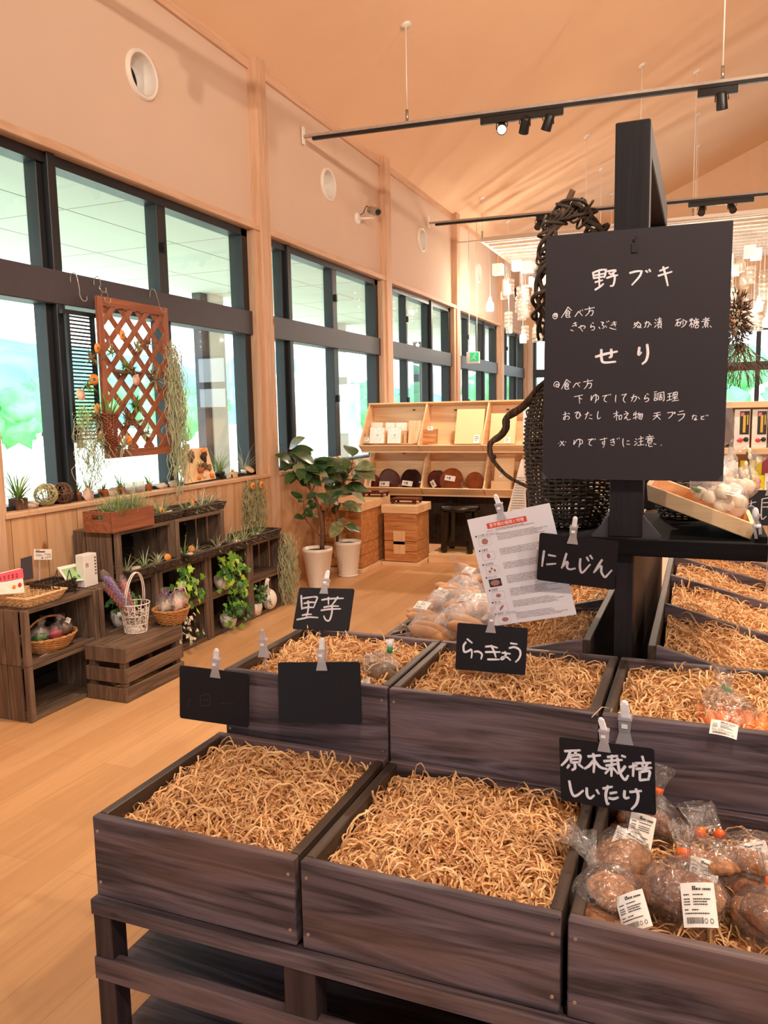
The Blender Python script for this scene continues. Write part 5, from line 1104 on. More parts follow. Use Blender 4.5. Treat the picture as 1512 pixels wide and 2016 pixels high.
MB().box(c.x-.12, c.x+.12, c.y-.15, c.y-.13, .07+.096, .11+.096).build('stretcher', M['black_lac'], t)
t = thing('striped_bag', 'pale striped paper bag standing right of the lower shelf', 'bag', tuple(at(1015, 1000, 1, 7.5)))
MB().prism([at(998, 1010, 1, 7.5), at(1034, 1010, 1, 7.5), at(1030, 905, 1, 7.5), at(1026, 905, 1, 7.5)], (0, .06, 0)).build('bag', M['packw'], t)
q = MB()
for i in range(14):
    py = 940+i*5; q.bar(at(1003+(1010-py)*.2, py, 1, 7.496), at(1033, py+1, 1, 7.496), .004, .004)
q.build('stripe', M['print_'], t)
t = thing('white_shelf_strip', 'white plastic strip standing on the upper shelf lip beside the willow basket', 'strip', tuple(at(1037, 850, 1, 7.60)))
MB().prism([at(1030, 877, 1, 7.60), at(1042, 877, 1, 7.60), at(1042, 803, 1, 7.60), at(1039, 801, 1, 7.60), at(1033, 801, 1, 7.60), at(1030, 803, 1, 7.60)], (0, .01, 0)).build('strip', M['tabw'], t)
MB().prism([at(1035, 815, 1, 7.596), at(1038, 815, 1, 7.596), at(1038, 808, 1, 7.596), at(1035, 808, 1, 7.596)], (0, .004, 0)).build('slot', M['black'], t)
# ------------------------------------------------------------ potted rubber plants
def obleaf(mb, p, d, nrm, L, mi=0, wr=.27, bend=.25):
    d = Vector(d).normalized(); nrm = Vector(nrm); nrm = (nrm-d*nrm.dot(d)).normalized(); s_ = d.cross(nrm); vs = []; m = 7
    for i in range(m+1):
        q = i/m; w_ = L*wr*(math.sin(PI*q**.85)**.75)*(1 if i not in (0, m) else .05)+.001
        c = Vector(p)+d*L*q-nrm*bend*L*q*q*.5
        vs += [c-s_*w_+nrm*w_*.22, c, c+s_*w_+nrm*w_*.22]
    mb.add(vs, [(3*i+j, 3*i+j+1, 3*i+j+4, 3*i+j+3) for i in range(m) for j in (0, 1)], mi, True)
def pot(t, c, r0, r1, h, mat, saucer=False):
    MB().lathe([(.001, 0), (r0, 0), (r0*1.01, .01), (r1*.985, h-.03), (r1, h-.028), (r1, h), (r1-.012, h), (r1-.016, h-.03), (.001, h-.03)], c, 40).build('pot', mat, t)
    MB().lathe([(r1-.017, h-.026), (r1*.5, h-.020), (.001, h-.018)], c, 24).build('soil', M['soil'], t)
    if saucer: MB().lathe([(.001, .001), (r0*1.06, .001), (r0*1.12, .018), (r0*1.06, .02)], c, 32).build('saucer', mat, t)
def rubber(label, c, trunk, tips, Y, seed, dark, r0, r1, h, nl, saucer=False):
    t = thing('rubber_plant', label, 'potted plant', c, None); pot(t, c, r0, r1, h, M['pot'], saucer); rr = random.Random(seed)
    bm_ = MB(); lm = MB()
    for pts, ra, rb in trunk:
        P = catmull([at(x, y, 1, Y+dz) for x, y, dz in pts], 4); bm_.tube(P, [ra+(rb-ra)*i/(len(P)-1) for i in range(len(P))], 8)
    for (x, y, dz, n, L) in tips:
        p = at(x, y, 1, Y+dz)
        for k in range(n):
            a = k*2.4+rr.uniform(-.3, .3); el = rr.uniform(-.75, .6)
            d = Vector((math.cos(a)*math.cos(el), math.sin(a)*math.cos(el), math.sin(el)+.1)); l = 1.3*L*rr.uniform(.75, 1.15)
            o = p+Vector((0, 0, rr.uniform(-.06, .03))); lm_d = d*.03
            bm_.tube([o, o+lm_d], .0022, 5)
            if (o+lm_d+d*l).x < -3.33: d = Vector((abs(d.x), d.y, d.z))
            if (o+lm_d).x > -3.385: obleaf(lm, o+lm_d, d, Vector((.75+rr.uniform(-.4, .4), -.75+rr.uniform(-.4, .4), 1.0)), l, 0 if rr.random() < dark else 1, rr.uniform(.24, .33), rr.uniform(.2, .8))
    bm_.build('trunk', M['twig'], t); lm.build('leaves', [M['leaf'], M['leaf2']], t)
rubber('taller rubber plant in the front white pot by the window panelling', (-3.10, 6.10, 0),
    [([(634, 1082, .05), (634, 1030, .05), (624, 990, .05), (612, 965, .05), (606, 945, .05)], .022, .009), ([(612, 965, .05), (596, 945, .02), (578, 915, 0), (556, 885, 0)], .008, .004), ([(606, 945, .05), (606, 920, .05), (612, 905, .05)], .007, .004), ([(614, 970, .05), (622, 945, .08), (624, 915, .1)], .007, .004), ([(630, 1055, .05), (612, 1035, .03), (600, 1018, 0), (598, 985, 0)], .005, .003), ([(632, 1035, .05), (645, 1010, .08), (650, 985, .1)], .005, .003)],
    [(550, 880, 0, 9, .14), (566, 893, .05, 6, .14), (580, 915, 0, 8, .16), (596, 925, -.03, 7, .15), (610, 915, .04, 9, .15), (624, 918, .1, 8, .15), (640, 925, .1, 4, .13), (598, 985, 0, 6, .09), (600, 1012, 0, 5, .10), (650, 988, .1, 4, .12)], 6.05, 4, .85, .085, .132, .345, 8)
rubber('smaller mottled rubber plant in the rear white pot with a saucer', (-3.04, 6.60, 0),
    [([(664, 1066, 0), (663, 1030, 0), (661, 1000, 0)], .013, .009), ([(661, 1000, 0), (648, 975, .03), (645, 945, .05)], .008, .004), ([(661, 1000, 0), (668, 965, 0), (675, 945, -.03)], .008, .005), ([(672, 955, 0), (690, 925, -.05), (695, 905, -.05)], .006, .004), ([(662, 1040, 0), (672, 1030, -.04)], .004, .003)],
    [(645, 945, .05, 5, .15), (655, 958, 0, 5, .16), (676, 945, -.03, 7, .17), (686, 935, -.05, 5, .17), (694, 908, -.05, 7, .19), (668, 985, 0, 3, .14), (674, 1030, -.04, 4, .15)], 6.55, 9, .45, .085, .125, .33, 6, True)

# ------------------------------------------------------------ wooden crates along the window wall
CF, CB = -3.06, -3.385
def crate(label, y0, y1, z0, z1, group='dark wooden crates stacked as shelving'):
    t = thing('wooden_crate', label, 'crate', ((CF+CB)/2, (y0+y1)/2, z0), group); e = .001
    y0 += .004; y1 -= .004; z0 += e; z1 -= e
    for yy in (y0, y1-.012):
        for k in range(3):
            a = CB+.005+(CF-.045-CB)*k/3; MB().box(a, a+.085, yy, yy+.012, z0, z1).build('end_slat', M['crate'], t, bevel=.002)
        fy = yy if yy == y0 else y1-.035
        MB().box(CF-.03, CF, fy, fy+.035, z0, z1).build('front_post', M['crate'], t, bevel=.003)
    for zz, zz2 in ((z0, z0+.012), (z1-.012, z1)):
        for k in range(3):
            a = CB+.005+(CF-.034-CB)*k/3; MB().box(a, a+.094, y0+.013, y1-.013, zz, zz2).build('long_slat', M['cratey'], t, bevel=.002)
        MB().box(CF-.028, CF-.006, y0+.0355, y1-.0355, (zz if zz == z0 else zz2-.022), (zz+.022 if zz == z0 else zz2)).build('edge_strip', M['cratey'], t, bevel=.002)
    for k in range(3):
        zz = z0+.014+(z1-z0-.028)*k/3; MB().box(CB, CB+.01, y0+.013, y1-.013, zz, zz+.075).build('back_slat', M['crateshade'], t)  # back slats toned darker to carry the shade inside the crate
    MB().box(CB-.004, CB-.001, y0+.013, y1-.013, z0+.01, z1-.01).build('back_shade', M['black'], t)  # black sheet added behind the slats to deepen the shade
    return t
YC = [2.84, 3.362, 3.884, 4.405, 4.935, 5.455]; ZC = [0, .285, .57, .86]
pos = ['at the camera end', 'behind the slatted crate stool', 'left of the big ivy', 'around the big ivy', 'at the far end by the hanging moss']
for i in range(5):
    for lv in (0, 1): crate('dark wooden crate on its side, %s row, ' % ('bottom', 'second')[lv] + pos[i], YC[i], YC[i+1], ZC[lv], ZC[lv+1])
crate('dark wooden crate in the top row under the reddish planter box', 3.535, 4.066, ZC[2], ZC[3])
crate('dark wooden crate in the top row under the long dark trays', 4.074, 4.625, ZC[2], ZC[3])
# slatted crate used as a low table
t = thing('slatted_crate', 'low slatted dark wooden crate turned over on the oak floor, baskets on top', 'crate', (-2.94, 3.48, 0))
sx0, sx1, sy0, sy1, hz = -3.055, -2.79, 3.225, 3.73, .30
for a, b_ in ((sx0+.014, sy0+.014), (sx1-.05, sy0+.014), (sx0+.014, sy1-.05), (sx1-.05, sy1-.05)): MB().box(a, a+.036, b_, b_+.036, .004, hz-.014).build('corner_post', M['crate'], t, bevel=.002)
for z in (.002, .105, .215):
    h_ = .078 if z < .2 else .083
    MB().box(sx0, sx1, sy0, sy0+.013, z, z+h_).build('end_slat', M['pine'] if 0 else M['crate'], t, bevel=.003); MB().box(sx0, sx1, sy1-.013, sy1, z, z+h_).build('end_slat', M['crate'], t, bevel=.003)
    MB().box(sx1-.013, sx1, sy0+.0135, sy1-.0135, z, z+h_).build('side_slat', M['cratey'], t, bevel=.003); MB().box(sx0, sx0+.013, sy0+.0135, sy1-.0135, z, z+h_).build('side_slat', M['cratey'], t, bevel=.003)
for k in range(4):
    a = sx0+.014+(sx1-sx0-.028)*k/4; MB().box(a+.001, a+(sx1-sx0-.028)/4-.001, sy0+.014, sy1-.014, hz-.013, hz).build('top_board', M['cratey'], t, bevel=.002)

# ---- things on and in the nearest crates
def rect_basket(label, x0, x1, y0, y1, z, h, mat, name='wicker_tray', flare=.03):
    t = thing(name, label, 'basket', ((x0+x1)/2, (y0+y1)/2, z)); mb = MB()
    def ring(q, k):
        e = flare*q; P = [(x0-e, y0-e), (x1+e, y0-e), (x1+e, y1+e), (x0-e, y1+e)]; out = []
        for i in range(4):
            a, b_ = Vector(P[i]+(0,)), Vector(P[(i+1) % 4]+(0,)); n = 12
            for j in range(n):
                p = a.lerp(b_, j/n); d = (b_-a).normalized(); o = Vector((d.y, -d.x, 0))*.003*(-1)**(j+k); out.append(p+o+Vector((0, 0, z+.004+h*q)))
        return out
    for k in range(7): R_ = ring(k/6, k); mb.tube(R_+R_[:1], .0042 if k < 6 else .007, 6, cap=False)
    A, B = ring(0, 0), ring(1, 0)
    for i in range(len(A)): mb.tube([A[i], A[i].lerp(B[i], .5)+Vector((.001, .001, 0)), B[i]], .0035, 5)
    mb.box(x0, x1, y0, y1, z+.002, z+.006); mb.build('weave', mat, t); return t
p0 = at(40, 1190, 2, .57)
rect_basket('pale rectangular wicker tray basket on the nearest crate top', -3.27, -3.09, 2.90, 3.10, .57, .05, M['wickp'])
t = thing('tea_pouch', 'pink and white printed pouch standing in the pale wicker tray', 'pouch', (-3.19, 2.98, .578))
q0, q1, q2, q3 = at(-6, 1172, 0, -3.17), at(50, 1168, 0, -3.17), at(44, 1119, 0, -3.22), at(-10, 1132, 0, -3.22)
MB().prism([q0, q1, q2, q3], (-.025, 0, 0)).build('pouch', M['packw'], t, bevel=.004)
MB().prism([q0.lerp(q3, .62)+Vector((.002, 0, 0)), q1.lerp(q2, .62)+Vector((.002, 0, 0)), q2+Vector((.002, 0, 0)), q3+Vector((.002, 0, 0))], (-.001, 0, 0)).build('pink_band', M['redp'], t)
for u, v, m_, r_ in ((.60, .30, 'orange', .011), (.82, .36, 'red', .012)): 
    p = q0.lerp(q1, u).lerp(q3.lerp(q2, u), v)+Vector((.003, 0, 0)); MB().ell(p, .003, r_, r_, n=12).build('fruit_print', M[m_], t)
q = MB()
for v in (.70, .80): 
    for u in (.15, .3, .45, .6, .75): p = q0.lerp(q1, u).lerp(q3.lerp(q2, u), v)+Vector((.0035, 0, 0)); q.bar(p+Vector((0, -.006, .004)), p+Vector((0, .006, .005)), .002, .002).bar(p+Vector((0, 0, -.008)), p+Vector((0, .003, .008)), .002, .002)
q.build('title_print', M['crimson'], t)
def panel_card(name, label, cat, corners, X, mat, th=.002, lean=0.0, pr_=None):
    P = [at(x, y, 0, X-(lean if i < 2 else 0)) for i, (x, y) in enumerate(corners)]           # tl tr br bl
    t = thing(name, label, cat, tuple((P[2]+P[3])/2)); MB().prism([P[3], P[2], P[1], P[0]], (-th, 0, 0)).build('card', mat, t)
    if pr_:
        mb = MB()
        for u0, v0, u1, v1 in pr_:
            g = lambda u, v: P[0].lerp(P[1], u).lerp(P[3].lerp(P[2], u), v)+Vector((.0012, 0, 0)); mb.poly([g(u0, v1), g(u1, v1), g(u1, v0), g(u0, v0)])
        mb.build('print', M['ink'], t)
    return t, P
panel_card('grey_card', 'small dark grey card standing behind the pink pouch', 'card', [(41, 1100), (63, 1094), (66, 1139), (44, 1143)], -3.28, M['rail'], .003, .02)
t, P = panel_card('price_card', 'white price card reading 1,212 raised on a clear stem against the panelling', 'price card', [(67, 1081), (102, 1081), (102, 1102), (67, 1102)], -3.30, M['label'], .002, 0, [(.08, .08, .3, .12), (.08, .2, .6, .3), (.08, .48, .4, .51), (.55, .45, .92, .49), (.08, .6, .5, .63), (.4, .78, .5, .88)])
cdp = Card(tuple((P[0]+P[2])/2), (0, 0, 90), (P[1]-P[0]).length, (P[0]-P[3]).length); text(t, cdp, '1,212', .74, .83, .019, M['ink'], .0015)
MB().tube([at(78, 1103, 0, -3.302), at(78, 1139, 0, -3.302), at(78, 1142, 0, -3.26)], .003, 6).build('stem', M['acrylic'], t)
t = rect_basket('small dark basket holding a green leaflet beside the white carton', -3.30, -3.17, 3.13, 3.29, .57, .06, M['wickd'], 'small_basket', .012)
t, P = panel_card('green_leaflet', 'green and cream leaflet leaning in the small dark basket', 'leaflet', [(113, 1117), (156, 1108), (184, 1140), (132, 1146)], -3.16, M['label'], .003, .10)
mb = MB(); g = lambda u, v: P[0].lerp(P[1], u).lerp(P[3].lerp(P[2], u), v)+Vector((.0014, 0, .001))
mb.poly([g(.08, .9), g(.95, .9), g(.95, .18), g(.08, .18)]); mb.build('green_panel', M['green'], t)
mb = MB(); 
for u in (.3, .5, .7): mb.poly([g(u, .8), g(u+.12, .8), g(u+.10, .66), g(u+.02, .66)])
for q in mb.v: pass
mb.v = [tuple(Vector(v)+Vector((.0012, 0, .0006))) for v in mb.v]; mb.build('print', M['greend'], t)
t = thing('carton', 'tall white carton with fine dark writing against the top row crate', 'box', tuple(at(180, 1138, 0, -3.2)))
a, b_ = at(167, 1137, 0, -3.15), at(193, 1133, 0, -3.15); zt_ = at(180, 1090, 0, -3.15).z
MB().box(-3.21, -3.15, a.y, b_.y, .571, zt_).build('carton', M['white'], t, bevel=.003)
q = MB()
for k in range(6): q.box(-3.1499, -3.1488, b_.y-.022, b_.y-.010, zt_-.03-k*.018, zt_-.02-k*.018)
for k in range(4): q.box(-3.1499, -3.1488, a.y+.012, a.y+.034, zt_-.05-k*.006, zt_-.048-k*.006)
q.build('print', M['print_'], t)
t = thing('wire_easel', 'little black wire display easel in front of the green leaflet', 'easel', tuple(at(130, 1165, 2, .57)))
e = MB(); 
for pts in (((104, 1158), (112, 1122)), ((118, 1172), (112, 1122)), ((104, 1158), (110, 1160), (150, 1166)), ((136, 1122), (150, 1165)), ((136, 1122), (128, 1160)), ((118, 1172), (122, 1160), (155, 1163))): e.tube([at(x, y, 0, -3.10) for x, y in pts], .0028, 6)
e.build('wire', M['black'], t)
t = thing('wicker_basket', 'oval wicker basket of wrapped gifts inside the second row crate nearest the camera', 'basket', tuple(at(105, 1283, 0, -3.13)))
c = (-3.17, 3.09, .30); wicker(t, [(.075, 0), (.10, .03), (.125, .075)], c, M['wick'], 'weave', 22, 12, 1.0, 1.25, .004); rim(t, c, .127, .08, M['wick'], .006, 1, 1.25)
MB().tube([Vector(c)+Vector((.0, .16*math.cos(a), .075+.10*math.sin(a))) for a in np.linspace(0, PI, 14)], .006, 7).build('handle', M['wick'], t)
rr = random.Random(12)
for k, (dx, dy, cm_, lb) in enumerate(((.04, -.09, 'ivyd', 'green wrapped gift at the left end of the oval basket'), (-.03, -.03, 'packw', 'white wrapped gift at the back of the oval basket'), (.05, .0, 'crimson', 'red striped wrapped gift in the middle of the oval basket'), (.03, .09, 'twig', 'clear wrapped brown gift at the right end of the oval basket'))):
    p = Vector(c)+Vector((dx, dy, .085)); t = thing('gift_packet', lb, 'packet', tuple(p), 'wrapped gifts in the oval basket')
    MB().ell(p, .035, .042, .03, n=14, m=9, bumpy=.5, seed=k).build('contents', M[cm_], t); b_ = MB(); bag_shell(b_, p+Vector((0, 0, .008)), (.2, rr.uniform(-.6, .6), .8), .09, .05, seed=k*4.1, flat=.8, tuft=.035); b_.build('wrap', M['bag'], t)
    if k == 3: MB().obox(p+Vector((.02, .01, .05)), eul(20, 30, 40), .012, .022, .002).build('label', M['label'], t)
t = thing('paper_sheet', 'white paper slips lying at the front edge of the second row crate', 'paper', tuple(at(70, 1297, 2, .30)))
MB().obox((-3.10, 3.02, .3005), eul(0, 0, 12), .02, .05, .0006).build('sheet', M['paper'], t)

# baskets on the slatted crate
c = at(268, 1243, 2, .301); c.z = .301
t = thing('wire_basket', 'white wire mesh basket with a tall hoop handle on the slatted crate', 'basket', tuple(c))
wm = MB(); prof = [(.062, .003), (.066, .05), (.074, .10), (.083, .165)]; rr = random.Random(2)
for r_, z in prof: wm.tube([c+Vector((r_*math.cos(a), r_*math.sin(a), z)) for a in np.linspace(0, 2*PI, 37)], .0022 if z < .16 else .0034, 6, cap=False)
for k in range(70):
    a = rr.uniform(0, 2*PI); z = rr.uniform(.01, .15); pts = []
    for i in range(9):
        r_ = float(np.interp(z, [p[1] for p in prof], [p[0] for p in prof])); pts.append(c+Vector((r_*math.cos(a), r_*math.sin(a), z))); a += rr.uniform(.05, .22)*(1 if k % 2 else -1); z = min(.163, max(.004, z+rr.uniform(-.028, .028)))
    wm.tube(pts, .0014, 5)
for k in range(14): a = 2*PI*k/14; wm.tube([c+Vector((r_*math.cos(a), r_*math.sin(a), z)) for r_, z in prof], .0017, 5)
wm.lathe([(.001, .003), (.062, .003)], c, 24)
wm.build('wire_mesh', M['wire'], t)
hd = MB()
for o in (-.006, .006): hd.tube([c+Vector((o+.02*math.sin(a), .080*math.cos(a), .165+.175*math.sin(a))) for a in np.linspace(0, PI, 22)], .0033, 7)
hd.build('handle', M['wire'], t)
for k, (tip, cm_, lb) in enumerate((((203, 1128), 'purple', 'long clear pack of purple sweets leaning out of the wire basket to the left'), ((207, 1150), 'crimson', 'long clear pack of red checked sweets lowest in the wire basket'), ((240, 1135), 'crimson', 'long clear pack of red sweets standing behind the basket handle'))):
    a = c+Vector((.0, .02-.015*k, .05)); b_ = at(tip[0], tip[1], 0, -2.97-.02*k); t = thing('sweet_pack', lb, 'packet', tuple(a), 'long sweet packs')
    d = (b_-a); MB().tube([a+d*.15, a+d*.2, a+d*.88, a+d*.93], [.006, .018, .018, .006], 10).build('sweets', M[cm_], t)
    ck = MB()
    for i in range(16):
        for j in range(5): ang = j*1.25+i*.6; pp = a+d*(.22+.042*i); u = d.orthogonal().normalized(); v = d.normalized().cross(u); ck.ell(pp+(u*math.cos(ang)+v*math.sin(ang))*.0182, .003, .003, .003, n=6, m=4)
    ck.build('check_print', M['pinkd'], t)
    MB().tube([a+d*.05, a+d*.12, a+d*.5, a+d*.95, a+d*1.04], [.020, .026, .027, .025, .012], 14).build('wrap', M['bag'], t)
c = at(338, 1226, 2, .301); c.z = .301
t = thing('wicker_basket', 'round honey wicker basket of ribboned packs at the right end of the slatted crate', 'basket', tuple(c))
wicker(t, [(.062, 0), (.082, .035), (.098, .085)], c, M['wick'], 'weave', 20, 13, 1, 1.15, .004); rim(t, c, .10, .088, M['wick'], .006, 1, 1.15)
for k, (dx, dy, cm_, lb) in enumerate(((0, -.05, 'stone', 'pale clear wrapped pack with a purple ribbon in the honey basket'), (.03, .02, 'pinkd', 'pale wrapped pack with a pink ribbon in the honey basket'), (-.02, .07, 'tan_cloth', 'clear wrapped pack with a white knot at the far end of the honey basket'))):
    p = c+Vector((dx, dy, .10)); t = thing('gift_packet', lb, 'packet', tuple(p), 'ribboned packs')
    MB().ell(p, .03, .036, .034, n=14, m=10, bumpy=1.1, seed=k+9, fr=10).build('contents', M[cm_], t); b_ = MB(); nk = bag_shell(b_, p+Vector((0, 0, .01)), (.3, -.3+.3*k, .9), .12, .055, seed=k*2.7, flat=.8, tuft=.045); b_.build('wrap', M['bagm'], t)
    rb = MB(); 
    for a in (0, 2, 4): rb.tube([nk, nk+Vector((math.cos(a)*.03, math.sin(a)*.03, .012)), nk+Vector((math.cos(a)*.045, math.sin(a)*.045, -.03))], .003, 5)
    rb.build('ribbon', M[('purple', 'crimson', 'tabw')[k]], t)

# ---- planter box, trays and plants on the crates
t = thing('planter_box', 'reddish wooden planter box with a cut handle, grass growing in it, on the top crate', 'planter', (-3.17, 3.68, .86))
bx0, bx1, by0, by1, bz, bh = -3.255, -3.045, 3.49, 3.855, .861, .118
MB().box(bx1-.012, bx1, by0, by1, bz, bz+bh).build('front_board', M['redwoodx'], t, bevel=.002); MB().box(bx0, bx0+.012, by0, by1, bz, bz+bh).build('back_board', M['redwoodx'], t, bevel=.002)
for yy in (by0, by1-.012):
    e = MB(); e.box(bx0+.0125, bx1-.0125, yy, yy+.012, bz, bz+bh-.045); e.box(bx0+.0125, bx1-.0125, yy, yy+.012, bz+bh-.018, bz+bh); e.box(bx0+.0125, bx0+.065, yy, yy+.012, bz+bh-.045, bz+bh-.018); e.box(bx1-.065, bx1-.0125, yy, yy+.012, bz+bh-.045, bz+bh-.018); e.build('end_board', M['redwoodx'], t)
MB().box(bx0+.013, bx1-.013, by0+.013, by1-.013, bz, bz+.055).build('soil', M['soil'], t)
g = MB()
for k in range(60):
    rr = random.Random(k); blades(g, (rr.uniform(bx0+.03, bx1-.03), rr.uniform(by0+.07, by1-.03), bz+.055), 12, rr.uniform(.11, .19), .012, 1, .0022, .5, k, 3, .85)
g.build('grass', [M['airg'], M['air'], M['airp']], t)
def tray(short, label, x0, x1, y0, y1, z, h, seed, plants, items=()):
    t = rect_basket(label, x0, x1, y0, y1, z, h, M['wickd'], 'dark_tray', .014); rr = random.Random(seed)
    for k in range(plants):
        q = thing('air_plant', ['left', 'middle', 'right', 'rear'][k % 4] + ' air plant in the ' + short, 'air plant', (x0+(x1-x0)*rr.uniform(.4, .8), y0+(y1-y0)*(k+.5)/plants, z+h*.55), 'air plants in dark trays')
        m_ = MB(); blades(m_, q.location, rr.randint(34, 50), rr.uniform(.10, .15), .012, 1, .0035, 1.0, seed*9+k, 2, .0, .4, z+.012); m_.build('leaves', [M[rr.choice(['air', 'airg', 'airp'])], M['airp']], q)
    for k, (u, v, kind, lb) in enumerate(items):
        p = Vector((x0+(x1-x0)*u, y0+(y1-y0)*v, z+h*.7))
        if kind == 'disc': o = MB().lathe([(.001, -.003), (.024, -.003), (.024, .003), (.001, .003)], p+Vector((.0, 0, .025)), 24, eul(10, 70, rr.uniform(-30, 30))).build('wood_slice_tag', M['orange'], None); tag(o, lb, 'tag', 'orange round tags')
        else: o = MB().ell(p, .03, .036, .02, n=14, m=9, bumpy=.35, seed=k+seed).build('pale_stone', M['stone'] if kind == 'stone' else M['ginger'], None); tag(o, lb, 'stone', 'stones and shells in the trays')
        recenter(o)
    return t
tray('tray beside the reddish planter box', 'first of two dark trays on the top row, right beside the planter box', -3.26, -3.08, 3.90, 4.16, .861, .045, 1, 3, [(.6, .62, 'disc', 'orange slice tag in the tray beside the planter box'), (.7, .85, 'stone', 'pale stone in the tray beside the planter box')])
tray('dark tray at the far end of the top row', 'second of two dark trays on the top row, at the far end of the crate', -3.26, -3.08, 4.22, 4.64, .861, .045, 2, 4, [(.4, .55, 'disc', 'orange slice tag standing in the far top tray')])
tray('tray directly below the reddish planter box', 'dark tray on the floor of the top row crate under the planter box', -3.20, -3.02, 3.585, 4.02, .584, .04, 3, 3, [(.75, .92, 'disc', 'orange slice tag at the right end of the tray below the planter box'), (.6, .30, 'stone', 'pale stone in the tray below the planter box')])
tray('tray inside the far top row crate', 'dark tray on the floor of the top row crate at the far end', -3.20, -3.0, 4.13, 4.57, .584, .04, 4, 3, [(.7, .15, 'stone', 'large pale stone at the left end of the far crate tray'), (.5, .35, 'disc', 'bright orange slice tag in the far crate tray')])
tray('tray where the crates step down', 'dark tray on the second row top where it steps down', -3.22, -3.03, 4.66, 4.95, .571, .04, 5, 3, [(.7, .5, 'shell', 'cream shell in the tray where the crates step down')])
tray('tray below the sill end moss', 'dark tray at the far end of the second row top, below the hanging moss', -3.26, -3.06, 5.0, 5.36, .571, .045, 6, 2, [(.6, .4, 'shell', 'white shell in the tray below the hanging moss')])
def planted(name, label, c, drops, n, seed, potmat='white', pr_=(.045, .06, .09), s=(.022, .038), mats=('ivy', 'ivy2', 'ivyd')):
    t = thing(name, label, 'potted plant', c, None)
    MB().lathe([(.001, 0), (pr_[0], 0), (pr_[1], pr_[2]*.6), (pr_[1]*.95, pr_[2]), (pr_[1]*.85, pr_[2]), (.001, pr_[2]*.9)], c, 24).build('pot', M[potmat], t)
    ivy(t, Vector(c)+Vector((0, 0, pr_[2])), drops, n, seed, s, mats); return t
planted('trailing_ivy', 'lime green ivy trailing from the second row crate above the honey basket', (-3.10, 4.14, .300), [(.06, -.12, .16), (.06, -.02, .17), (.07, .08, .05), (.08, .12, -.10), (.06, -.16, .02), (.09, .05, -.14)], 10, 1, s=(.03, .046))
planted('trailing_ivy', 'big ivy in a white pot spilling over the middle of the crates to the floor', (-3.10, 4.62, .300), [(.06, -.10, .17), (.07, .05, .16), (.08, .18, .10), (.08, .24, .0), (.08, -.14, -.06), (.09, .10, -.16), (.08, .20, -.22), (.09, -.02, -.24), (.08, .02, .10), (.07, -.1, .05), (.09, .14, -.08)], 12, 2, s=(.028, .044))
planted('trailing_ivy', 'green ivy in a white pot on the bottom crate under the big ivy', (-3.09, 4.66, .014), [(.07, -.16, .04), (.08, -.08, .12), (.08, .05, .14), (.08, .16, .08), (.09, .18, -.02), (.09, -.14, -.06), (.1, .02, -.07)], 12, 3, s=(.022, .034), mats=('ivy', 'ivyd', 'ivyd'))
planted('variegated_plant', 'white and green variegated plant on the bottom crate right of the slatted crate', (-3.09, 4.02, .014), [(.09, -.12, .10), (.09, 0, .14), (.09, .12, .1), (.1, .16, 0), (.11, .05, -.04), (.1, -.1, 0)], 12, 4, s=(.014, .024), mats=('airp', 'packw', 'ivyd'))
planted('trailing_ivy', 'dark ivy half hidden behind the wire basket in the second row crate', (-3.12, 3.60, .300), [(.03, -.1, .05), (.03, 0, .1), (.04, .1, .05), (.05, -.05, -.02)], 8, 5, s=(.02, .03), mats=('ivyd', 'ivyd', 'ivy'))
planted('leafy_plant', 'dark green bushy plant beside the white goose planter', (-3.10, 5.03, .014), [(.05, -.03, .13), (.06, .05, .14), (.06, .0, .05), (.07, .06, .0), (.05, -.05, .02), (.07, .08, -.05)], 14, 6, s=(.014, .022), mats=('ivyd', 'ivyd', 'ivy'))
t = thing('goose_planter', 'white egg bodied goose shaped planter at the bottom far end crate', 'planter', (-3.06, 5.20, .014))
MB().ell((-3.07, 5.20, .095), .058, .062, .080, n=24, m=16).build('body', M['white'], t)
MB().tube([(-3.07, 5.18, .15), (-3.07, 5.165, .20), (-3.06, 5.16, .245), (-3.05, 5.16, .262)], [.026, .018, .016, .013], 12).build('neck', M['white'], t)
# ---- spanish moss
moss('spanish moss bundle hanging from the sill end, left one of the pair', (-3.375, 5.46, 1.0), .46, .075, 110, 1, mats=[M['moss2'], M['moss']])
moss('spanish moss bundle hanging from the sill end, right one of the pair', (-3.375, 5.60, 1.0), .46, .06, 100, 2, mats=[M['moss2'], M['moss']])
moss('spanish moss hanging down the far end of the crates to the floor', (-3.03, 5.44, .585), .56, .075, 130, 3, depth=.035)
moss('thick pale spanish moss falling down the right side of the red lattice', (-3.34, 4.515, 2.02), .88, .06, 150, 4, depth=.03)
moss('thin spanish moss falling in front of the black louvre panel', (-3.355, 3.70, 1.60), .46, .09, 70, 5, depth=.02)
def disc(label, px, py, X, mat='orange', r=.03, lean=(0, 90, 0), stamp=True, group='round orange price tags'):
    p = at(px, py, 0, X); t = thing('round_tag', label, 'tag', tuple(p), group); R_ = eul(*lean)
    MB().lathe([(.001, -.002), (r, -.002), (r, .002), (.001, .002)], p, 28, R_).build('disc', M[mat], t)
    if stamp: 
        q = MB(); q.obox(p+R_ @ Vector((0, 0, .0026)), R_, .009, .009, .0006); q.build('stamp', M['print_'], t)
disc('orange round tag on the left bundle of the sill end moss', 498, 957, -3.33); disc('orange round tag on the right bundle of the sill end moss', 515, 955, -3.33)
disc('plain wooden round tag on the moss at the far end of the crates', 561, 1068, -2.985, 'creamd', .026, (0, 70, 40), False)

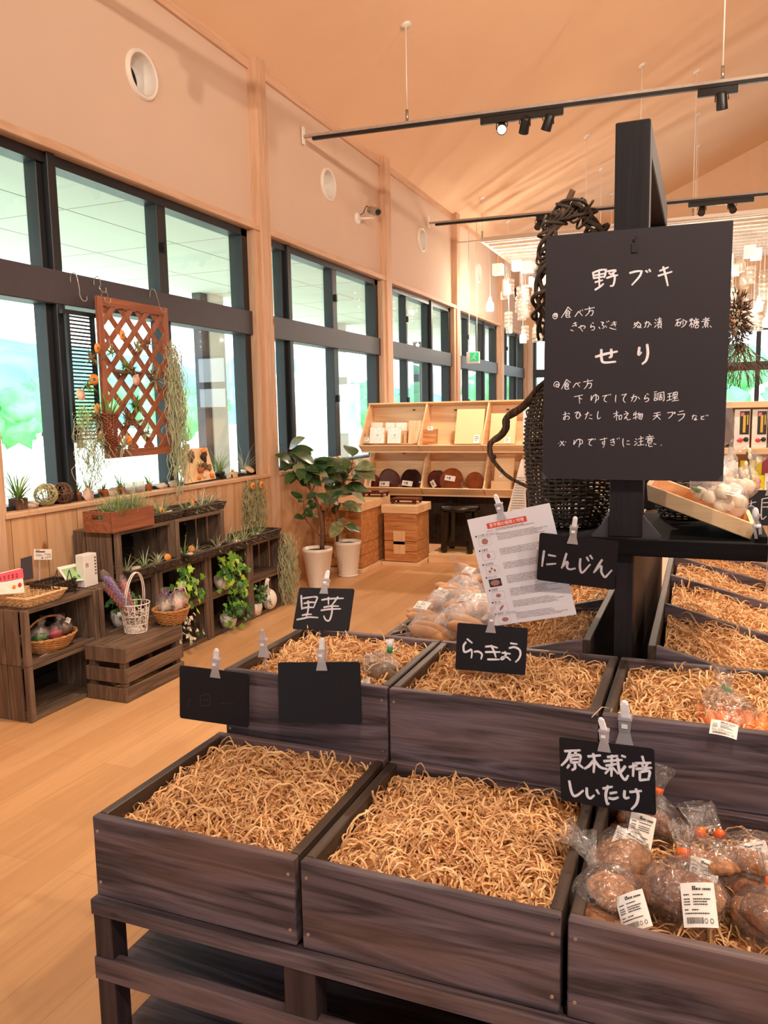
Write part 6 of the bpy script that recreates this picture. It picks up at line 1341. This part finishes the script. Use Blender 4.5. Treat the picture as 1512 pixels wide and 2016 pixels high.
# ------------------------------------------------------------ lattice, louvre panel and what hangs on them
lt_ = thing('lattice_panel', 'reddish wooden diamond lattice panel hung before the near window', 'trellis', (-3.365, 4.2, 1.25))
LY0, LY1, LZ0, LZ1, LX = 3.85, 4.52, 1.255, 2.225, -3.378
for a, b_ in ((LY0, LY0+.045), (LY1-.045, LY1)): MB().box(LX-.012, LX+.012, a, b_, LZ0, LZ1).build('stile', M['redwood'], lt_, bevel=.002)
for a, b_ in ((LZ0, LZ0+.05), (LZ1-.055, LZ1)): MB().box(LX-.0125, LX+.0125, LY0+.0455, LY1-.0455, a, b_).build('frame_rail', M['redwoodx'], lt_, bevel=.002)
W_, H_ = LY1-LY0-.08, LZ1-LZ0-.09
for sgn in (1, -1):
    k = -12
    while k < 13:
        off = k*.157; seg = []
        # line z = sgn*(y - off) clipped to the opening
        pts = []
        y0c, y1c, z0c, z1c = LY0+.04, LY1-.04, LZ0+.045, LZ1-.05; ym, zm = (y0c+y1c)/2, (z0c+z1c)/2
        ya, yb = y0c, y1c; za, zb = zm+sgn*(ya-ym)+off, zm+sgn*(yb-ym)+off
        if za > zb: ya, yb, za, zb = yb, ya, zb, za
        if zb > z0c and za < z1c:
            if za < z0c: ya += (z0c-za)/(zb-za)*(yb-ya); za = z0c
            if zb > z1c: yb = ya+(z1c-za)/(zb-za)*(yb-ya); zb = z1c
            if zb-za > .02: MB().bar((LX+.005*sgn, ya, za), (LX+.005*sgn, yb, zb), .009, .036, (0, -sgn*.7, .7)).build('slat', M['redwood'], lt_)
        k += 1
lv_ = thing('louvre_panel', 'narrow black louvre panel hung left of the red lattice', 'panel', (-3.42, 3.76, 1.36))
lm = MB(); lm.box(-3.435, -3.415, 3.64, 3.665, 1.36, 2.12).box(-3.435, -3.415, 3.845, 3.87, 1.36, 2.12).box(-3.437, -3.413, 3.61, 3.90, 2.10, 2.125); lm.build('frame', M['black'], lv_)
sm_ = MB()
for z in np.arange(1.375, 2.09, .0215): sm_.box(-3.43, -3.42, 3.665, 3.845, z, z+.010)
sm_.build('slats', M['black'], lv_)
def hook(label, px0, py0, px1, py1, X=-3.40):
    a, b_ = at(px0, py0, 0, -3.42), at(px1, py1, 0, X); t = thing('s_hook', label, 'hook', tuple(a), 'wire hooks over the window rail'); m_ = (a+b_)/2
    pts = [a+Vector((-.03, 0, -.03)), a+Vector((-.025, 0, .012)), a+Vector((0, .004, .022)), a+Vector((.014, .006, 0)), m_+Vector((.012, .004, 0)), b_+Vector((0, 0, .03)), b_+Vector((.012, .01, 0)), b_+Vector((.02, .03, .004)), b_+Vector((.014, .04, .03))]
    MB().tube(catmull(pts, 4), .0028, 7).build('wire', M['steel'], t)
hook('long wire hook over the rail above the louvre panel', 146, 545, 158, 592); hook('wire hook over the rail at the lattice corner', 192, 552, 196, 575, -3.36); hook('wire hook inside the top left of the lattice', 207, 580, 205, 596, -3.355); hook('wire hook over the rail at the right end of the lattice', 302, 576, 315, 614, -3.355)
for k, (px, py, m_, lb, st_) in enumerate(((192, 686, 'orange', 'uppermost at the left edge of the lattice', 1), (185, 747, 'orange', 'second down at the left edge of the lattice', 1), (192, 805, 'orange', 'third down at the left edge of the lattice', 1), (203, 856, 'orange', 'lowest at the left edge of the lattice', 1), (241, 660, 'orange', 'high in the middle of the lattice', 1), (252, 867, 'orange', 'low in the middle of the lattice', 0))):
    disc('orange round tag ' + lb, px, py, -3.345, m_, .032, (0, 90, -12 if k % 2 else 10), st_)
disc('pale pink round tag in the middle of the lattice', 268, 748, -3.345, 'pinkd', .034, (0, 90, 0), False); disc('pale pink round tag in front of the louvre panel', 159, 777, -3.34, 'pinkd', .034, (0, 80, 0), False)
APL = [((181, 706), .07, 'aird', 'ball shaped dry air plant hung beside the topmost left tag'), ((172, 760), .07, 'air', 'small air plant in a net hung in front of the louvre panel'), ((187, 823), .06, 'aird', 'dry air plant hung below the third left tag'), ((196, 870), .06, 'air', 'air plant hung below the lowest left tag'), ((246, 722), .06, 'airg', 'small green air plant on the driftwood perch'), ((262, 728), .05, 'aird', 'tiny air plant on the right of the driftwood perch'),
       ((270, 682), .08, 'air', 'air plant hung upside down in the upper lattice'), ((292, 676), .07, 'aird', 'dry air plant hung at the upper right of the lattice'), ((220, 695), .07, 'air', 'tufted air plant in a frame at the upper left of the lattice'), ((306, 748), .11, 'aird', 'large dried rosette hung at the right of the lattice'), ((268, 800), .10, 'airg', 'green air plant on the hoop in the lower lattice'), ((252, 825), .09, 'aird', 'brown air plant on the hoop below the green one'), ((290, 852), .08, 'air', 'air plant hung low at the right of the lattice'), ((242, 880), .11, 'airp', 'bushy silver air plant at the foot of the lattice'), ((300, 735), .07, 'aird', 'brown dried bloom above the large rosette')]
for k, ((px, py), L_, mt, lb) in enumerate(APL):
    p = at(px, py, 0, -3.335); t = thing('air_plant', lb, 'air plant', tuple(p), 'air plants on the lattice'); m_ = MB()
    for s_ in (0, 1): blades(m_, p, 22 if L_ < .09 else 30, L_, .012, 1, .004, .9, k*3+s_, 2, -.9, .4)
    m_.build('leaves', [M[mt], M['airp'] if k % 3 == 0 else M[mt]], t)
    MB().tube([p, p+Vector((-.01, 0, .06)), p+Vector((-.028, 0, .10))], .0009, 5).build('hanging_wire', M['steel'], t)
t = thing('wicker_wall_vase', 'reddish wicker wall vase with long leaves on the lower left of the lattice', 'vase', tuple(at(218, 880, 0, -3.33)))
c = at(219, 881, 0, -3.32); zt_ = at(219, 815, 0, -3.32).z-c.z; wicker(t, [(.035, 0), (.045, zt_*.4), (.056, zt_)], c, M['wickr'], 'weave', 16, 18, .75, 1, .0042); rim(t, c, .057, zt_, M['wickr'], .005, .75, 1)
m_ = MB(); blades(m_, c+Vector((0, 0, zt_-.02)), 20, .20, .02, .8, .007, .3, 8, 2, .75); m_.build('leaves', [M['air'], M['airg']], t)
t = thing('driftwood_perch', 'grey driftwood stick hung across the middle of the lattice', 'driftwood', tuple(at(250, 732, 0, -3.35)))
MB().tube([at(224, 729, 0, -3.35), at(240, 733, 0, -3.345), at(258, 733, 0, -3.345), at(277, 735, 0, -3.35)], [.010, .014, .012, .009], 9).build('stick', M['twig'], t)
t = thing('wire_hoop', 'thin wire hoop with a perch hung in the lower lattice', 'hoop', tuple(at(265, 815, 0, -3.345))); c = at(262, 818, 0, -3.345)
MB().tube([c+Vector((0, .09*math.cos(a), .075*math.sin(a))) for a in np.linspace(0, 2*PI, 30)], .0018, 6).build('wire', M['steel'], t); MB().tube([c+Vector((.004, -.09, -.05)), c+Vector((.012, 0, -.055)), c+Vector((.004, .08, -.03))], [.008, .012, .007], 8).build('perch', M['redwood'], t)

# ------------------------------------------------------------ things on the window sill
def sill_plant(label, px, py, potmat, r, h, L, seed, mats=('airg', 'air'), n=26, square=False, name='air_plant_pot', up=.15, wd=.0045):
    c = at(px, py, 2, ZS); c.x = min(-3.43, max(-3.50, c.x)); c = Vector((c.x, max(3.20, at(px, py, 0, c.x).y), ZS+.0008)); t = thing(name, label, 'potted plant', tuple(c), None)
    if square: MB().box(c.x-r, c.x+r, c.y-r, c.y+r, c.z, c.z+h).build('pot', M[potmat], t, bevel=.002)
    else: MB().lathe([(.001, 0), (r*.78, 0), (r*.95, h*.7), (r, h*.72), (r, h), (r*.88, h), (.001, h*.9)], c, 24).build('pot', M[potmat], t)
    m_ = MB(); blades(m_, c+Vector((0, 0, h*.9)), n, L*1.25, r*.4, 1, wd, .8, seed, len(mats), up, .35, c.z+.004); m_.build('leaves', [M[x] for x in mats], t)
sill_plant('spiky green air plant in a square brown pot at the near end of the sill', 37, 1003, 'twig', .036, .062, .17, 1, ('airg', 'air'), 40, True, wd=.006)
sill_plant('air plant in a small terracotta pot right of the twig balls', 152, 984, 'terracotta', .03, .05, .08, 2)
sill_plant('curly air plant with a pale disc leaning on its pot', 176, 980, 'terracotta', .028, .045, .13, 3, ('airp', 'air'), 18)
sill_plant('small plant in a terracotta pot next to the pale stone on the sill', 203, 976, 'terracotta', .032, .045, .07, 4)
sill_plant('green air plant in a terracotta pot just left of the glasses', 237, 971, 'terracotta', .03, .045, .10, 5)
sill_plant('air plant in a small terracotta pot right of the glasses', 293, 966, 'terracotta', .024, .045, .08, 6)
sill_plant('grass like plant in a black pot right of the leaning collage board', 433, 942, 'black', .042, .06, .16, 7, ('airg', 'air'), 60, False, 'grass_pot', .6, .0025)
sill_plant('tiny brown plant in a pale square pot near the sill end', 458, 938, 'creamd', .03, .045, .06, 8, ('aird', 'air'), 12, True)
sill_plant('wispy silver plant in a white pot at the sill end', 480, 934, 'white', .024, .05, .24, 9, ('airp', 'airp'), 45, False, 'wispy_plant_pot', .5, .0013)
disc('large pale disc leaning on the curly air plant pot', 174, 974, -3.42, 'pinkd', .042, (0, 80, 0), False)
o = tag(MB().lathe([(.001, -.006), (.038, -.006), (.038, .006), (.001, .006)], at(492, 924, 0, -3.44)+Vector((0, 0, 0)), 24, eul(0, 40, 0)).build('wood_slice_tag', M['creamd']), 'pale wood slice above the hanging moss at the sill end', 'tag'); recenter(o)
for k, (px, py, r, m_, lb) in enumerate(((91, 985, .064, 'air', 'loose open twig ball, the paler of two on the sill'), (124, 981, .062, 'twig', 'dense dark twig ball, the browner of two on the sill'))):
    c = at(px, py, 0, -3.46); c.z = ZS+r+.001; t = thing('twig_ball', lb, 'twig ball', tuple(c), 'twig balls on the sill'); m2 = MB(); rr = random.Random(k)
    for q in range(16 if k == 0 else 34):
        R_ = eul(rr.uniform(0, 180), rr.uniform(0, 180), rr.uniform(0, 180)); f_ = rr.uniform(.88, 1)
        m2.tube([c+R_ @ Vector((r*f_*math.cos(a), r*f_*math.sin(a), r*.1*math.sin(a*3+q))) for a in np.linspace(0, 2*PI, 22)], rr.uniform(.0016, .003), 5, cap=False)
    m2.build('twigs', M['twig' if k else 'moss2'], t)
for k, (px, py, a, b_, c_, lb) in enumerate(((62, 990, .035, .04, .022, 'white flat stone between the square pot and the twig ball'), (95, 958, .035, .036, .016, 'brownish mushroom shaped stone resting between the twig balls'), (222, 972, .022, .036, .03, 'rounded pale stone left of the glasses'), (318, 956, .03, .05, .022, 'white shell cluster on the sill below the lattice corner'), (340, 952, .028, .035, .026, 'pale spiky shell beside the window mullion'), (450, 938, .02, .025, .02, 'little pale stone by the black pot'))):
    p = at(px, py, 0, -3.47); zc_ = ZS+c_*.8 if k != 1 else p.z
    o = tag(MB().ell((p.x, p.y, zc_), a, b_, c_, n=16, m=10, bumpy=.35, seed=k*2.2, fr=7).build('pale_stone', M['stone']), lb, 'stone', 'stones and shells on the sill'); recenter(o)
for k, (px, py, lb) in enumerate(((255, 968, 'clear square glass with purple grains, left of two'), (274, 965, 'clear square glass with purple grains, right of two'))):
    p = at(px, py, 0, -3.46); t = thing('glass_cup', lb, 'glass', (p.x, p.y, ZS), 'glasses on the sill')
    MB().lathe([(.001, .0015), (.034, .0015), (.038, .075), (.035, .075), (.032, .006), (.001, .006)], (p.x, p.y, ZS), 24).build('glass', M['clear'], t); MB().lathe([(.001, .008), (.031, .008), (.032, .022), (.001, .024)], (p.x, p.y, ZS), 20).build('grains', M['purple'], t)
t = thing('collage_board', 'pale board with dried plants and a tiny terracotta pot leaning on the window', 'craft board', (-3.46, 5.0, ZS))
P = [at(366, 953, 0, -3.42), at(426, 942, 0, -3.42), at(408, 881, 0, -3.50), at(349, 885, 0, -3.50)]
MB().prism(P, (-.012, 0, 0)).build('board', M['plywood'], t, bevel=.002)
g = lambda u, v, e=.012: P[0].lerp(P[1], u).lerp(P[3].lerp(P[2], u), v)+Vector((e, 0, 0)); rr = random.Random(4)
for k, (u, v, s_, m_) in enumerate(((.3, .72, .035, 'twig'), (.36, .82, .03, 'aird'), (.74, .72, .035, 'twigd'), (.68, .42, .03, 'twig'), (.82, .38, .025, 'aird'), (.8, .9, .025, 'orange'), (.85, .12, .02, 'orange'), (.42, .12, .016, 'orange'), (.6, .14, .016, 'ginger'))): MB().ell(g(u, v), .014, s_, s_*.9, n=12, m=8, bumpy=.9, seed=k*1.3, fr=8).build('dried_piece', M[m_], t)
MB().lathe([(.001, -.02), (.02, -.02), (.027, .018), (.001, .018)], g(.5, .34, .02), 16).build('tiny_pot', M['terracotta'], t)
m_ = MB(); blades(m_, g(.5, .45, .02), 20, .05, .01, 1, .003, .5, 3, 1, .5); m_.build('tuft', M['air'], t)

t = thing('dried_arrangement', 'brown dish of dried petals on the sill of the second window, behind the rubber plants', 'dried flowers', tuple(at(662, 900, 0, -3.47)))
c = at(662, 897, 0, -3.46); c.z = ZS+.001
MB().lathe([(.001, 0), (.06, 0), (.10, .035), (.095, .037), (.001, .012)], c, 24, None, 0, True, .5, 1.6).build('dish', M['redwood'], t)
m_ = MB(); rr = random.Random(8)
for k in range(14): m_.ell(c+Vector((rr.uniform(-.03, .03), rr.uniform(-.12, .12), .04)), .022, .022, .018, n=10, m=7, mi=rr.randrange(3), bumpy=.9, seed=k)
m_.build('petals', [M['packw'], M['aird'], M['pinkd']], t)
# ------------------------------------------------------------ lights on rails, with their own light
def rod(parent, x, y, z0):
    z1 = zc(x)-.002
    MB().tube([(x, y, z0), (x, y, z1)], .0055, 8).build('rod', M['white'], parent); MB().lathe([(.001, -.012), (.045, -.012), (.045, .02), (.001, .02)], (x, y, z1), 24, rot(-math.atan(SL), 'Y')).build('ceiling_rose', M['white'], parent)
    MB().tube([(x, y, z0), (x, y, z0+.10)], .013, 10).build('grip', M['steel'], parent)
def spot(rail_label, label, x, y, z, aim, power, lit=False, ang=62, on=True):
    """lamp head with yoke; aim is a point"""
    t = thing('spot_lamp', label, 'spotlight', (x, y, z), 'black spotlights on the ceiling rails')
    p = Vector((x, y, z-.075)); d = (Vector(aim)-p).normalized(); u = d.orthogonal().normalized(); R_ = Vector((0, 0, -1)).rotation_difference(d).to_matrix()
    MB().lathe([(.001, .065), (.030, .065), (.037, .05), (.041, -.055), (.041, -.062), (.036, -.062), (.034, -.05)], p, 24, R_).build('housing', M['black'], t)
    MB().lathe([(.034, -.05), (.001, -.05)], p, 20, R_).build('lens', M['lampglow'] if lit else M['lens'], t)
    yk = MB(); s_ = R_ @ Vector((1, 0, 0))
    yk.tube([p-s_*.046, p-s_*.046+Vector((0, 0, .05)), Vector((x, y, z-.008)), p+s_*.046+Vector((0, 0, .05)), p+s_*.046], .0045, 6); yk.build('yoke', M['black'], t)
    ld = bpy.data.lights.new('spot', 'SPOT'); lo = bpy.data.objects.new('lamp_light', ld); COL.objects.link(lo)
    ld.energy = power; ld.color = LAMP; ld.spot_size = math.radians(ang); ld.spot_blend = 1.0; ld.shadow_soft_size = .035
    lo.parent = t; lo.matrix_local = Matrix.Translation(p+d*.075-Vector((x, y, z))) @ Vector((0, 0, -1)).rotation_difference(d).to_matrix().to_4x4()
    return t
LAMP = (1.0, .79, .60)
def rail(label, y, z, dz, x0, x1, rods, boxes):
    t = thing('light_rail', label, 'light rail', (x0, y, z)); zz = lambda x: z+dz*(x-x0)
    MB().bar((x0-.09, y, z+.012+.003), (x1, y, zz(x1)+.012), .032, .024).build('carrier', M['alu'], t, bevel=.002)
    MB().bar((x0, y, z-.014), (x1, y, zz(x1)-.014), .034, .026).build('black_track', M['black'], t, bevel=.002)
    MB().box(x0-.10, x0-.085, y-.02, y+.02, z-.05, z+.10).build('wall_bracket', M['white'], t)
    for x in rods: rod(t, x, y, zz(x)+.02)
    for a, b_ in boxes: MB().bar((a, y, zz(a)-.055), (b_, y, zz(b_)-.055), .034, .055).build('power_box', M['black'], t, bevel=.003)
    return zz
zz = rail('near light rail crossing the room, five black spot lamps below it', 6.76, 3.985, -.028, -3.36, 6.5, (-2.45, .05, 2.6, 5.0), ((-1.80, -1.12), (-.12, .16)))
spot('', 'lit spot lamp, leftmost of three on the near rail', -1.62, 6.76, zz(-1.62)-.05, (-.6, 1.7, .75), 300, True, 60)
spot('', 'tilted black spot lamp, middle of three on the near rail', -1.43, 6.76, zz(-1.43)-.05, (-2.7, 9.2, .4), 160, False, 62)
spot('', 'black spot lamp, right of three on the near rail', -1.24, 6.76, zz(-1.24)-.05, (-2.7, 8.0, .5), 200, False, 66)
spot('', 'single black spot lamp at the right end of the near rail', .05, 6.76, zz(.05)-.05, (.3, 8.0, .6), 240, False, 62)
spot('', 'spot lamp further along the near rail', 2.4, 6.76, zz(2.4)-.05, (.3, 3.0, .8), 260, False, 66)
zz = rail('far light rail crossing the room behind the slate board', 10.30, 3.955, -.018, -3.36, 6.5, (-.80, 1.8, 4.4), ((-2.03, -1.45), (-.25, .45)))
for x, lb, aim in ((-2.0, 'small black spot lamp on the far rail left of the vine garland', (-2.6, 8.1, 1.2)), (-.10, 'left one of two small spot lamps right of the stand post on the far rail', (-.4, 7.7, 1.2)), (.22, 'right one of two small spot lamps right of the stand post on the far rail', (1.2, 7.7, 1.0))): spot('', lb, x, 10.30, zz(x)-.05, aim, 260, False, 75)
zz = rail('added light rail, out of view over the camera side of the room', 3.1, 4.0, 0, -3.36, 6.5, (-2.45, .05, 2.6), ((-1.8, -1.1), (.6, 1.6)))  # added rail out of view, holds lamps that brighten crates, boxes and ceiling
for x, aim, lb, pw, an in ((-1.7, (-3.1, 3.7, .4), 'added unseen fill lamp overhead aimed at the crates', 185, 80), (-1.2, (-1.7, 3.9, 0), 'added unseen fill lamp overhead aimed at the aisle', 80, 95), (3.2, (1.5, 9.0, 6.2), 'added unseen uplight overhead brightening the far ceiling', 600, 110), (2.6, (-1.4, 6.5, 5.2), 'added unseen uplight overhead brightening the ceiling above the aisle', 380, 100), (.7, (-.5, 1.5, .7), 'added unseen fill lamp overhead aimed at the front boxes', 215, 80), (1.4, (.1, 2.0, .8), 'added unseen fill lamp overhead aimed at the right boxes', 220, 80)): spot('', lb, x, 3.1, zz(x)-.05, aim, pw, False, an)  # added fill lamps; two are uplights that brighten the ceiling
zz = rail('added light rail, unseen behind the camera', -.6, 4.0, 0, -3.36, 6.5, (-2.45, .05, 2.6), ((-1.8, -1.1), (.6, 1.6)))  # added unseen rail for warm fill from the camera side
for x, aim, lb, pw, an in ((-1.5, (-3.4, 4.2, 2.4), 'added fill lamp behind the camera aimed at the window wall', 270, 100), (.5, (-1.6, 1.6, .3), 'added fill lamp behind the camera aimed at the front boxes', 190, 90), (1.5, (-1.5, 6.0, 4.6), 'added uplight behind the camera brightening the ceiling', 560, 110), (3.0, (1.0, 5, .0), 'added fill lamp behind the camera aimed down the shop', 320, 110)): spot('', lb, x, -.6, zz(x)-.05, aim, pw, False, an)  # added fill lamps out of view, one an uplight for the ceiling

# ------------------------------------------------------------ hanging slat grid with glass pendants
LG = (-3.05, 2.6, 11.42, 14.6, 3.93)
t = thing('slat_grid', 'pale slatted grid hung below the ceiling, glass pendants beneath it', 'ceiling grid', (LG[0], LG[2], LG[4]))
fm = MB(); fm.box(LG[0], LG[1], LG[2], LG[2]+.035, LG[4]-.03, LG[4]+.03).box(LG[0], LG[1], LG[3]-.035, LG[3], LG[4]-.03, LG[4]+.03).box(LG[0], LG[0]+.035, LG[2]+.0355, LG[3]-.0355, LG[4]-.03, LG[4]+.03).box(LG[1]-.035, LG[1], LG[2]+.0355, LG[3]-.0355, LG[4]-.03, LG[4]+.03); fm.build('frame', M['white'], t)
for y in np.arange(LG[2]+.12, LG[3]-.05, .25): MB().box(LG[0]+.036, LG[1]-.036, y-.01, y+.065, LG[4]-.03, LG[4]+.03).build('slat', M['louver'], t)
for x in (-3.03, -1.58, -.22, 1.2, 2.55):
    for y in (11.44, 13.05, 14.56): rod(t, x, y, LG[4]+.02)
MB().bar((-3.46, 11.46, LG[4]), (LG[0]-.001, 11.46, LG[4]), .02, .02).build('wall_tie', M['white'], t)
me_cache = {}
def pendant(kind, x, y, z, k):
    t = thing('glass_pendant', {'frost': 'lit frosted white cube pendant high under the slat grid', 'bottle': 'clear glass bottle pendant in the sparkling cluster under the slat grid', 'stack': 'stacked clear glass block pendant in the sparkling cluster under the slat grid'}[kind], 'pendant lamp', (x, y, z), {'frost': 'frosted cube pendants', 'bottle': 'clear bottle pendants', 'stack': 'stacked glass pendants'}[kind])
    if kind not in me_cache:
        o0 = Vector((0, 0, 0)); tmp = []
        if kind == 'frost':
            m_ = MB(); m_.box(-.07, .07, -.07, .07, -.15, 0); tmp.append(('shade', m_, 'frost'))
        elif kind == 'bottle':
            m_ = MB(); m_.lathe([(.001, -.20), (.048, -.20), (.052, -.19), (.052, -.09), (.022, -.055), (.020, 0), (.001, 0)], (0, 0, 0), 14); tmp.append(('glass', m_, 'clear'))
            m_ = MB(); m_.ell((0, 0, -.12), .009, .009, .022, n=10, m=7); tmp.append(('bulb', m_, 'bulb'))
        else:
            m_ = MB()
            for q in range(4): m_.lathe([(.001, -.06*q-.052), (.062, -.06*q-.048), (.066, -.06*q-.026), (.062, -.06*q-.004), (.001, -.06*q)], (0, 0, 0), 12)
            tmp.append(('glass', m_, 'clear')); m_ = MB(); 
            for q in range(2): m_.ell((0, 0, -.085-.10*q), .011, .011, .011, n=10, m=7)
            tmp.append(('bulb', m_, 'bulb'))
        me_cache[kind] = []
        for nm, m_, mt in tmp: o = m_.build(nm, M[mt]); me_cache[kind].append((nm, o.data)); bpy.data.objects.remove(o)
    for nm, me in me_cache[kind]:
        o = bpy.data.objects.new(nm, me); COL.objects.link(o); o.parent = t
    MB().tube([(x, y, z), (x, y, LG[4]-.028)], .0022, 5).build('cable', M['white'], t)
    if kind == 'bottle' and k % 9 == 0:
        ld = bpy.data.lights.new('bulb', 'POINT'); lo = bpy.data.objects.new('bulb_light', ld); COL.objects.link(lo); lo.parent = t; lo.location = (0, 0, -.15); ld.energy = 28; ld.color = (1, .86, .7); ld.shadow_soft_size = .02
rr = random.Random(21); k = 0
for x0, x1, n in ((-2.95, -1.85, 56), (.0, 1.1, 52)):
    for i in range(n):
        x = x0+(x1-x0)*((i*.618) % 1); y = LG[2]+.1475+.25*((i*5) % 11); q = (x-x0)/(x1-x0)
        pendant(rr.choice(['bottle', 'stack', 'stack']), x, y, rr.uniform(2.75, 3.50)-(.12 if x0 < -1 and q < .3 else 0)+(.2 if q < .2 and x0 < -1 else 0), k); k += 1
    for i in range(7): pendant('frost', x0+.12+(x1-x0-.1)*((i*.37) % 1), LG[2]+.1475+.25*(i % 7), rr.uniform(3.5, 3.78), k); k += 1

# ------------------------------------------------------------ small fittings
t = thing('security_camera', 'white bullet security camera on an arm beside a round vent', 'camera', (XW, 8.03, 3.56))
MB().lathe([(.001, .02), (.055, .02), (.06, .0)], (XW, 8.0, 3.55), 24, rot(PI/2, 'Y')).build('base', M['white'], t)
MB().tube([(XW+.015, 8.0, 3.55), (XW+.10, 8.02, 3.545), (XW+.17, 8.05, 3.55), (XW+.18, 8.05, 3.60)], .012, 8).build('arm', M['white'], t)
b0, b1 = Vector((XW+.10, 8.13, 3.655)), Vector((XW+.25, 7.98, 3.585)); dd = (b1-b0).normalized()
MB().tube([b0, b0+dd*.01, b1-dd*.01, b1], [.03, .042, .042, .036], 16).build('housing', M['steel'], t); MB().tube([b1, b1+dd*.018], [.030, .026], 16).build('lens', M['black'], t)
MB().tube(catmull([b0+Vector((0, 0, -.01)), b0+Vector((-.05, .02, .05)), b0+Vector((-.08, 0, -.02)), Vector((XW+.01, 8.02, 3.58))], 4), .005, 6).build('cable', M['black'], t)
e0, e1 = at(919, 716, 1, 11.9), at(944, 692, 1, 11.9)
t = thing('exit_sign', 'green and white emergency exit sign hung in front of the far windows', 'exit sign', ((e0.x+e1.x)/2, 11.9, e0.z))
MB().box(e0.x, e1.x, 11.88, 11.93, e0.z, e1.z).build('case', M['white'], t, bevel=.004)
ex = e1.x-e0.x; ez = e1.z-e0.z
MB().box(e0.x+ex*.30, e1.x-.008, 11.876, 11.8795, e0.z+.03, e1.z-.012).build('green_panel', M['exit_g'], t)
q = MB(); cx_, cz_ = e0.x+ex*.62, e0.z+ez*.55
q.ell((cx_+.012, 11.874, cz_+.045), .012, .002, .012, n=10, m=6); q.bar((cx_, 11.874, cz_+.03), (cx_-.012, 11.874, cz_-.008), .003, .018).bar((cx_-.012, 11.874, cz_-.006), (cx_+.022, 11.874, cz_-.035), .003, .011).bar((cx_-.014, 11.874, cz_-.006), (cx_-.045, 11.874, cz_-.034), .003, .011).bar((cx_, 11.874, cz_+.026), (cx_+.036, 11.874, cz_+.014), .003, .009); q.build('running_figure', M['white'], t)
for q_ in (.2, .8): MB().tube([(e0.x+ex*q_, 11.905, e1.z), (e0.x+ex*q_, 11.905, zc(e0.x))], .006, 6).build('hanger', M['white'], t)
for k, (px, py, lb) in enumerate(((326, 1958, 'left'), (388, 1978, 'right'))):
    p = at(px, py, 2, .352); t = thing('price_clip', 'small clear plastic clip lying on the table shelf, %s one of two' % lb, 'clip', (p.x, p.y, .351), 'clips on the lower shelf')
    MB().box(p.x-.009, p.x+.009, p.y-.006, p.y+.006, .3515, .356).build('base', M['acrylic'], t, bevel=.001); MB().lathe([(.001, 0), (.007, 0), (.007, .012), (.001, .013)], (p.x, p.y, .356), 14).build('head', M['steel'], t)
for o in list(bpy.data.objects):
    if '_o' in o: del o['_o']
